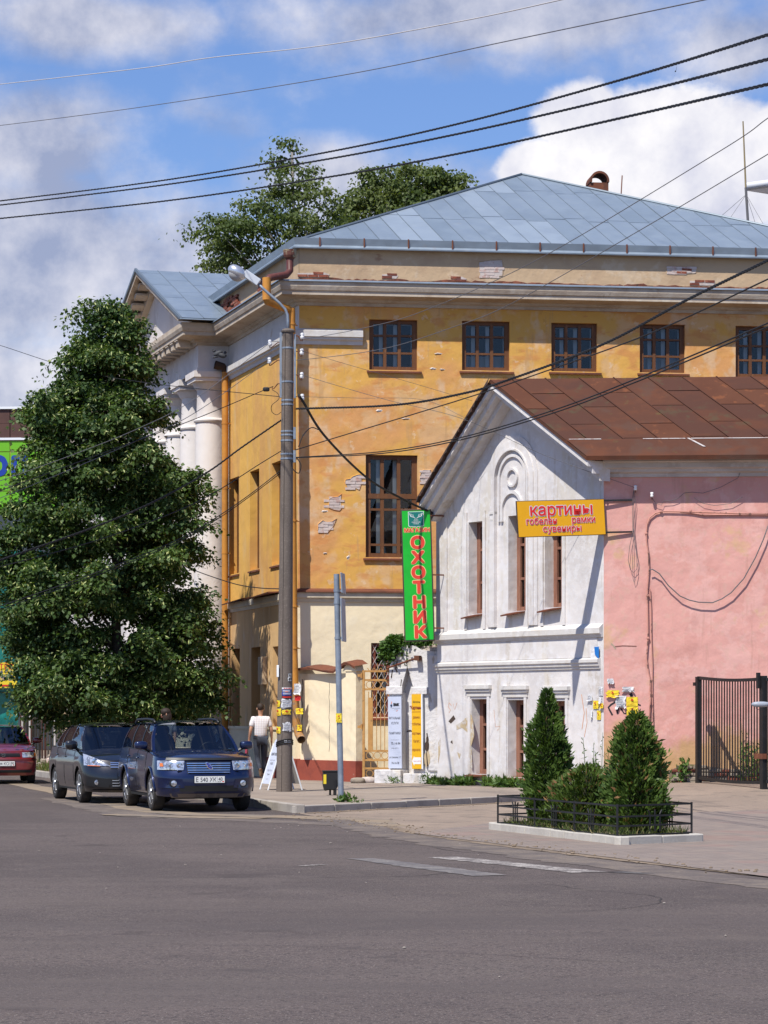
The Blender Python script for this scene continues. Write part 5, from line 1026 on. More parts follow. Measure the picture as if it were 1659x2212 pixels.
INS = [(583, 741, -1), (582, 779, -1), (653, 726, 1), (652, 760, 1), (652, 811, 1), (653, 858, 1), (588, 830, -1)]
for k, (u, v, s) in enumerate(INS):
    p = px(u, v, PY); b = Vector((px(606.5 if s < 0 else 637, v, PY).x, PY, p.z+.01)); q = MB()
    q.tube([b, b+Vector((s*.06, 0, 0)), p+Vector((-s*.03, 0, -.09)), p+Vector((0, 0, -.10)), p+Vector((0, 0, -.05))], .011, 6); q.build('hook', RUSTS, PO)
    if k < 6: q = MB(); q.lathe((p.x, p.y, p.z-.06), [(.03, 0), (.042, .015), (.042, .05), (.028, .065), (.028, .075), (.038, .085), (.036, .115), (.018, .125)], 12); q.build('insulator', PORC, PO, smooth='auto')
q = MB(); q.lathe(PTp+Vector((0, 0, -.02)), [(.135, 0), (.14, .03), (.10, .07), (.05, .08)], 14); q.build('pole_cap', CONC, PO)
q = MB(); q.tube([px(u, v, PY-.02) for u, v in ((622, 722), (622, 695), (621, 680), (616, 668), (604, 655), (588, 641), (570, 625), (552, 607))], .028, 8); q.build('lamp_arm', STEEL, PO, smooth=True)
a, b = px(559, 612, PY-.02), px(527, 590, PY-.02); dv = (b-a).normalized(); up = Vector((dv.z, 0, -dv.x)); up = up if up.z > 0 else -up
q = MB(); q.box(a-up*.065-Vector((0, .06, 0)), b-a, up*.15, Vector((0, .13, 0))); lampb = q.build('lamp_gear_box', pmat('lamp_pale_grey', (.52, .55, .60), (), .45), PO, bevel=.012)
c = px(512, 588, PY-.02); rot = Matrix((( -dv.x, 0, -up.x), (0, 1, 0), (-dv.z, 0, -up.z))); rot = Matrix(((dv.x, 0, up.x), (0, 1, 0), (dv.z, 0, up.z)))
q = MB(); q.ball(c, (.20, .15, .125), .95, 18, 12, rot); q.build('lamp_dome', SILV, PO, smooth=True)
q = MB(); q.ball(c-up*.045-dv*.01, (.165, .125, .135), 1, 16, 10, rot); q.build('lamp_glass', pmat('lamp_glass_grey', (.34, .34, .34), (), .15, spec=.7), PO, smooth=True)
q = MB(); z0 = PB.z+.98
for zz_ in (z0, z0-.03, z0+.04):
    q.tube([Vector((pc(zz_).x+(prad(zz_)+.012)*math.cos(k*math.pi/8), pc(zz_).y+(prad(zz_)+.012)*math.sin(k*math.pi/8), zz_+.05*math.cos(k*math.pi/8+1))) for k in range(17)], .010, 5)
q.build('tied_wire', CABLE, PO)
# flyers wrapped on the pole
def pflyer(x0, x1, y0, y1, mat, lbl, kind, torn=.1):
    u0, u1, v0, v1 = 553+x0*.1375, 553+x1*.1375, 1437.8+y0*.1375, 1437.8+y1*.1375
    z0, z1 = vz(v1), vz(v0); zc = (z0+z1)/2; r = prad(zc)+.006; c = pc(zc); s = PY/FPX; uc = CX+c.x/PY*FPX
    ang = lambda u: math.asin(max(-1, min(1, (u-uc)*s/r)))
    a0, a1 = ang(u0), ang(u1)
    class PF:
        def pt(self, t, z, d=0): return Vector((pc(zc).x+(r+d)*math.sin(a0+(a1-a0)*t), pc(zc).y-(r+d)*math.cos(a0+(a1-a0)*t), z0+(z1-z0)*z))
    F = PF(); P = thing('pole_flyer', lbl, 'flyer', F.pt(.5, 0), group='flyers pasted round the concrete pole'); q = MB()
    q.grid([[F.pt(j/8+(random.uniform(-.06, .06) if torn and j in (0, 8) else 0), i/6+(random.uniform(0, torn) if i == 0 else -random.uniform(0, torn) if i == 6 else 0), random.uniform(0, .008)) for j in range(9)] for i in range(7)]); q.build('sheet', mat, P, recalc=False)
    def strip(a, b, z, h, m): w = MB(); w.grid([[F.pt(a+(b-a)*j/6, zz, .012) for j in range(7)] for zz in (z, z+h)]); w.build('print', m, P, recalc=False)
    if kind == 'yellow':
        for i in range(3): strip(.1, random.uniform(.6, .9), .1+i*.11, .05, pmat('brown_ink', (.45, .20, .02), (), .8))
        w = MB(); w.add([F.pt(.5+.22*(1 if k % 2 == 0 else .5)*math.sin(math.pi*k/5), .66+.2*(1 if k % 2 == 0 else .5)*math.cos(math.pi*k/5), .012) for k in range(10)], [tuple(range(10))]); w.build('red_emblem', INKR, P, recalc=False)
    elif kind == 'blue':
        strip(.0, 1, .80, .2, PAPER); strip(.15, .95, .84, .11, INKR); strip(.08, .8, .55, .10, SWHT); strip(.3, .6, .47, .08, INKR); strip(.1, .9, .33, .05, SWHT); strip(.1, .85, .22, .05, SWHT)
    elif kind == 'text':
        for i in range(5): strip(.1, random.uniform(.6, .92), .12+i*.16, .05, INKG)
    elif kind == 'plate': strip(.15, .5, .15, .7, INK); strip(.6, .85, .15, .7, INK)
    return P
pflyer(415, 556, 345, 480, INKB, 'dark blue advert with red heading on the concrete pole', 'blue')
pflyer(420, 556, 482, 508, INKR, 'small red paper strip under the blue advert', 'none')
pflyer(405, 556, 515, 680, PAPER, 'shredded grey remains of flyers below the blue advert', 'text', .3)
pflyer(325, 382, 540, 655, PAPY, 'yellow flyer highest on the pole shaft', 'yellow'); pflyer(320, 398, 672, 792, PAPY, 'yellow flyer just below the highest one on the pole', 'yellow')
pflyer(412, 548, 685, 780, PAPY, 'wide torn yellow flyer across the front of the pole', 'yellow', .25); pflyer(302, 390, 952, 1075, PAPY, 'yellow flyer lowest on the pole', 'yellow')
pflyer(425, 552, 880, 1045, PAPER, 'torn white notice on the pole below the wide yellow flyer', 'text', .3); pflyer(450, 548, 1170, 1220, PAPER, 'last small white paper scrap low on the pole', 'none', .4)
pflyer(505, 553, 185, 242, SWHT, 'lower small white number plate on the pole', 'plate', 0); pflyer(513, 553, 130, 180, SWHT, 'upper small black and white plate on the pole', 'plate', 0)
q = MB(); a = px(598, 1437, PY-.02); b = px(603, 1463, PY-.02); q.box((a.x, PY-.12, b.z), (b.x-a.x, -.03, 0), (0, .02, 0), (0, 0, a.z-b.z)); tg = q.build('number_tag', SWHT, bevel=.01); tag(tg, 'white number tag sticking out at the edge of the pole', 'tag')
# flyers on the drainpipe foot
def dflyer(x0, x1, y0, y1, mat, lbl, kind):
    Fd = Fr((px(640, 1500, 62.42).x, 62.42, 0), (1, 0), (0, -1)); return flyer(Fd, 553+x0*.1375, 1437.8+y0*.1375, 553+x1*.1375, 1437.8+y1*.1375, mat, lbl, kind, d=.0, torn=.1, grp='flyers on the ochre drainpipe')
dflyer(595, 700, 285, 460, PAPER, 'white notice highest on the ochre drainpipe', 'text'); dflyer(612, 702, 470, 555, INKR, 'red and white notice on the ochre drainpipe', 'none'); dflyer(628, 742, 670, 765, PAPY, 'wide yellow flyer on the drainpipe foot', 'yellow'); dflyer(645, 718, 930, 1025, PAPY, 'small yellow flyer lowest on the drainpipe', 'yellow')
# ------------------------------------------------------------ road sign seen from its edge
SPY = 47.0; a, b = px(737, 1733, SPY), px(727, 1240, SPY); a.z = .1
SP = thing('road_sign', 'leaning galvanised sign post with two road signs seen edge-on', 'sign', a)
q = MB(); q.tube([a, b], .052, 14); q.build('post', STEEL, SP, smooth='auto')
for v0, v1, w in ((1238, 1282, .45), (1293, 1386, .5)):
    p, r = px(734, v1, SPY), px(731.5, v0, SPY); ax = Vector((.12, .99, 0)); q = MB(); q.box(p+Vector((.03, -.22, 0)), ax*w, Vector((.99, -.12, 0))*.025, r-p); q.build('sign_plate', STEEL, SP, bevel=.008)
for v in (1276, 1302, 1378):
    f = (1733-v)/(1733-1240); c = a.lerp(b, f); q = MB(); q.lathe((c.x, c.y, c.z-.02), [(.06, 0), (.06, .04)], 12); q.box(c+Vector((.03, -.03, -.02)), (.06, 0, 0), (0, .06, 0), (0, 0, .035)); q.build('clamp', STEEL, SP)
Fsp = Fr((a.lerp(b, .34).x, SPY-.055, 0), (1, 0), (0, -1)); flyer(Fsp, 725.5, 1541, 738, 1561, PAPY, 'yellow flyer wrapped on the leaning sign post', 'yellow', d=0, grp='flyer on the sign post')
# ------------------------------------------------------------ litter bin
BY = 50.8; c = px(717, 1714, BY); LB = thing('litter_bin', 'small black litter bin on two short legs by the sign post', 'bin', (c.x, c.y, .12)); s = BY/FPX
Fb = F3((c.x-.155, BY-.1, .12), (1, .15, 0), (0, 0, 1)); q = MB()
q.prism(Fb, [(.03, .42-.34), (.08, .10), (.24, .10), (.29, .20), (.31, .46), (.0, .47), (.0, .20)], -.20, 0); q.build('bin_body', BLKM, LB, bevel=.02)
q = MB(); q.fbox(Fb, -.012, .322, .45, .475, -.21, .012); q.build('bin_rim', BLKM, LB, bevel=.01)
for x in (.13, .21): q = MB(); q.fbox(Fb, x, x+.035, 0, .30, -.21, -.17 if x < .2 else .012); q.build('leg', BLK, LB)
q = MB(); q.fbox(Fb, -.004, .05, .22, .40, .001, .003); q.build('sticker', PAPY, LB)
# ------------------------------------------------------------ folding advertising board
cb = (px(572, 1704.5, 54.6)+px(642, 1704, 54.6))/2; cb.z = .12; wv = Vector((.19, -.57, 0)).normalized()*.62; sv_ = Vector((.345, .10, 0))
AB = thing('a_board', 'white folding pavement board leaning open behind the concrete pole', 'sign board', cb)
ABW = pmat('board_white', (.58, .61, .70), [((.52, .55, .64), 3, .45, .62, .5)], .4); ABB = pmat('board_back', (.34, .32, .30), (), .7)
for s, mt in ((-1, ABW), (1, ABB)):
    o = cb + sv_*s - wv/2 + Vector((0, 0, 0)); upv = Vector((0, 0, 1.06)) - sv_*s*.93
    F = F3(o, wv, upv); L = upv.length
    q = MB(); q.prism(F, [(.02, .13), (.60, .13), (.60, L-.14), (.55, L-.05), (.45, L), (.17, L), (.07, L-.05), (.02, L-.14)], -.006, .006); q.build('board', mt, AB)
    for x in (0, .60): q = MB(); q.tube([F.pt(x+.01, 0, 0), F.pt(x+.01, L-.12, 0)], .016, 6); q.build('frame_tube', SWHT, AB)
    if s < 0:
        dd = .008 if (F.n.x < 0) else -.009
        for tx, sz, z in (('ВМК', .12, .86), ('ПАМЯТНИКИ', .085, .66), ('действует система', .04, .56), ('СКИДОК', .06, .49), ('8 (4852) 73-21-24', .05, .36), ('75-14-94', .055, .28), ('www.vmk.ru', .04, .2)):
            text(tx, sz, F, .31, L*z, dd, INK if sz > .05 else INKG, AB, .001, sx=.85)
# ------------------------------------------------------------ overhead wires
def catm(P, n=10):
    P = [P[0]*2-P[1]] + P + [P[-1]*2-P[-2]]; out = []
    for i in range(1, len(P)-2):
        for k in range(n):
            t = k/n; a, b, c, d = P[i-1:i+3]; out.append(.5*((2*b)+(c-a)*t+(2*a-5*b+4*c-d)*t*t+(3*b-a-3*c+d)*t**3))
    return out + [P[-2]]
def wire(pts, r, mat, lbl, n=10, name='overhead_wire', twist=0, grp=None):
    P = catm([px(*p) for p in pts], n); q = MB()
    if twist:
        L = 0; A = []; B = []; C = []
        fine = [P[i].lerp(P[i+1], k/6) for i in range(len(P)-1) for k in range(6)]
        for i, p in enumerate(fine):
            if i: L += (p-fine[i-1]).length
            for k, S in enumerate((A, B, C)): S.append(p+Vector((.3, math.cos(L/twist*6.28+k*2.1), math.sin(L/twist*6.28+k*2.1)))*r*.9 - Vector((.3*r*.9, 0, 0)))
        for S in (A, B, C): q.tube(S, r*.72, 5)
    else: q.tube(P, r, 6)
    return tag(q.build(name, mat, smooth=True), lbl, 'wire', grp or 'overhead wires')
Y1 = lambda u, a=60, b=22: a+(b-a)*(u+60)/1820
W5 = lambda L: [(u, v, Y1(u)) for u, v in L]
wire(W5([(-60, 188), (0, 182), (300, 148), (460, 124), (700, 98), (1000, 45), (1210, 0), (1330, -28)]), .008, WIREL, 'pale thin wire highest across the sky')
wire(W5([(-60, 276), (0, 271), (300, 232), (737, 163), (1100, 88), (1520, 0), (1620, -22)]), .007, WIREG, 'thin grey wire second from the top of the sky')
wire(W5([(-60, 440), (0, 434), (350, 390), (700, 330), (1000, 265), (1350, 170), (1659, 75), (1750, 45)]), .0115, CABLE, 'twisted black cable uppermost of the three crossing the treetops', twist=.5)
wire(W5([(-60, 449), (0, 443), (350, 400), (700, 345), (1000, 287), (1350, 207), (1659, 128), (1750, 105)]), .0115, CABLE, 'black cable in the middle of the three crossing the treetops', twist=.6)
wire(W5([(-60, 478), (0, 472), (350, 435), (700, 384), (1000, 330), (1350, 253), (1659, 182), (1750, 160)]), .0115, CABLE, 'black cable lowest of the three crossing the treetops', twist=.6)
Y2 = lambda u: 53.2-(u-640)*.021
W6 = lambda L: [(u, v, Y2(u)) for u, v in L]
wire(W6([(640, 883), (850, 875), (1000, 850), (1100, 820), (1300, 745), (1480, 650), (1659, 562), (1760, 508)]), .0145, CABLE, 'thick twisted cable from the pole over the rusty roof ridge', twist=.4)
wire(W6([(638, 972), (743, 940), (1000, 862), (1161, 808), (1400, 722), (1659, 603), (1760, 555)]), .010, CABLE, 'single cable from the pole just below the thick twisted one')
wire(W6([(640, 988), (829, 975), (1000, 944), (1199, 885), (1382, 815), (1659, 698), (1760, 652)]), .0105, CABLE, 'upper of the paired cables crossing the gable roof low')
wire(W6([(640, 989), (829, 979), (1000, 949), (1199, 891), (1382, 822), (1659, 706), (1760, 660)]), .0105, CABLE, 'lower of the paired cables crossing the gable roof low')
wire(W6([(583, 738), (652, 733), (798, 706), (922, 669), (1161, 561), (1546, 332), (1659, 255), (1760, 185)]), .006, WIREG, 'thin wire from the topmost insulator rising over the blue-grey roof')
wire(W6([(582, 777), (652, 777), (825, 754), (975, 708), (1106, 655), (1400, 487), (1659, 333), (1760, 272)]), .006, WIREG, 'thin wire below it rising over the blue-grey roof edge')
wire([(652, 758, 53.2), (760, 790, 54.5), (900, 830, 56), (1020, 866, 57.2)], .004, WIREG, 'fine wire slanting down from the pole to the gable peak')
wire([(652, 810, 53.2), (829, 862, 53.6), (1000, 905, 53.8), (1180, 985, 53.9), (1371, 1053, 53.85)], .005, WIREG, 'fine wire slanting from the pole down to the pink wall insulator')
wire([(-60, 730, 80), (0, 746, 76), (170, 800, 66), (334, 829, 60), (606, 857, 53.3)], .008, CABLE, 'thin wire passing behind the linden top to the pole')
wire([(652, 857, 53.2), (780, 860, 55), (915, 864, 57), (1010, 905, 57)], .004, WIREG, 'finest level wire from the lowest insulator')
wire([(644, 852, 53.1), (655, 868, 53.2), (700, 940, 54.4), (790, 1030, 56.6), (870, 1078, 58.2), (945, 1113, 59.0)], .026, CABLE, 'thick black service cable drooping from the pole to the gable corner')
wire([(645, 965, 53.2), (655, 940, 53.3), (672, 924, 53.6), (688, 928, 53.9)], .010, CABLE, 'short looped cable joining the drooping service cable', grp='loops at the pole')
wire([(642, 990, 53.1), (650, 1005, 53.1), (645, 1022, 53.1), (632, 1012, 53.1), (628, 994, 53.1)], .011, CABLE, 'small cable loop hanging on the pole side', grp='loops at the pole')
wire([(588, 842, 53.2), (600, 850, 53.1), (602, 862, 53.1), (587, 876, 53.1), (588, 890, 53.1), (598, 896, 53.1), (607, 890, 53.1)], .006, CABLE, 'thin curled wire loop hanging before the ochre wall', grp='loops at the pole')
W7 = lambda L: [(u, v, 53.3-(605-u)*.012) for u, v in L]
wire(W7([(607, 908), (520, 968), (445, 1022), (330, 1085), (200, 1140), (0, 1210), (-60, 1230)]), .013, CABLE, 'thick twisted cable from the pole down through the linden', twist=.4)
wire(W7([(590, 835), (572, 842), (419, 906), (221, 979), (0, 1060), (-60, 1080)]), .008, CABLE, 'cable with black connector running from the pole to the linden')
q = MB(); p = px(575, 841, 53.3); q.ball(p, (.07, .04, .045), .6); tag(q.build('cable_connector', BLKM), 'black cable connector on the wire beside the pole', 'connector')
wire(W7([(582, 741), (419, 863), (300, 925), (150, 985), (-60, 1060)]), .006, WIREG, 'thin wire from the topmost insulator sloping along the street')
wire(W7([(581, 779), (419, 893), (300, 950), (150, 1015), (-60, 1100)]), .006, WIREG, 'thin wire from the second insulator sloping along the street')
wire(W7([(606, 975), (560, 1003), (470, 1060), (380, 1105), (200, 1170), (-60, 1240)]), .009, CABLE, 'upper thin cable crossing the tall ochre side windows')
wire(W7([(606, 1017), (540, 1068), (470, 1116), (380, 1168), (200, 1240), (-60, 1330)]), .009, CABLE, 'upper of the paired cables low across the ochre side wall')
wire(W7([(606, 1022), (540, 1072), (470, 1121), (380, 1173), (200, 1246), (-60, 1337)]), .008, CABLE, 'lower of the paired cables low across the ochre side wall')
wire([(603, 1272, 53.3), (560, 1270, 57), (510, 1262, 63), (450, 1243, 68), (405, 1226, 70)], .012, CABLE, 'low slack wire from the pole to the white column')
# ------------------------------------------------------------ parked cars (local axes: x forward, y to the car's left, z up)
TYRE = pmat('tyre_rubber', (.028, .026, .025), [((.09, .075, .06), 5, .5, .66, .5)], .9); RIM = pmat('alloy_rim', (.56, .57, .59), (), .3, metal=.8); WELL = pmat('wheel_well', (.006, .006, .006), (), .95)
LENS = pmat('headlight_lens', (.62, .64, .68), [((.16, .17, .19), 13, .46, .58, .8), ((.85, .86, .9), 21, .58, .66, .8)], .12, metal=.55, spec=.8, coat=1); AMBER = pmat('amber_lens', (.62, .16, .02), (), .15, coat=1)
CARG = glassmat('car_glass', (.46, .52, .53), .05); TRIM = pmat('black_trim', (.012, .012, .013), (), .45); SEATM = pmat('seat_fabric', (.035, .035, .04), (), .9); PLATE = pmat('number_plate', (.70, .70, .68), (), .4)
def carpaint(n, c, dirt=(.16, .12, .09), metal=.35, dk=.35):
    m = pmat(n, c, [(dirt, 2.0, .54, .72, dk), (tuple(v*1.25 for v in c), .8, .4, .65, .5)], .30, metal=metal, spec=.5, coat=1.0); return m
def lerp(a, b, t): return a+(b-a)*max(0, min(1, t))
def interp(T, x):
    if x <= T[0][0]: return T[0][1]
    for (a, p), (b, q) in zip(T, T[1:]):
        if x <= b: return p+(q-p)*(x-a)/(b-a)
    return T[-1][1]
def car(name, lbl, loc, head, S):
    C = thing(name, lbl, 'car', loc, head, 'cars parked along the kerb'); ROOT[C.name] = Vector((0, 0, 0))
    n, xf1, a, xr1, ar = S['n'], S['xf1'], S['a'], S['xr1'], S['ar']
    W = lambda z: interp(S['W'], z); dxf = lambda z: interp(S['dxf'], z); zt = lambda x: interp(S['zt'], x)
    def zb(x):
        z = interp(S['zb'], x)
        for xw in S['ax']:
            if abs(x-xw) < S['Ra']: z = max(z, S['Rw']+math.sqrt(S['Ra']**2-(x-xw)**2))
        return z
    def Xf(y, z, off=0): return xf1 + a*max(0, 1-(abs(y)/W(z))**n)**(1/n) + dxf(z) + off
    plan = []
    for k in range(15): th = math.pi/2*k/15; plan.append((xf1+a*math.cos(th)**(2/n), math.sin(th)**(2/n), 1))
    for k in range(81): plan.append((xf1+(xr1-xf1)*k/80, 1, 0))
    for k in range(1, 13): th = math.pi/2*k/12; plan.append((xr1-ar*math.sin(th)**(2/3.), math.cos(th)**(2/3.), 0))
    fr = [0, .08, .18, .28, .38, .48, .58, .68, .78, .87, .94, 1]
    def row(p, s):
        x, y, f = p; r = []
        for t in fr:
            z = zb(x)+(zt(x)-zb(x))*t; k = max(0, min(1, (x-(xf1-.35))/.35)); crease = S.get('crease', 0)*math.exp(-((z-S.get('zcr', .75))/.05)**2)
            r.append((x+dxf(z)*k, s*y*(W(z)+crease), z))
        return r
    q = MB(); rows = [row(p, 1) for p in plan] + [row(p, -1) for p in plan[::-1]]; rows.append(rows[0]); q.grid(rows)
    # shoulders and tail closing the shell at belt level
    for p0, p1 in zip(plan, plan[1:]):
        if p0[0] < S['cowl']+.02:
            for s in (1, -1):
                A, B = row(p0, s)[-1], row(p1, s)[-1]; q.add([A, B, (B[0], B[1]*.86, B[2]+.015), (A[0], A[1]*.86, A[2]+.015)], [(0, 1, 2, 3)])
    body = q.build('body', S['paint'], C, smooth='auto')
    # bonnet
    q = MB(); hr = []
    for p in plan:
        if p[0] < S['cowl']-.06: break
        L = row(p, 1)[-1]; r = []
        for k in range(13):
            f = -1+2*k/12; cr = S['crown']*(1-abs(f)**2.4)*min(1, (S['nose']-p[0])/.35+.15); r.append((L[0]+.0, -L[1]*f, L[2]+cr+.004))
        hr.append(r)
    q.grid(hr[1:]); q.build('bonnet', S['paint'], C, smooth=True)
    q = MB(); q.grid([[(x, y, zt(x)-.02) for y in np.linspace(-W(.9)*.9, W(.9)*.9, 5)] for x in np.linspace(S['cowl'], xr1-ar*.7, 12)]); q.build('cabin_floor', SEATM, C)
    # underbody and wheel wells
    q = MB(); q.abox(xr1-ar*.6, xf1+a*.45, -.56, .56, .22, .60); q.abox(S['ax'][1]+S['Ra'], S['ax'][0]-S['Ra'], -W(.4)+.03, W(.4)-.03, .24, .55); q.build('underbody', WELL, C)
    for xw in S['ax']:
        for s in (1, -1):
            q = MB(); y0, y1 = s*.50, s*(W(.6)-.02); m_ = 14
            q.grid([[(xw+(S['Ra']+.01)*math.cos(math.pi*k/m_), y, S['Rw']+(S['Ra']+.01)*math.sin(math.pi*k/m_)) for k in range(m_+1)] for y in (y0, y1)]); q.add([(xw+S['Ra']*math.cos(math.pi*k/m_), y0, S['Rw']+S['Ra']*math.sin(math.pi*k/m_)) for k in range(m_+1)] + [(xw-S['Ra'], y0, .2), (xw+S['Ra'], y0, .2)], [tuple(range(m_+3))]); q.build('wheel_well', WELL, C)
            if S.get('lip'):
                q = MB(); q.tube([(xw+(S['Ra']+.012)*math.cos(math.pi*k/20), s*(W(S['Rw']+S['Ra']*math.sin(math.pi*k/20))+.004), S['Rw']+(S['Ra']+.012)*math.sin(math.pi*k/20)) for k in range(21)], .022, 6); q.build('arch_lip', S['paint'], C, smooth=True)
            # wheel
            c = (xw, s*S['tr'], S['Rw']); Rw = S['Rw']; wh = S['ww']/2; k = Rw/.335; q = MB()
            q.lathe(c, [(.215*k, -wh*.85), (.29*k, -wh), (.322*k, -wh*.85), (Rw, -wh*.5), (Rw, wh*.5), (.322*k, wh*.85), (.29*k, wh), (.215*k, wh*.85)], 30, (0, 1, 0)); wo_ = q.build('wheel', TYRE, C, smooth='auto')
            q = MB(); q.lathe((xw, s*(S['tr']+wh*.55), Rw), [(.222*k, -wh*.9*s), (.224*k, wh*.32*s), (.21*k, wh*.34*s), (.19*k, wh*.05*s), (.19*k, -wh*.9*s)], 26, (0, 1, 0)); q.build('rim', RIM, wo_, smooth='auto')
            q = MB(); q.lathe((xw, s*(S['tr']+wh*.15), Rw), [(.20*k, 0), (.20*k, .01*s)], 20, (0, 1, 0)); q.build('brake', WELL, wo_)
            ns = S['spokes']; q = MB()
            for j in range(ns):
                th = 2*math.pi*j/ns+.3; d = Vector((math.cos(th), 0, math.sin(th))); e = Vector((-math.sin(th), 0, math.cos(th))); o_ = Vector((xw, s*(S['tr']+wh*.74), Rw)); w0, w1 = .030*k, .018*k
                q.add([o_+d*.03-e*w0, o_+d*.205*k-e*w1, o_+d*.205*k+e*w1, o_+d*.03+e*w0] + [p+Vector((0, s*.028, 0)) for p in (o_+d*.03-e*w0, o_+d*.205*k-e*w1, o_+d*.205*k+e*w1, o_+d*.03+e*w0)], [(0, 1, 2, 3), (4, 5, 6, 7), (0, 1, 5, 4), (2, 3, 7, 6), (1, 2, 6, 5)])
            q.lathe((xw, s*(S['tr']+wh*.74), Rw), [(.055*k, 0), (.05*k, .04*s)], 14, (0, 1, 0)); q.build('spokes', RIM, wo_)
    # greenhouse
    G = S['gh']; yb, yr = G['yb'], G['yr']; zr = lambda x: interp(G['zr'], x)
    def side(x, f, s): # f 0 belt .. 1 roof edge
        return Vector((x, s*lerp(yb, yr, f), lerp(zt(x)+.005, zr(x), f)))
    wins = G['wins']; px_ = []
    pill = [(G['A'][0], wins[0][0], G['A'][1], wins[0][2])] + [(wins[i][1], wins[i+1][0], wins[i][3], wins[i+1][2]) for i in range(len(wins)-1)] + [(wins[-1][1], G['D'][0], wins[-1][3], G['D'][1])]
    for s in (1, -1):
        for (b0, b1, t0, t1) in pill:
            q = MB(); R0 = [side(b0+(t0-b0)*f, f, s)+Vector((0, s*.035*math.sin(math.pi*f), 0)) for f in np.linspace(0, 1, 6)]; R1 = [side(b1+(t1-b1)*f, f, s)+Vector((0, s*.035*math.sin(math.pi*f), 0)) for f in np.linspace(0, 1, 6)]
            inn = Vector((0, -s*.05, 0)); q.grid([[p0, p1, p1+inn, p0+inn, p0] for p0, p1 in zip(R0, R1)]); q.build('pillar', S.get('pillar', S['paint']) if b0 not in (G['A'][0],) and b1 != G['D'][0] else S['paint'], C, smooth=False)
        for (b0, b1, t0, t1) in wins:
            q = MB(); q.grid([[side(lerp(b0, b1, u)+(lerp(t0, t1, u)-lerp(b0, b1, u))*f, f, s)+Vector((0, s*.035*math.sin(math.pi*f)-s*.008, 0)) for u in np.linspace(0, 1, 4)] for f in np.linspace(0, .97, 6)]); q.build('side_window', CARG, C, smooth=True)
        q = MB(); q.tube([side(x, 0, s)+Vector((0, s*.012, .0)) for x in np.linspace(G['A'][0], G['D'][0], 14)], .012, 5); q.build('window_trim', S.get('beltm', TRIM), C)
    A0, A1 = G['A']; D0, D1 = G['D']
    wsb = lambda y: S['cowl']+G['bul']*(1-(y/yb)**2)
    q = MB(); q.grid([[(lerp(wsb(f*yb*.985), A1+.02+.07*(1-f*f), t), f*lerp(yb, yr, t)*.975, lerp(zt(S['cowl'])+.02, zr(A1)+.005, t)+.03*math.sin(math.pi*t)*0) for f in np.linspace(-1, 1, 13)] for t in np.linspace(0, 1, 7)]); q.build('windscreen', CARG, C, smooth=True)
    q = MB(); q.grid([[(lerp(D0-.02-.05*(1-f*f), D1-.03*(1-f*f), t), f*lerp(yb, yr, t)*.97, lerp(zt(D0)+.02, zr(D1), t)) for f in np.linspace(-1, 1, 9)] for t in np.linspace(0, 1, 5)]); q.build('rear_window', CARG, C, smooth=True)
    q = MB(); q.grid([[(x + (.07*(1-f*f) if i == 0 else 0), f*(yr+.035), zr(x)-.02*abs(f)**6+G['rc']*(1-abs(f)**2.6)) for f in np.linspace(-1, 1, 17)] for i, x in enumerate(np.linspace(A1+.03, D1-.06, 16))]); q.build('roof', S['paint'], C, smooth=True)
    if S.get('rails'):
        for s in (1, -1):
            q = MB(); X = np.linspace(A1-.15, D1+.15, 12); q.tube([(x, s*(yr-.03), zr(x)+(.060 if 0 < i < 11 else .02)) for i, x in enumerate(X)], .022, 7); q.build('roof_rail', TRIM, C, smooth=True)
    # interior
    for s in (.36, -.36):
        q = MB(); q.ball((-.18, s, .95), (.10, .23, .38), .7, 12, 8); q.ball((-.25, s, zr(-.2)-.13), (.06, .13, .09), .7, 10, 6); q.build('front_seat', SEATM, C, smooth=True)
    q = MB(); q.ball((S['cowl']-.45, 0, zt(S['cowl'])-.03), (.34, yb*.93, .07), .6, 14, 6); q.build('dashboard', TRIM, C, smooth=True)
    q = MB(); cst = Vector((S['cowl']-.62, .36, zt(S['cowl'])-.0)); q.tube([cst+Vector((.06*math.sin(k*.3307), .18*math.cos(k*.3307), .17*math.sin(k*.3307))) for k in range(20)], .014, 6); q.build('steering_wheel', TRIM, C)
    q = MB(); q.ball((A1+.12, 0, zr(A1)-.12), (.03, .12, .035), .6); q.build('inner_mirror', TRIM, C)
    q = MB()
    for s in (.25, -.35): q.tube([(S['cowl']+.06, s, zt(S['cowl'])+.03), (S['cowl']+.0, s+.45, zt(S['cowl'])+.055)], .008, 5)
    q.build('wipers', TRIM, C)
    # mirrors
    for s in (1, -1):
        p = Vector((G['A'][0]-.22, s*(yb+.17), zt(.6)+.11)); q = MB(); q.ball(p, (.075, .115, .075*S.get('mh', 1)), .62, 14, 10); mo = q.build('mirror', S.get('mirror', S['paint']), C, smooth=True)
        q = MB(); q.tube([p-Vector((0, s*.06, .05)), (p.x-.02, s*(yb-.0), zt(.6)+.0)], .028, 6); q.build('mirror_arm', TRIM, mo)
    # handles and door gaps
    for s in (1, -1):
        for xh in S['handles']:
            z = zt(xh)-.13; q = MB(); q.ball((xh, s*(W(z)+.012), z), (.09, .016, .016), .6); q.build('door_handle', S['paint'], C, smooth=True)
        for xs in S['gaps']:
            q = MB(); zz_ = np.linspace(max(zb(xs), .3)+.03, zt(xs), 8); q.tube([(xs, s*(W(z)+.0015), z) for z in zz_], .004, 4); q.build('door_gap', WELL, C)
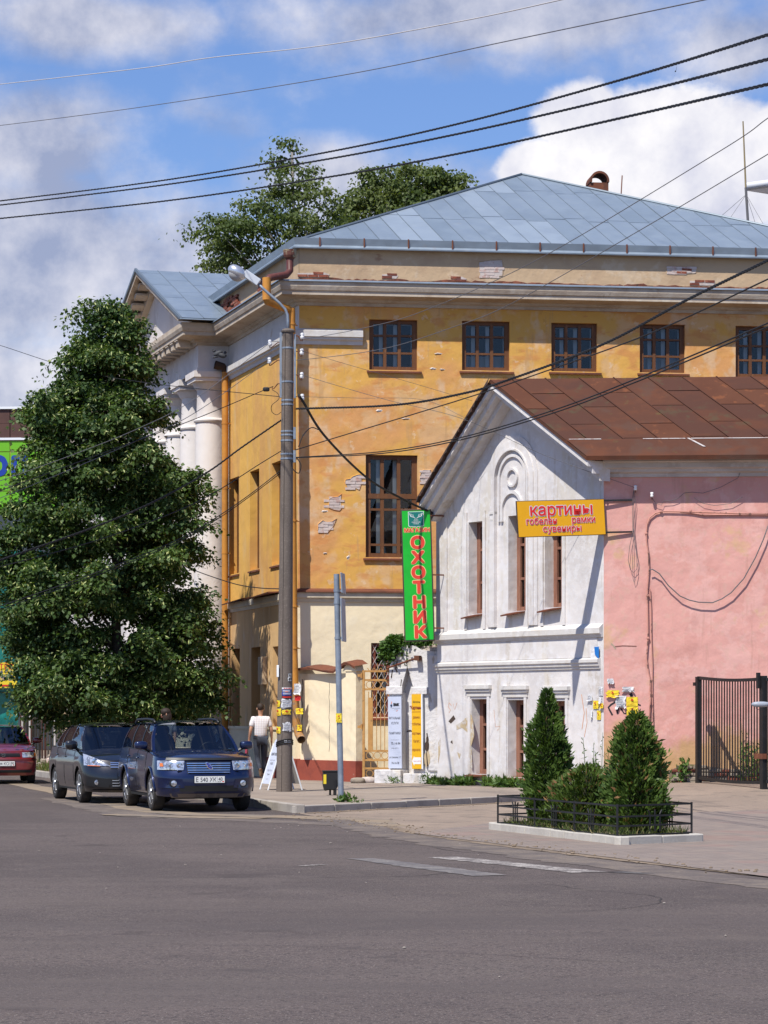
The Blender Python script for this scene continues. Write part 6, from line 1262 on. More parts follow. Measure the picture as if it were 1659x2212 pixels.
    for s in (1, -1):                                              # bonnet and bumper gaps
        q = MB(); q.tube([(x, s*W(zt(x))*.93, zt(x)+S['crown']*(1-.93**2.4)+.006) for x in np.linspace(S['cowl']+.05, xf1+.1, 9)], .0045, 4); q.build('bonnet_gap', WELL, C)
        q = MB(); q.tube([(x, s*(W(.64)+.002), .60+.04*(x-S['ax'][0]-S['Ra'])) for x in np.linspace(S['ax'][0]+S['Ra']-.01, xf1+.12, 5)], .004, 4); q.build('bumper_gap', WELL, C)
    # front patches
    def patch(nm, pts, mat, off=.012, rows=5, cols=9, parent=C, bulge=0):
        (y0, z0), (y1, z1), (y2, z2), (y3, z3) = pts; q = MB(); R_ = []
        for i in range(rows):
            t = i/(rows-1); r = []
            for j in range(cols):
                u = j/(cols-1); y = lerp(lerp(y0, y1, u), lerp(y3, y2, u), t); z = lerp(lerp(z0, z1, u), lerp(z3, z2, u), t)
                e = off+bulge*math.sin(math.pi*u)*math.sin(math.pi*t); y = max(-W(z)*.9985, min(W(z)*.9985, y))
                r.append((Xf(y, z, e), y+math.copysign(e*max(0, abs(y)/W(z)-.6)*2, y), z))
            R_.append(r)
        q.grid(R_); return q.build(nm, mat, parent, smooth=True)
    S['front'](C, patch, Xf, W)
    return C
def plate(C, Xf, z, num, reg, W2=.26):
    x = Xf(0, z)+.03; F = F3((x, -W2, z-.056), (0, 1, 0), (0, 0, 1)); q = MB(); q.fbox(F, 0, 2*W2, 0, .112, -.02, .0); P = q.build('number_plate', PLATE, C)
    q = MB(); q.fbox(F, -.006, 2*W2+.006, -.006, .118, -.024, -.004); q.build('plate_frame', TRIM, P)
    text(num, .105, F, W2*.76, .018, .001, INK, P, .0015, sx=.86); text(reg, .085, F, W2*1.72, .035, .001, INK, P, .001, sx=.86); text('RUS', .03, F, W2*1.66, .01, .001, INK, P, 0)
    q = MB(); q.fbox(F, 2*W2*.752, 2*W2*.757, .004, .108, 0, .001); q.build('plate_divider', INK, P)
    q = MB(); q.fbox(F, 2*W2*.92, 2*W2*.975, .012, .03, 0, .001); q.build('plate_flag', INKR, P)
def front_suv(C, patch, Xf, W):
    for s in (1, -1):
        h = patch('headlight', [(s*.43, .715), (s*.825, .72), (s*.815, .875), (s*.41, .885)], LENS, .018, bulge=.012)
        patch('turn_signal', [(s*.735, .775), (s*.785, .775), (s*.78, .83), (s*.745, .835)], AMBER, .032, 3, 4, h)
        for y in (.50, .62): q = MB(); q.lathe((Xf(s*y, .80)+.012, s*y, .80), [(.048, 0), (.05, .02), (.028, .022), (.02, .012)], 14, (1, 0, 0)); q.build('lamp_bowl', CHROME, h)
        patch('bumper_recess', [(s*.42, .41), (s*.82, .41), (s*.82, .585), (s*.46, .56)], S_SUV['paint2'], .008, bulge=-.012)
        q = MB(); x = Xf(s*.60, .49); q.lathe((x, s*.60, .49), [(.07, -.03), (.07, .018), (.055, .02)], 16, (1, 0, 0)); f_ = q.build('fog_surround', TRIM, C); q = MB(); q.lathe((x, s*.60, .49), [(.05, 0), (.05, .024), (.02, .03)], 14, (1, 0, 0)); q.build('fog_lamp', LENS, f_)
    g = patch('grille', [(-.365, .655), (.365, .655), (.39, .855), (-.39, .855)], TRIM, .012)
    for k in range(5): patch('grille_bar', [(-.36-.004*k, .670+k*.038), (.36+.004*k, .670+k*.038), (.362+.004*k, .686+k*.038), (-.362-.004*k, .686+k*.038)], CHROME, .030, 2, 9, g)
    q = MB(); x = Xf(0, .79)+.035; q.lathe((x, 0, .785), [(.062, 0), (.062, .012), (.05, .016)], 20, (1, 0, 0), (.62, 1.35)); b = q.build('badge', CHROME, g); q = MB(); q.lathe((x+.016, 0, .785), [(.048, 0), (.048, .003)], 18, (1, 0, 0), (.6, 1.35)); q.build('badge_field', INKB, b)
    for y, z, r in ((-.035, .79, .014), (.005, .80, .008), (.03, .80, .008), (.01, .775, .008), (.035, .775, .008), (.052, .787, .007)): q = MB(); q.ball((x+.02, y, z), (.004, r, r*.8), 1, 8, 6); q.build('badge_star', CHROME, b)
    patch('lower_grille', [(-.50, .355), (.50, .355), (.52, .45), (-.52, .45)], TRIM, .006)
    patch('bonnet_deflector', [(-.70, .885), (.70, .885), (.68, .925), (-.68, .925)], TRIM, .035, 4, 15)
    patch('skid_plate', [(-.62, .245), (.62, .245), (.66, .315), (-.66, .315)], pmat('dusty_plastic', (.16, .125, .095), [((.07, .06, .05), 6, .5, .62, .6)], .9), .004)
    for s in (1, -1): q = MB(); q.abox(Xf(s*.5, .7)+.0, Xf(s*.5, .7)+.03, s*.5-.04, s*.5+.04, .69, .72); q.build('washer_cap', S_SUV['paint'], C, bevel=.01)
    plate(C, Xf, .555, 'Е 540 ХК', '40')
BLUE = carpaint('blue_metallic', (.0042, .0115, .056), dk=.06, metal=.55); BLUE2 = BLUE
S_SUV = dict(paint=BLUE, paint2=BLUE, n=2.7, xf1=1.58, a=.58, xr1=-1.85, ar=.47, nose=2.16, cowl=.98, crown=.055, Ra=.40, Rw=.337, ww=.215, tr=.745, ax=(1.26, -1.265), spokes=6, lip=True, rails=True, pillar=TRIM,
    W=[(.2, .80), (.35, .845), (.55, .868), (.75, .868), (.9, .845), (1.05, .815)], dxf=[(.24, -.06), (.33, -.01), (.45, 0), (.62, -.005), (.70, -.05), (.86, -.085), (.95, -.14)], zt=[(-2.3, 1.02), (-1.5, 1.06), (0, 1.03), (.95, 1.0), (1.6, .955), (2.0, .915), (2.16, .885)],
    zb=[(-2.3, .36), (-1.8, .30), (-.9, .30), (.9, .30), (1.7, .28), (2.16, .25)], crease=.008, zcr=.62, handles=(-.02, -.95), gaps=(.83, -.10, -1.02),
    gh=dict(yb=.765, yr=.60, zr=[(-2.0, 1.47), (-1.6, 1.505), (-.6, 1.52), (.1, 1.505), (.35, 1.475)], A=(1.02, .34), D=(-2.14, -1.92), bul=.12, rc=.045, wins=[(.90, -.10, .28, -.16), (-.17, -1.05, -.22, -1.08), (-1.13, -2.03, -1.15, -1.84)]), front=front_suv)
fw = Vector((.2637, -.9646, 0)); lf = Vector((-fw.y, fw.x, 0)); o = Vector((-3.92, 45.8, 0)) - fw*1.26 + lf*.745
car('parked_car', 'dark blue estate car with roof rails parked nearest, front to the street', (o.x, o.y, .004), math.atan2(fw.y, fw.x), S_SUV)
def front_hatch(C, patch, Xf, W):
    for s in (1, -1):
        h = patch('headlight', [(s*.42, .70), (s*.845, .715), (s*.83, .93), (s*.60, .82)], LENS, .016, 6, 9, bulge=.012)
        patch('turn_signal', [(s*.60, .70), (s*.80, .706), (s*.78, .718), (s*.60, .712)], AMBER, .03, 3, 6, h)
        q = MB(); q.lathe((Xf(s*.68, .79)+.012, s*.68, .79), [(.055, 0), (.055, .02), (.03, .024)], 14, (1, 0, 0)); q.build('lamp_bowl', CHROME, h)
        q = MB(); x = Xf(s*.66, .40); q.lathe((x-.02, s*.66, .40), [(.05, 0), (.05, .03), (.02, .04)], 14, (1, 0, 0)); q.build('fog_lamp', LENS, C)
        patch('bumper_recess', [(s*.46, .30), (s*.83, .33), (s*.80, .50), (s*.42, .46)], TRIM, .006)
    g = patch('grille', [(-.42, .655), (.42, .655), (.45, .77), (-.45, .77)], TRIM, .010)
    for z in (.675, .72, .755): patch('grille_bar', [(-.42, z), (.42, z), (.42, z+.016), (-.42, z+.016)], CHROME, .024, 2, 9, g)
    for k in (0, 1): q = MB(); q.tube([(Xf(0, .72)+.04, -.085, .69+.05*k), (Xf(0, .72)+.05, 0, .745+.05*k), (Xf(0, .72)+.04, .085, .69+.05*k)], .013, 5); q.build('chevron', CHROME, g)
    l = patch('lower_grille', [(-.42, .30), (.42, .30), (.47, .47), (-.47, .47)], TRIM, .008)
    for z in (.33, .38, .43): patch('grille_bar', [(-.40, z), (.40, z), (.40, z+.012), (-.40, z+.012)], SILV, .02, 2, 9, l)
    patch('bumper_lip', [(-.72, .225), (.72, .225), (.74, .255), (-.74, .255)], S_HAT['paint'], .03, 3, 13)
S_HAT = dict(paint=carpaint('black_metallic', (.009, .009, .012), dk=.18), n=2.5, xf1=1.50, a=.70, xr1=-1.72, ar=.42, nose=2.2, cowl=1.02, crown=.06, Ra=.375, Rw=.322, ww=.215, tr=.765, ax=(1.30, -1.31), spokes=5, lip=False, mh=1.15,
    W=[(.2, .82), (.35, .87), (.55, .892), (.75, .892), (.9, .865), (1.05, .83)], dxf=[(.2, -.05), (.3, 0), (.5, 0), (.62, -.03), (.80, -.11), (.95, -.20)], zt=[(-2.14, 1.04), (-1.2, 1.02), (0, .985), (.95, .965), (1.5, .92), (1.95, .85), (2.2, .79)],
    zb=[(-2.1, .32), (-.9, .24), (.9, .24), (1.6, .23), (2.2, .21)], crease=.012, zcr=.80, handles=(-.05, -.98), gaps=(.85, -.12, -1.05), beltm=CHROME,
    gh=dict(yb=.76, yr=.57, zr=[(-1.7, 1.38), (-1.2, 1.44), (-.3, 1.475), (.2, 1.46), (.45, 1.42)], A=(1.10, .40), D=(-1.85, -1.45), bul=.13, rc=.035, wins=[(.92, -.10, .30, -.18), (-.17, -1.05, -.24, -1.02), (-1.12, -1.62, -1.08, -1.36)]), front=front_hatch)
fw = Vector((.292, -.9564, 0)); lf = Vector((-fw.y, fw.x, 0)); o = Vector((-5.64, 50.0, 0)) - fw*1.30 + lf*.765
car('parked_car', 'black hatchback parked behind the blue estate car', (o.x, o.y, .004), math.atan2(fw.y, fw.x), S_HAT)
def front_saloon(C, patch, Xf, W):
    for s in (1, -1):
        h = patch('headlight', [(s*.45, .635), (s*.78, .64), (s*.765, .765), (s*.44, .755)], LENS, .014, bulge=.008); patch('turn_signal', [(s*.715, .655), (s*.775, .66), (s*.765, .745), (s*.72, .745)], AMBER, .02, 3, 4, h)
    g = patch('grille', [(-.40, .655), (.40, .655), (.38, .735), (-.38, .735)], TRIM, .010)
    for z in (.675, .70): patch('grille_bar', [(-.39, z), (.39, z), (.39, z+.008), (-.39, z+.008)], TRIM, .02, 2, 7, g)
    q = MB(); x = Xf(0, .695)+.02; F = F3((x, -.045, .655), (0, 1, 0), (0, 0, 1)); q.prism(F, [(0, 0), (.09, 0), (.09, .05), (.03, .05), (.03, .055), (.09, .055), (.09, .075), (0, .075), (0, .03), (.06, .03), (.06, .022), (0, .022)], 0, .01); q.build('badge', CHROME, g)
    patch('bumper_strip', [(-.80, .565), (.80, .565), (.80, .585), (-.80, .585)], TRIM, .02, 2, 15)
    patch('lower_grille', [(-.66, .27), (.66, .27), (.68, .34), (-.68, .34)], TRIM, .012, 3, 13)
    plate(C, Xf, .49, 'К 084 КО', '190')
S_SAL = dict(paint=carpaint('dark_red_paint', (.17, .010, .014), dk=.15, metal=.1), n=3.0, xf1=1.55, a=.45, xr1=-1.75, ar=.4, nose=2.0, cowl=.92, crown=.04, Ra=.34, Rw=.29, ww=.185, tr=.70, ax=(1.22, -1.22), spokes=7, mh=.9,
    W=[(.2, .76), (.4, .805), (.6, .82), (.8, .80), (.95, .78)], dxf=[(.2, -.06), (.3, 0), (.58, .0), (.62, -.05), (.78, -.08), (.9, -.16)], zt=[(-2.1, .93), (0, .93), (.9, .92), (1.4, .875), (1.8, .81), (2.0, .765)],
    zb=[(-2.1, .3), (-.9, .24), (.9, .24), (1.6, .22), (2.0, .20)], handles=(-.05, -.95), gaps=(.78, -.12, -1.0),
    gh=dict(yb=.72, yr=.55, zr=[(-1.5, 1.34), (-.8, 1.39), (.1, 1.385), (.3, 1.35)], A=(.95, .28), D=(-1.75, -1.4), bul=.10, rc=.03, wins=[(.80, -.10, .2, -.15), (-.16, -1.0, -.2, -1.0), (-1.06, -1.55, -1.04, -1.32)]), front=front_saloon)
fw = Vector((.20, -.98, 0)).normalized(); o = px(20, 1690, 65.3); o = Vector((o.x, 63.6, 0)) - fw*1.9
car('parked_car', 'dark red older saloon car parked farthest along the kerb', (o.x+.10, o.y, .004), math.atan2(fw.y, fw.x), S_SAL)
# ------------------------------------------------------------ people
def skin(name, V, E, mat, parent, root=0, sub=2, label=None):
    me = bpy.data.meshes.new(name); me.from_pydata([v[:3] for v in V], E, []); o = bpy.data.objects.new(name, me); COL.objects.link(o); o.parent = parent
    o.modifiers.new('skin', 'SKIN'); me.skin_vertices or None
    if not me.skin_vertices:
        bm = bmesh.new(); bm.from_mesh(me); bm.verts.layers.skin.verify(); bm.to_mesh(me); bm.free()
    for i, v in enumerate(V):
        sv = me.skin_vertices[0].data[i]; r = v[3]; sv.radius = r if isinstance(r, tuple) else (r, r); sv.use_root = (i == root)
    s = o.modifiers.new('subdivision', 'SUBSURF'); s.levels = s.render_levels = sub
    me.materials.append(mat); me.polygons.foreach_set('use_smooth', np.ones(len(me.polygons), bool)); o.modifiers['skin'].use_smooth_shade = True
    ROOT[o.name] = Vector((0, 0, 0)); return tag(o, label)
def plaid():
    m = pmat('checked_shirt', (.70, .69, .70), (), .9); nt = m.node_tree; b = nt.nodes['Principled BSDF']; tc = nd(nt, 'ShaderNodeTexCoord'); sp = nd(nt, 'ShaderNodeSeparateXYZ', {0: tc.outputs['Object']})
    f1 = mth(nt, 'LESS_THAN', mth(nt, 'FRACT', mth(nt, 'MULTIPLY', sp.outputs[0], 24.)), .20); f2 = mth(nt, 'LESS_THAN', mth(nt, 'FRACT', mth(nt, 'MULTIPLY', sp.outputs[2], 24.)), .20)
    c = mixc(nt, mth(nt, 'MULTIPLY', f1, .6), (.72, .71, .72), (.40, .24, .20)); c = mixc(nt, mth(nt, 'MULTIPLY', f2, .5), c, (.30, .26, .38)); nt.links.new(c, b.inputs['Base Color']); return m
SKIN = pmat('skin', (.46, .25, .16), [((.38, .19, .12), 9, .45, .62, .4)], .6); DENIM = pmat('dark_denim', (.030, .035, .05), [((.075, .085, .11), 6, .5, .64, .6, (1, 1, .4))], .9); HAIRB = pmat('dark_hair', (.028, .017, .012), (), .7); SHOE = pmat('brown_shoe', (.13, .075, .04), (), .7)
def fingers(V, E, w, wi, d, side):
    """palm and five bent fingers continuing from wrist vertex wi at w, along d"""
    d = Vector(d).normalized(); sd = Vector(side).normalized(); pm = Vector(w)+d*.075; V.append((*pm, (.032, .018))); pi = len(V)-1; E.append((wi, pi))
    for k, (o, l) in enumerate(((-.030, .075), (-.010, .085), (.010, .08), (.030, .062))):
        b = pm+d*.03+sd*o; V.append((*b, .009)); E.append((pi, len(V)-1)); V.append((*(b+d*l*.5), .0085)); E.append((len(V)-2, len(V)-1)); V.append((*(b+d*l*.95+Vector((0, .02, 0))), .0075)); E.append((len(V)-2, len(V)-1))
    b = Vector(w)+d*.035+sd*-.042; V.append((*b, .011)); E.append((wi, len(V)-1)); V.append((*(b+d*.045-sd*.012+Vector((0, .012, 0))), .009)); E.append((len(V)-2, len(V)-1))
def person(name, lbl, loc, rz, J, shirt, trous, hair, longhair=0):
    P = thing(name, lbl, 'person', loc, rz); ROOT[P.name] = Vector((0, 0, 0))
    V = [(*J['pel'], (.15, .105)), (*J['sp'], (.135, .095)), (*J['ch'], (.14, .09)), (*J['nk'], .05), (*J['hd0'], .06), (*J['hd1'], (.072, .085)), (*J['hd2'], (.07, .085)), (*J['hd3'], (.045, .06))]
    E = [(0, 1), (1, 2), (2, 3), (3, 4), (4, 5), (5, 6), (6, 7)]
    for s in ('L', 'R'):
        b = len(V); V += [(*J['sh'+s], .050), (*J['el'+s], .042), (*J['wr'+s], (.028, .024))]; E += [(2, b), (b, b+1), (b+1, b+2)]
        fingers(V, E, J['wr'+s], b+2, Vector(J['wr'+s])-Vector(J['el'+s]), (0, 1, 0) if s == 'L' else (0, 1, 0))
        b = len(V); V += [(*J['hp'+s], .085), (*J['kn'+s], .055), (*J['an'+s], .036), (*J['to'+s], .03)]; E += [(0, b), (b, b+1), (b+1, b+2), (b+2, b+3)]
    skin('body', V, E, SKIN, P)
    V = [(*(Vector(J['pel'])+Vector((0, 0, -.02))), (.172, .125)), (*J['sp'], (.165, .122)), (*J['ch'], (.195, .13)), (*(Vector(J['nk'])+Vector((0, 0, -.025))), .078)]; E = [(0, 1), (1, 2), (2, 3)]
    for s in ('L', 'R'):
        b = len(V); m_ = Vector(J['sh'+s]).lerp(Vector(J['el'+s]), .75); V += [(*J['sh'+s], .082), (*m_, .068)]; E += [(2, b), (b, b+1)]
    skin('shirt', V, E, shirt, P)
    V = [(*(Vector(J['pel'])+Vector((0, 0, -.03))), (.158, .115))]; E = []
    for s in ('L', 'R'):
        b = len(V); V += [(*J['hp'+s], .098), (*Vector(J['hp'+s]).lerp(Vector(J['kn'+s]), .5), .085), (*J['kn'+s], .070), (*Vector(J['kn'+s]).lerp(Vector(J['an'+s]), .93), .060)]; E += [(0, b), (b, b+1), (b+1, b+2), (b+2, b+3)]
    skin('trousers', V, E, trous, P)
    for s in ('L', 'R'):
        a, t = Vector(J['an'+s]), Vector(J['to'+s]); hl = a+(a-t).normalized()*.05; hl.z = min(hl.z, a.z-.03) if a.z < .15 else hl.z
        skin('shoe', [(*a, .045), (*(hl+Vector((0, 0, -.02))), .042), (*a.lerp(t, .55), (.044, .04)), (*t, (.04, .03))], [(0, 1), (0, 2), (2, 3)], SHOE, P)
    h1 = Vector(J['hd2']); fwd = Vector(J['face'])
    q = MB(); q.ball(h1-fwd*.018+Vector((0, 0, .03)), (.086, .102, .095), .95, 16, 10)
    if longhair: q.ball(h1-fwd*.03+Vector((0, 0, -.06)), (.105, .10, .15), .95, 16, 10); q.ball(h1+Vector((0, 0, .04)), (.11, .115, .085), .95, 16, 10)
    q.build('hair', hair, P, smooth=True)
    sd = Vector((-fwd.y, fwd.x, 0))
    for s in (1, -1):
        q = MB(); q.ball(h1+sd*s*.082+Vector((0, 0, -.02)), (.016, .03, .035), 1, 8, 6); q.build('ear', SKIN, P, smooth=True)
        q = MB(); q.ball(h1+fwd*.085+sd*s*.032+Vector((0, 0, -.015)), (.012, .012, .008), 1, 8, 6); q.build('eye', INK, P)
    q = MB(); q.ball(h1+fwd*.10+Vector((0, 0, -.04)), (.014, .02, .024), 1, 8, 6); q.build('nose', SKIN, P, smooth=True); q = MB(); q.ball(h1+fwd*.088+Vector((0, 0, -.08)), (.026, .012, .007), 1, 8, 6); q.build('mouth', pmat('lips', (.38, .13, .11), (), .6), P)
    return P
JM = dict(pel=(0, 0, .97), sp=(0, .0, 1.14), ch=(0, .01, 1.36), nk=(0, .02, 1.51), hd0=(0, .03, 1.57), hd1=(0, .035, 1.63), hd2=(0, .03, 1.70), hd3=(0, .03, 1.755), face=(0, 1, 0),
    shL=(-.185, 0, 1.44), elL=(-.255, -.04, 1.17), wrL=(-.275, .05, .93), shR=(.185, 0, 1.44), elR=(.265, -.02, 1.17), wrR=(.285, .08, .95), hpL=(-.09, 0, .93), knL=(-.085, -.03, .50), anL=(-.06, -.30, .19), toL=(-.055, -.31, .05), hpR=(.09, .0, .93), knR=(.10, .10, .51), anR=(.115, .14, .09), toR=(.125, .29, .04))
mp_ = px(563, 1682, 64.0)
man = person('person', 'man in a checked short-sleeved shirt and dark jeans walking away past the pole', (mp_.x, 64.0, .12), R(14), JM, plaid(), DENIM, HAIRB)
q = MB(); q.box((-.33, .02, .46), (.05, .12, 0), (-.03, .10, 0), (.01, .0, .42)); bag = q.build('shopping_bag', pmat('pink_black_bag', (.50, .06, .11), [((.03, .02, .025), 8, .48, .56, .9), ((.6, .5, .5), 12, .60, .66, .7)], .6), None, local=True, bevel=.015); bag.location = (mp_.x, 64.0, .12); bag.rotation_euler = (0, 0, R(14)); tag(bag, 'pink and black shopping bag held by the walking man', 'bag')
JW = dict(pel=(0, 0, .90), sp=(0, 0, 1.06), ch=(0, 0, 1.26), nk=(0, 0, 1.40), hd0=(-.005, 0, 1.45), hd1=(-.01, 0, 1.51), hd2=(-.01, 0, 1.57), hd3=(-.01, 0, 1.62), face=(-.96, -.28, 0),
    shL=(-.165, 0, 1.33), elL=(-.20, -.02, 1.08), wrL=(-.18, -.08, .87), shR=(.165, 0, 1.33), elR=(.20, -.02, 1.08), wrR=(.19, -.06, .87), hpL=(-.08, 0, .87), knL=(-.08, -.02, .47), anL=(-.08, 0, .08), toL=(-.08, -.14, .03), hpR=(.08, 0, .87), knR=(.09, -.06, .48), anR=(.09, .04, .09), toR=(.09, -.10, .03))
wp = px(359, 1690, 60.0); person('person', 'dark-haired person in a grey top seen behind the blue car roof', (wp.x, 60.0, .12), 0, JW, pmat('grey_top', (.22, .23, .26), (), .9), DENIM, HAIRB, 1)
# ------------------------------------------------------------ vegetation
def leaves(C, D, L, Wd, fold=.12, N=None):
    """one folded quad per leaf at points C along directions D -> verts, quads"""
    n = len(C); D = D/np.linalg.norm(D, axis=1)[:, None]; r = RNG.normal(size=(n, 3)) if N is None else N
    S = np.cross(D, r); S /= np.linalg.norm(S, axis=1)[:, None]+1e-9; Nn = np.cross(S, D); L = np.broadcast_to(L, (n,))[:, None]; Wd = np.broadcast_to(Wd, (n,))[:, None]
    V = np.stack([C, C+D*L*.45+S*Wd*.5+Nn*Wd*fold, C+D*L, C+D*L*.45-S*Wd*.5+Nn*Wd*fold], 1).reshape(-1, 3)
    return V, np.arange(4*n).reshape(-1, 4)
LG = leafmat('linden_leaf', (.032, .070, .020), (.100, .165, .040), .38); LGB = leafmat('linden_bract', (.36, .42, .14), (.56, .60, .26), .35); BARK = pmat('bark', (.085, .065, .05), [((.05, .04, .03), 5, .45, .62, .7, (1, 1, .3))], .95, [(9, .02)])
def crown(name, parent, ell, Y, R_, npc, clump, size, mats, up=.2, bract=0, dens=1.0, rng=RNG, yoff=0, hang=.2):
    """ell: photo ellipses (u,v,ru,rv); leaf clumps fill their volume"""
    Vs, Qs, Ms, pts = [], [], [], []; nv = 0; s = Y/FPX; tot = sum(e[2]*e[3] for e in ell)
    cu = sum(e[0]*e[2]*e[3] for e in ell)/tot
    cc = []
    for (u, v, ru, rv) in ell:
        k = max(3, int(dens*ru*rv/tot*1000))
        for _ in range(k):
            th = rng.uniform(0, 2*np.pi); rr = rng.uniform(0, 1)**.42; uu, vv = u+ru*rr*math.cos(th), v+rv*rr*math.sin(th)
            dx = (uu-cu)*s; dmax = math.sqrt(max(.05, R_**2-min(dx, R_)**2*.95)); lo = min(ru*s*1.25, dmax)
            cc.append((*px(uu, vv, Y)[:], rng.uniform(-1, 1)*lo if rr > .6 else rng.choice([-1, 1])*lo*rng.uniform(.15, 1)))
    cc = np.array([(x, y+d+yoff, z) for x, y, z, d in cc])
    ax_ = px(cu, HY, Y); bb = []                                   # boughs: short drooping rows of clumps pointing out of the crown
    for c in cc[rng.permutation(len(cc))[:max(4, len(cc)//5)]]:
        o_ = np.array([c[0]-ax_.x, c[1]-Y]); o_ = o_/(np.linalg.norm(o_)+1e-6)+rng.normal(size=2)*.55; l = rng.uniform(.45, .95)*min(1, R_/2.4); dz = rng.uniform(-.15, .35)
        for j in range(6): f = j/5-.72; bb.append((c[0]+o_[0]*l*f, c[1]+o_[1]*l*f, c[2]+dz*l*f-.30*l*max(0, f+.3)**2+rng.normal()*.05))
    bb += [tuple(c) for c in cc if c[2] > cc[:, 2].max()-1.5*min(1, R_/2.3) and rng.uniform() < .5]
    cc = np.array(bb); n = len(cc)*npc
    base = np.repeat(cc, npc, 0); cl = np.repeat(rng.uniform(.6, 1.3, len(cc)), npc)[:, None]*clump
    off = rng.normal(size=(n, 3))*np.array([.60, .60, .24])*cl; off[:, 2] -= .35*(off[:, 0]**2+off[:, 1]**2)/clump; C = base+off
    D = off/(np.linalg.norm(off, axis=1)[:, None]+1e-6)*.6+rng.normal(size=(n, 3))*.6+np.array([0, 0, -hang]); Nn = rng.normal(size=(n, 3))*.42+np.array([0, -.15, 1.])
    L = size*rng.uniform(.65, 1.25, n); V, Q = leaves(C, D, L, L*.85, .12, Nn); mi = np.zeros(len(Q), int)
    if bract:
        m = int(n*bract); i = rng.integers(0, n, m); Cb = C[i]+rng.normal(size=(m, 3))*.04+np.array([0, 0, .02]); Db = rng.normal(size=(m, 3))*.5+np.array([0, 0, -.7])+off[i]/(np.linalg.norm(off[i], axis=1)[:, None]+1e-6)*.6
        V2, Q2 = leaves(Cb, Db, size*1.15, size*.32, .05); Q = np.concatenate([Q, Q2+len(V)]); V = np.concatenate([V, V2]); mi = np.concatenate([mi, np.ones(len(Q2), int)])
    arr_mesh(name, V, Q, None, parent, mats, mi); return cc
def limbs(parent, base, top, r0, targets, mat, n=14, name='trunk', rng=RNG):
    q = MB(); base, top = Vector(base), Vector(top); P = [base.lerp(top, i/8)+Vector((rng.uniform(-.06, .06), rng.uniform(-.06, .06), 0))*(0 if i == 0 else 1) for i in range(9)]
    q.tube(P, [r0*(1-.8*i/8) for i in range(9)], 10); q.build(name, mat, parent, smooth=True)
    idx = rng.choice(len(targets), min(n, len(targets)), replace=False)
    for t in targets[idx]:
        t = Vector(t); f = max(.05, min(.85, (t.z-base.z)/(top.z-base.z)-.18)); a = base.lerp(top, f); m_ = a.lerp(t, .5)+Vector((0, 0, .15*(t-a).length)); q = MB()
        q.tube([a, a.lerp(m_, .5)+Vector((0, 0, .03)), m_, m_.lerp(t, .6), t], [r0*.35*(1-f*.6), r0*.28*(1-f*.6), r0*.18, r0*.1, r0*.05], 6); q.build('limb', mat, parent, smooth=True)
TY = 64.3
LT = thing('linden_tree', 'dense dark green linden tree with pale bracts standing between the cars and portico', 'tree', (-6.48, TY, .12))
EL = [(243, 662, 14, 16), (243, 670, 14, 16), (250, 690, 26, 24), (250, 700, 24, 22), (252, 725, 36, 30), (192, 728, 22, 20), (205, 750, 34, 26), (250, 775, 62, 40), (160, 785, 26, 24), (225, 815, 85, 48), (140, 828, 30, 28), (300, 790, 32, 36), (215, 885, 122, 60), (105, 890, 40, 44), (308, 870, 38, 46), (190, 980, 150, 75), (85, 990, 45, 45), (300, 1000, 60, 60), (200, 1100, 200, 80), (390, 1040, 50, 38), (420, 1050, 36, 34), (350, 1080, 80, 55), (190, 1220, 215, 90), (370, 1180, 68, 70), (48, 1180, 55, 75), (205, 1340, 210, 90), (390, 1300, 58, 68), (420, 1340, 42, 36), (48, 1320, 48, 62), (220, 1440, 200, 70), (400, 1430, 65, 60), (440, 1470, 40, 36), (80, 1450, 50, 48), (220, 1510, 185, 40), (390, 1510, 70, 34), (118, 1510, 50, 30), (200, 1545, 100, 22), (330, 1540, 60, 20), (92, 1500, 34, 25)]
cc = crown('crown', LT, EL, TY, 2.35, 80, .33, .108, [LG, LGB], bract=.17, dens=1.75, hang=.35)
limbs(LT, (-6.48, TY, .05), (-6.4, TY, 9.2), .17, cc, BARK, 26)
# trees behind the roof
BG = leafmat('birch_leaf', (.072, .112, .030), (.17, .21, .07), .45, s=.7); BBK = pmat('birch_bark', (.22, .20, .18), [((.05, .045, .04), 4, .5, .6, .8)], .9)
for lb, E_, YY, tb, nn in (('taller airy green tree behind the roof with a pointed top', [(630, 303, 12, 12), (640, 322, 16, 14), (625, 350, 32, 20), (650, 385, 50, 32), (590, 400, 40, 26), (560, 445, 60, 38), (640, 440, 80, 50), (690, 450, 60, 50), (430, 475, 30, 22), (470, 500, 40, 32), (405, 500, 16, 14), (520, 520, 70, 50), (620, 520, 90, 60), (510, 570, 55, 25), (720, 480, 45, 50), (540, 470, 60, 40), (470, 550, 35, 30), (740, 440, 18, 25)], 96, 640, 1), ('lower spreading green tree behind the roof slope', [(833, 350, 12, 20), (800, 385, 26, 22), (830, 400, 40, 36), (885, 360, 14, 22), (890, 400, 50, 44), (945, 395, 40, 34), (985, 400, 30, 30), (1005, 395, 16, 22), (860, 450, 90, 45), (780, 440, 36, 36), (770, 470, 40, 40), (925, 440, 70, 30), (920, 372, 14, 18)], 99, 860, 2)):
    b = px(tb, 1560, YY); T = thing('birch_tree', lb, 'tree', (b.x, b.y, 0)); ccb = crown('crown', T, E_, YY, 3.2, 20, .34, .135, [BG, BG], dens=.55, hang=.9)
    limbs(T, (b.x, b.y, 0), px(tb+(-8 if nn == 1 else -20), 330 if nn == 1 else 370, YY), .2, ccb, BBK, 26)
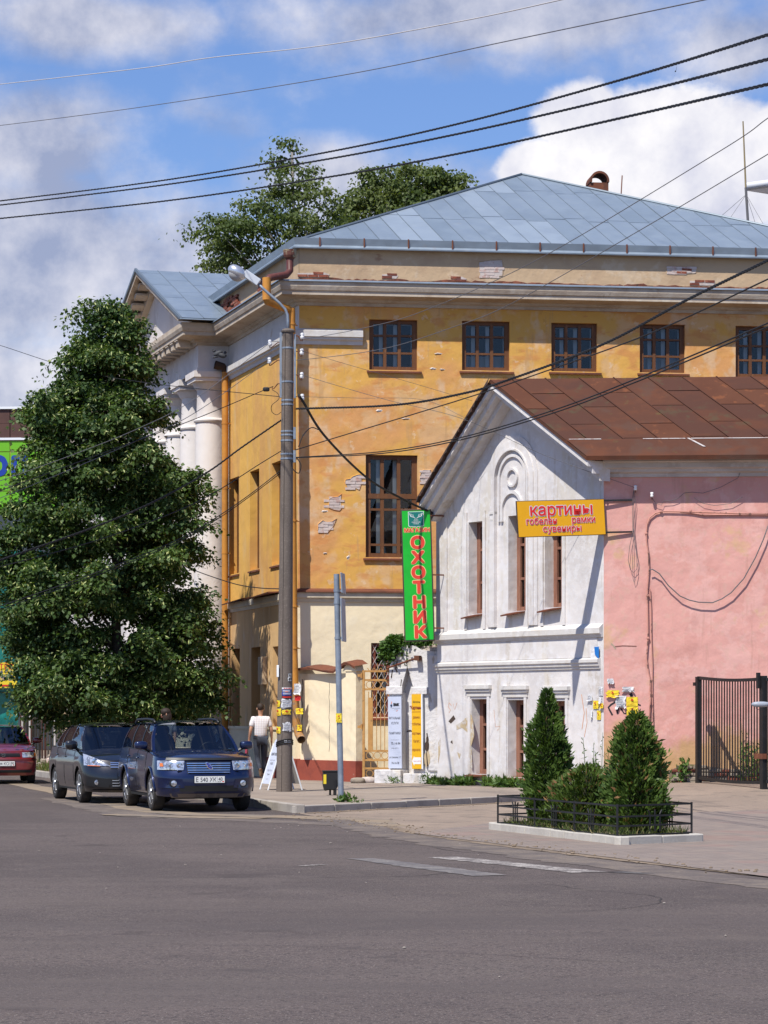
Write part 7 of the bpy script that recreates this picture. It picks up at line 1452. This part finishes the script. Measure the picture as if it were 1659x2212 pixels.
# thujas and juniper in the bed
TH = leafmat('thuja_spray', (.034, .074, .014), (.115, .185, .034), .28, s=5); TH2 = leafmat('juniper_spray', (.05, .09, .016), (.12, .18, .035), .25, s=6); DRY = leafmat('dry_spray', (.20, .10, .04), (.30, .17, .07), .2)
def thuja(lbl, cx, cy, prof, n, mats, size=.055, dry=.02, z0=.12):
    T = thing('thuja_bush', lbl, 'shrub', (cx, cy, z0)); h = prof[-1][0]; z = RNG.uniform(0, 1, n); z = prof[0][0]+(h-prof[0][0])*z
    rad = np.array([interp(prof, t) for t in z]); th = RNG.uniform(0, 2*np.pi, n); lump = 1+.17*np.sin(th*3+z*9)+.13*np.sin(th*5-z*15)+.08*np.sin(th*11+z*31)+RNG.normal(0, .07, n)
    keep = RNG.uniform(0, 1, n) < rad/rad.max()+.12; z, rad, th, lump = z[keep], rad[keep], th[keep], lump[keep]; n = len(z)
    rr = rad*lump*RNG.uniform(.55, 1.0, n)**.5; C = np.stack([cx+rr*np.cos(th), cy+rr*np.sin(th), z0+z], 1)
    D = np.stack([np.cos(th)*.8, np.sin(th)*.8, np.full(n, .9)], 1)+RNG.normal(size=(n, 3))*.45; L = size*RNG.uniform(.6, 1.7, n); so_ = RNG.uniform(0, 1, n) < .08; C[so_, :2] += (C[so_, :2]-np.array([cx, cy]))*.22
    Nn = np.stack([-np.sin(th), np.cos(th), np.zeros(n)], 1)+RNG.normal(size=(n, 3))*.4
    V, Q = leaves(C, D, L, L*.34, .05, Nn); mi = (RNG.uniform(0, 1, n) < dry).astype(int); arr_mesh('foliage', V, Q, None, T, mats, mi)
    q = MB(); q.tube([(cx, cy, z0-.03), (cx+.02, cy, z0+h*.5), (cx, cy, z0+h*.9)], [.035, .025, .008], 7); q.build('stem', BARK, T)
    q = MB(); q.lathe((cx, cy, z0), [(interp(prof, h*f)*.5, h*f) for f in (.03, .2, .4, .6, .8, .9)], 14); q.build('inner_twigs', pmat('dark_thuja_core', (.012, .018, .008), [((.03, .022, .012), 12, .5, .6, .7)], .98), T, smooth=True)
    return T
thuja('tall slim dark green thuja in the fenced bed', 2.30, 37.45, [(0, .20), (.25, .26), (.7, .27), (1.1, .24), (1.35, .20), (1.5, .12), (1.62, .10), (1.76, .05), (1.88, .02)], 13000, [TH, DRY], .062, .006)
thuja('broader conical thuja in the fenced bed before the pink wall', 3.34, 35.2, [(0, .26), (.2, .36), (.5, .35), (.9, .29), (1.2, .23), (1.38, .15), (1.5, .06), (1.55, .02)], 15000, [TH, DRY], .064, .055)
thuja('low spreading juniper between the two thujas', 2.78, 36.3, [(0, .42), (.2, .52), (.4, .46), (.55, .38), (.72, .22), (.82, .03)], 10000, [TH2, DRY], .066, .06)
# planted bed: kerb stones, soil, rail fence
L_, N_, R_c = V2(1.49, 38.06), V2(2.98, 33.5), V2(4.14, 34.46); Q_ = L_ + (R_c-N_)
BD = thing('planting_bed', 'raised bed edged with pale kerb stones under the thujas', 'planter', (N_.x, N_.y, .01)); pts = [L_, N_, R_c, Q_]
for a, b, k in ((L_, N_, 10), (N_, R_c, 2), (R_c, Q_, 10), (Q_, L_, 2)):
    d = (b-a); ln = d.length; d.normalize(); nr = Vector((-d.y, d.x, 0))
    for i in range(k):
        q = MB(); p = a+d*(ln*i/k+.004)+nr*random.uniform(-.006, .006); q.box((p.x, p.y, .0), d*(ln/k-.010), nr*.13, (0, 0, .115+random.uniform(-.006, .006))); q.build('kerb_stone', KERBP, BD, bevel=.012)
ctr = (L_+R_c)/2; q = MB(); q.add([((p-ctr)*.93+ctr).to_3d()+Vector((0, 0, .085)) if False else Vector((((p-ctr)*.95+ctr).x, ((p-ctr)*.95+ctr).y, .085)) for p in pts], [(0, 1, 2, 3)]); q.build('soil', DIRT, BD, recalc=False)
fi = [ctr+(p-ctr)*.90 for p in pts]; FN = thing('rail_fence', 'low black rail fence with small upright bars round the planted bed', 'fence', (fi[1].x, fi[1].y, .09)); HF = .43
for a, b in zip(fi, fi[1:]+fi[:1]):
    d = b-a; ln = d.length; d.normalize(); nr = Vector((-d.y, d.x, 0)); k = 3 if ln > 3 else 1
    for i in range(k): p = a+d*ln*i/k; q = MB(); q.box((p.x-.013, p.y-.013, .08), (.026, 0, 0), (0, .026, 0), (0, 0, HF+.01)); q.build('fence_post', BLK, FN)
    for z in (.12, .24, .36, .50): q = MB(); q.box((a+nr*-.01).to_tuple()[:2]+(z-.012,), d*ln, nr*.02, (0, 0, .022)); q.build('fence_rail', BLK, FN)
    for c in ([.16, .5, .80] if ln > 3 else [.5]):
        for j, o_ in enumerate((-.07, 0, .07)):
            p = a+d*(ln*c+o_*(1.1 if ln > 3 else 1.3)); tp = p+d*o_*.5; q = MB(); q.tube([(p.x, p.y, .16), (p.x, p.y, .38), (tp.x, tp.y, .43+.01*(j == 1))], .011, 6); q.build('fence_bar', BLK, FN)
# grass and weeds
GR = leafmat('grass_blade', (.050, .085, .018), (.14, .17, .045), .3, s=7); WD = leafmat('weed_leaf', (.055, .115, .022), (.12, .20, .042), .3, s=5); STRAW = leafmat('dry_grass', (.25, .20, .10), (.33, .27, .14), .25)
def blades(name, P, hmin, hmax, w, lbl, mats=(GR, STRAW), dry=.12, spread=.55, parent=None, kind='stuff'):
    P = np.array(P); n = len(P); D = RNG.normal(size=(n, 3))*spread+np.array([0, 0, 1.]); L = RNG.uniform(hmin, hmax, n); V, Q = leaves(P, D, L, w, .2); mi = (RNG.uniform(0, 1, n) < dry).astype(int)
    return arr_mesh(name, V, Q, None, parent, list(mats), mi, **(dict(label=lbl, kind=kind) if parent is None else {}))
G_ = []
for _ in range(2600):
    s, t = random.random(), random.random(); 
    if random.random() < .55: s = random.choice([random.uniform(0, .18), random.uniform(.85, 1)])
    p = fi[1]+(fi[0]-fi[1])*t+(fi[2]-fi[1])*s; G_.append((p.x, p.y, .08))
blades('grass', G_, .04, .22, .010, 'long grass growing inside the fenced bed')
blades('grass', [(K0.x+ST.x*t+.2+random.random()*1.2, K0.y+ST.y*t+random.random()*.3, .12) for t in np.random.default_rng(3).uniform(22.2, 34, 2600)], .08, .34, .02, 'tall green grass on the verge beside the red car')
def weed(lbl, pts, n, Lm, w, h, up=.5, cat='weed', stems=0, grp='weeds growing on the pavement'):
    c = np.mean(np.array(pts), 0); T = thing('weed', lbl, cat, tuple(c), group=grp); i = RNG.integers(0, len(pts), n); P = np.array(pts)[i]+RNG.normal(size=(n, 3))*np.array([.06, .06, 0])+np.stack([np.zeros(n), np.zeros(n), RNG.uniform(0, h, n)], 1)
    D = RNG.normal(size=(n, 3))*.7+np.array([0, -.15, up]); L = Lm*RNG.uniform(.5, 1.3, n); V, Q = leaves(P, D, L, L*w, .15); tag(arr_mesh('leaf_mass', V, Q, WD, T), kind='stuff')
    for _ in range(stems):
        p = Vector(pts[random.randrange(len(pts))]); q = MB(); tp = p+Vector((random.uniform(-.08, .08), 0, h*random.uniform(1., 1.6))); q.tube([p, p.lerp(tp, .5)+Vector((.02, 0, 0)), tp], [.006, .005, .003], 5); q.build('stem', WD, T)
        m = 26; Pp = np.array([p.lerp(tp, k/m)[:] for k in range(3, m)]); V, Q = leaves(Pp, RNG.normal(size=(len(Pp), 3))+np.array([0, 0, .5]), Lm*.6, Lm*.16, .1); tag(arr_mesh('stem_leaf', V, Q, WD, T), kind='stuff')
    return T
def foot(u0, u1, d=.25, k=6): return [tuple(FW.pt(FW.T(random.uniform(u0, u1)), .12, d+random.uniform(-.16, .2))) for i in range(k)]
weed('spreading dandelion leaves at the foot of the white pier', foot(948, 1000), 420, .15, .30, .07, .35)
weed('broad green weeds below the first lower window of the white house', foot(1000, 1060), 520, .17, .26, .10, .4, stems=2)
weed('green weeds below the second lower window of the white house', foot(1060, 1125), 460, .18, .24, .12, .4, stems=4)
weed('green weeds at the white wall behind the tall thuja', foot(1125, 1190), 380, .15, .28, .13, stems=2)
g = px(743, 1734, 46.9); weed('burdock tuft at the foot of the sign post', [(g.x+i*.04-.05, 46.85, .12) for i in range(4)], 90, .12, .45, .07); g = px(775, 1738, 46.4); weed('tiny leaf sprout beside the burdock tuft', [(g.x, 46.5, .12)], 22, .08, .3, .03)
g = FP.pt(FP.T(1470), .35, .12); weed('leafy weed growing from the rubble foot of the pink wall', [(g.x, g.y, .3), (g.x+.05, g.y, .4)], 110, .11, .5, .35); g = FP.pt(FP.T(1600), .3, .1); weed('climbing weed on the pink wall behind the dark gate', [(g.x+i*.12, g.y-.05, .3) for i in range(4)], 220, .10, .4, .75, stems=3); g = FP.pt(FP.T(1443), .2, .25); weed('grey-green sprig beside the rubble foot', [(g.x, g.y, .22)], 60, .07, .3, .15)
g = FY.pt(.30, .12, .35); weed('thin weed before the pier base', [(g.x, g.y, .12), (g.x-.1, g.y, .12)], 80, .09, .25, .12); g = FY.pt(.95, .12, .3); weed('wispy weed between pier and white house', [(g.x, g.y, .12), (g.x+.1, g.y, .12)], 90, .10, .2, .2)
weed('tall yellow-flowered weed rising between the thujas', [(2.86, 36.9, .1), (2.95, 36.8, .1), (2.8, 36.7, .1)], 380, .11, .28, .85, stems=6, grp='weeds in the fenced bed'); weed('bushy weed beside the conical thuja', [(3.0, 36.1, .1), (3.1, 36.2, .1)], 240, .10, .3, .7, stems=3, grp='weeds in the fenced bed')
# shrub growing on top of the ruined pier
BU = thing('pier_shrub', 'green shrub growing out of the top of the crumbling pier', 'shrub', FY.pt(.25, 2.75, -.2)); SHR = leafmat('shrub_leaf', (.035, .085, .015), (.08, .155, .03), .3, s=4)
crown('foliage', BU, [(862, 1398, 30, 20), (890, 1392, 28, 12), (845, 1405, 14, 14), (865, 1418, 20, 10), (915, 1388, 12, 6), (850, 1380, 12, 8)], 60.35, .4, 26, .10, .075, [SHR, SHR], dens=.3, hang=-.2)
q = MB(); q.tube([FY.pt(.28, 2.6, -.2), FY.pt(.26, 2.9, -.15), FY.pt(.2, 3.2, -.1)], [.02, .015, .006], 6); q.build('stem', BARK, BU)
# ------------------------------------------------------------ far street side
GP = pmat('green_panel', (.13, .40, .012), (), .5); BP = pmat('brown_panel', (.085, .038, .028), [((.065, .028, .022), 1.2, .45, .6, .7)], .6); OP = pmat('ochre_panel_frame', (.42, .28, .05), (), .6); BLT = pmat('blue_letter', (.012, .045, .30), (), .4)
FB = Fr((px(130, 0, 128).x, 128, 0), (-1, .08), (0, -1)); SH = thing('shopping_centre', 'modern store with brown parapet, lime green panels and blue letters', 'building', (FB.o.x, 128, 0)); bz = lambda v: FB.hit(20, v)[1]
q = MB(); q.fbox(FB, 0, 30, 0, bz(884), -20, -.05); q.build('store_body', BP, SH); q = MB(); q.fbox(FB, -.1, 30, bz(884), bz(879), -20, .15); q.build('parapet_cap', SWHT, SH); q = MB(); q.fbox(FB, -.05, 30, bz(951), bz(946), -.05, .12); q.build('white_strip', SWHT, SH)
for i in range(9):
    for (a, b, mt) in ((946, 915, BP), (914.5, 885, BP), (975, 953, GP), (1027, 977, GP), (1060, 1029, GP), (1110, 1062, GP)):
        q = MB(); q.fbox(FB, .02+i*1.22, 1.2+i*1.22, bz(a), bz(b), 0, .05); q.build('panel', mt, SH)
q = MB(); q.fbox(FB, 0, 11, bz(1112), bz(952), -.05, .02); q.build('panel_frame', OP, SH); q = MB(); q.fbox(FB, 0, 11, .0, bz(1113), -.05, .02); q.build('shop_front', pmat('dark_shopfront', (.05, .06, .07), (), .3), SH)
class FBx:
    def pt(s, t, z, d=0): return FB.pt(FB.T(10)-t, z, d)
text('О', 1.15, FBx(), -.27, bz(1025), .07, BLT, SH, .09, sx=.95); text('П', 1.15, FBx(), .75, bz(1025), .07, BLT, SH, .08)
# scaffold with green netting, banner and boards
NET = bpy.data.materials.new('green_netting'); NET.use_nodes = True; nt = NET.node_tree; nt.nodes.clear(); pos = nd(nt, 'ShaderNodeNewGeometry').outputs[0]; nz = nd(nt, 'ShaderNodeTexNoise', {0: pos, 'Scale': 2.2, 'Detail': 3.}).outputs[0]
c = mixc(nt, smooth(nt, nz, .4, .62), (.004, .19, .165), (.02, .30, .26)); df = nd(nt, 'ShaderNodeBsdfDiffuse', {0: c}); tl_ = nd(nt, 'ShaderNodeBsdfTranslucent', {0: c}); tr_ = nd(nt, 'ShaderNodeBsdfTransparent'); m1 = nd(nt, 'ShaderNodeMixShader', {0: .4, 1: df.outputs[0], 2: tl_.outputs[0]}); m2 = nd(nt, 'ShaderNodeMixShader', {0: .22, 1: m1.outputs[0], 2: tr_.outputs[0]}); nd(nt, 'ShaderNodeOutputMaterial', {0: m2.outputs[0]})
NY = 84.0; FN_ = Fr((px(-60, 0, NY).x, NY, 0), (1, .1), (0, -1)); nzv = lambda v: FN_.hit(60, v)[1]; nt_ = lambda u: FN_.T(u)
SCF = thing('scaffold', 'scaffold draped with torn turquoise netting beyond the parked cars', 'scaffold', FN_.pt(0, 0))
for u0, u1, v0, v1 in ((-60, 52, 1190, 1495), (-60, 44, 1496, 1600), (52, 92, 1190, 1492), (92, 150, 1195, 1440)):
    q = MB(); q.grid([[FN_.pt(nt_(u0+(u1-u0)*i/12 - (8*j/8 if u1 in (44,) and i == 12 else 0)), nzv(v0+(v1-v0)*j/8), .08*math.sin(i*1.3+j*.5)+.05*math.sin(j*1.7)) for i in range(13)] for j in range(9)]); q.build('netting', NET, SCF, recalc=False, smooth=True)
for u in (-20, 14, 48, 64, 118, 150): q = MB(); q.tube([FN_.pt(nt_(u), 0, -.12), FN_.pt(nt_(u), nzv(1190), -.12)], .03, 6); q.build('scaffold_tube', WIREL, SCF)
for v in (1495, 1350, 1240): q = MB(); q.fbox(FN_, nt_(-60), nt_(75 if v == 1495 else 150), nzv(v)-.03, nzv(v)+.03, -1., -.05); q.build('platform', WOODL, SCF)
for i in range(16):
    q = MB(); u = 40+i*6.6; q.fbox(FN_, nt_(u), nt_(u+random.uniform(3.5, 6.2)), 0, nzv(random.uniform(1488, 1525) if i < 14 else 1535), -1.6-random.random()*.2, -1.5); q.build('fence_board', random.choice([WOODL, STONE, pmat('grey_board', (.16, .14, .11), [((.09, .075, .06), 4, .45, .6, .7, (1, 1, .2))], .95)]), SCF)
BN = MB(); F_b = FN_.off(.35); a = F_b.hit(-60, 1486); b = F_b.hit(37, 1431); BN.fbox(F_b, a[0], b[0], a[1], b[1], 0, .02); bn = BN.build('banner', pmat('banner_yellow', (.72, .55, .03), (), .6)); tag(bn, 'yellow travel agency banner on the turquoise netting', 'banner')
for s_, sz, v, mt, u in (('ТУРПУТЁВКИ', .24, 1446, INKR, -2), ('ГОРЯЩИЕ ТУРЫ', .14, 1456, INKB, -2), ('ЗАГРАНПАСПОРТ', .12, 1463, INKB, 0), ('ОТДЫХ, ЛЕЧЕНИЕ', .13, 1470, INKB, 2)): 
    zz_ = F_b.hit(10, v)[1]; text(s_, sz, F_b, F_b.T(u), zz_, .021, mt, bn, .003)
q = MB(); q.fbox(F_b, F_b.T(3), F_b.T(28), F_b.hit(10, 1483)[1], F_b.hit(10, 1479)[1], .02, .025); q.build('red_bar', INKR, bn)
HW = MB(); Fh = Fr((px(138, 0, 82).x, 82, 0), (1, .1), (0, -1)); HW.fbox(Fh, 0, Fh.T(226), 0, Fh.hit(160, 1537)[1], -.15, 0); hw = HW.build('hoarding', pmat('pale_hoarding', (.52, .38, .25), [((.60, .50, .40), 2, .5, .62, .7)], .9)); tag(hw, 'pale hoarding with red scrawl behind the black hatchback', 'fence')
for P_ in ([(166, 1548), (190, 1575)], [(190, 1546), (164, 1574)], [(178, 1543), (176, 1582)], [(160, 1556), (194, 1560)], [(168, 1545), (186, 1542), (196, 1552)]): stroke(Fh, P_, .10, INKR, hw, .01)
# rubble heap on the verge
RB = thing('rubble_heap', 'heap of broken stone and boards on the verge', 'rubble', (px(120, 1640, 76).x, 76, 0))
for i in range(46):
    p = px(random.uniform(78, 150), 1630, 76+random.uniform(-.8, .8)); h = .55*math.exp(-((p.x-px(135, 0, 76).x)/.55)**2)*random.random(); q = MB(); rot = Matrix.Rotation(random.uniform(0, 3), 3, 'Z') @ Matrix.Rotation(random.uniform(-.5, .5), 3, 'X'); q.ball((p.x, p.y, .12+h), (random.uniform(.08, .2), random.uniform(.06, .13), random.uniform(.04, .09)), .5, 8, 5, rot); q.build('stone', random.choice([STONE, MORT, BRICKW]), RB)
# stones by the iron gate
for lb, u, v, r in (('pale boulder lying below the ochre iron gate', 815/1, 0, .11), ('reddish stone at the corner of the yard wall', 0, 0, .10)):
    p = px(795 if r > .105 else 773, 1690, 60.2); q = MB(); q.ball((p.x, 60.2 if r > .105 else 60.05, .12+r*.5), (r*1.7, r*1.1, r*.75), .75, 12, 8); tag(q.build('boulder', MORT if r > .105 else STONE, smooth=True), lb, 'stone')
# grey cabinet strip on the side wall
q = MB(); a = FL.T(577), FL.T(570); q.fbox(FL, min(a), max(a)+.15, FL.hit(572, 1479)[1], FL.hit(572, 1419)[1], 0, .12); tag(q.build('wall_box', pmat('pale_box', (.50, .38, .25), (), .8), bevel=.01), 'narrow pale box on the ochre ground-floor side wall', 'box')
# posters on the shaded portico plinth
FPL = FL.off(PD+.05)
# ------------------------------------------------------------ roof-line extras
NB = thing('neighbour_house', 'white eaves corner of a taller house behind the roof', 'house', (px(1720, 900, 86).x, 86, 0)); p = px(1612, 412, 86); NW = pmat('white_eaves', (.70, .71, .74), (), .6)
q = MB(); q.add([p, p+Vector((9, -1.5, 1.0)), p+Vector((9, 4, 1.0)), p+Vector((2.2, 2.5, .2)), p+Vector((.02, 0, .22)), p+Vector((9, -1.5, 1.3)), p+Vector((9, 4, 1.9)), p+Vector((2.2, 2.5, .6))], [(0, 1, 2, 3), (4, 5, 6, 7), (0, 1, 5, 4), (0, 3, 7, 4), (1, 2, 6, 5), (3, 2, 6, 7)]); q.build('eaves', NW, NB)
q = MB(); q.tube([p+Vector((-.05, -.1, .12)), p+Vector((9, -1.6, 1.15))], .11, 10); q.build('gutter', NW, NB, smooth=True); q = MB(); q.abox(p.x+2.0, p.x+9, 87.2, 94, 0, p.z+.08); q.build('wall', NW, NB)
AN = thing('roof_mast', 'thin antenna mast with guy wires on the blue-grey roof', 'antenna', px(1616, 480, 71.0)); a, m_, b = px(1617, 500, 71), px(1611, 405, 71), px(1605, 262, 71)
q = MB(); q.tube([a, m_], .035, 8); q.build('lower_mast', WIREG, AN); q = MB(); q.tube([m_, b], [.026, .018], 8); q.build('upper_mast', pmat('brass_tube', (.26, .20, .10), (), .5), AN)
for u, v, Y in ((1578, 470, 70.6), (1634, 490, 70.6), (1655, 495, 70.5), (1560, 465, 72)): q = MB(); q.tube([px(1612, 420, 71), px(u, v, Y)], .006, 4); q.build('guy_wire', WIREG, AN)
# birds
PG = pmat('pigeon_grey', (.045, .05, .06), [((.09, .09, .10), 20, .5, .6, .6)], .7)
for lb, u, v, s in (('darker pigeon perched on the broken drainpipe top', 471, 765, 1), ('second pigeon tucked beside the drainpipe against the portico', 478, 769, -1)):
    c = px(u, v, 69.35); B = thing('pigeon', lb, 'bird', c, group='pigeons on the drainpipe'); q = MB(); rt = Matrix.Rotation(R(-25*s), 3, 'Y'); q.ball(c+Vector((0, 0, .02)), (.13, .06, .065), 1, 12, 8, rt); q.ball(c+Vector((-.10*s, 0, .09)), (.038, .035, .04), 1, 10, 8); q.tube([c+Vector((.08*s, 0, 0)), c+Vector((.22*s, 0, -.05))], [.04, .02], 6); q.build('body', PG, B, smooth=True); q = MB(); q.tube([c+Vector((-.135*s, 0, .09)), c+Vector((-.16*s, 0, .082))], [.010, .003], 5); q.build('beak', STONE, B)
def swift(lbl, u, v, Y, sc=1):
    c = px(u, v, Y); B = thing('swift', lbl, 'bird', c, group='birds in the sky'); q = MB(); q.ball(c, (.02*sc, .09*sc, .02*sc), 1, 8, 6); q.build('body', INK, B)
    for s in (1, -1): q = MB(); q.add([c+Vector((.015*s, .02, 0))*sc, c+Vector((.02*s, -.03, 0))*sc, c+Vector((.05*s, -.05, .20*s))*sc, c+Vector((.03*s, .03, .10*s))*sc, c+Vector((.02*s, 0, .004))*sc], [(0, 1, 2, 3), (0, 1, 4)]); q.build('wing', INK, B, recalc=False)
swift('small dark bird flying beside the pediment', 263, 645, 58)
swift('tiny dark bird high in the sky near the cumulus', 1459, 154, 60, .7)
# house plant behind the second-row window and papers on the portico plinth
FPs = Fr(FL.pt(PT0, 0, 0), -FL.n, (-FL.d))
for lb, u0, u1, v0, v1, mt, kd in (('pale yellow poster on the shaded portico plinth', 427, 445, 1535, 1548, PAPY, 'yellow'), ('white notice next to the poster on the portico plinth', 447, 459, 1535, 1547, PAPER, 'text')):
    Fq = Fr((px(440, 0, 68.9).x, 68.9, 0), (1, .02), (0, -1)); 
    f_ = flyer(FL.off(PD+.045), u0, v0, u1, v1, mt, lb, kd, d=.0, grp='notices on the portico plinth') if False else None
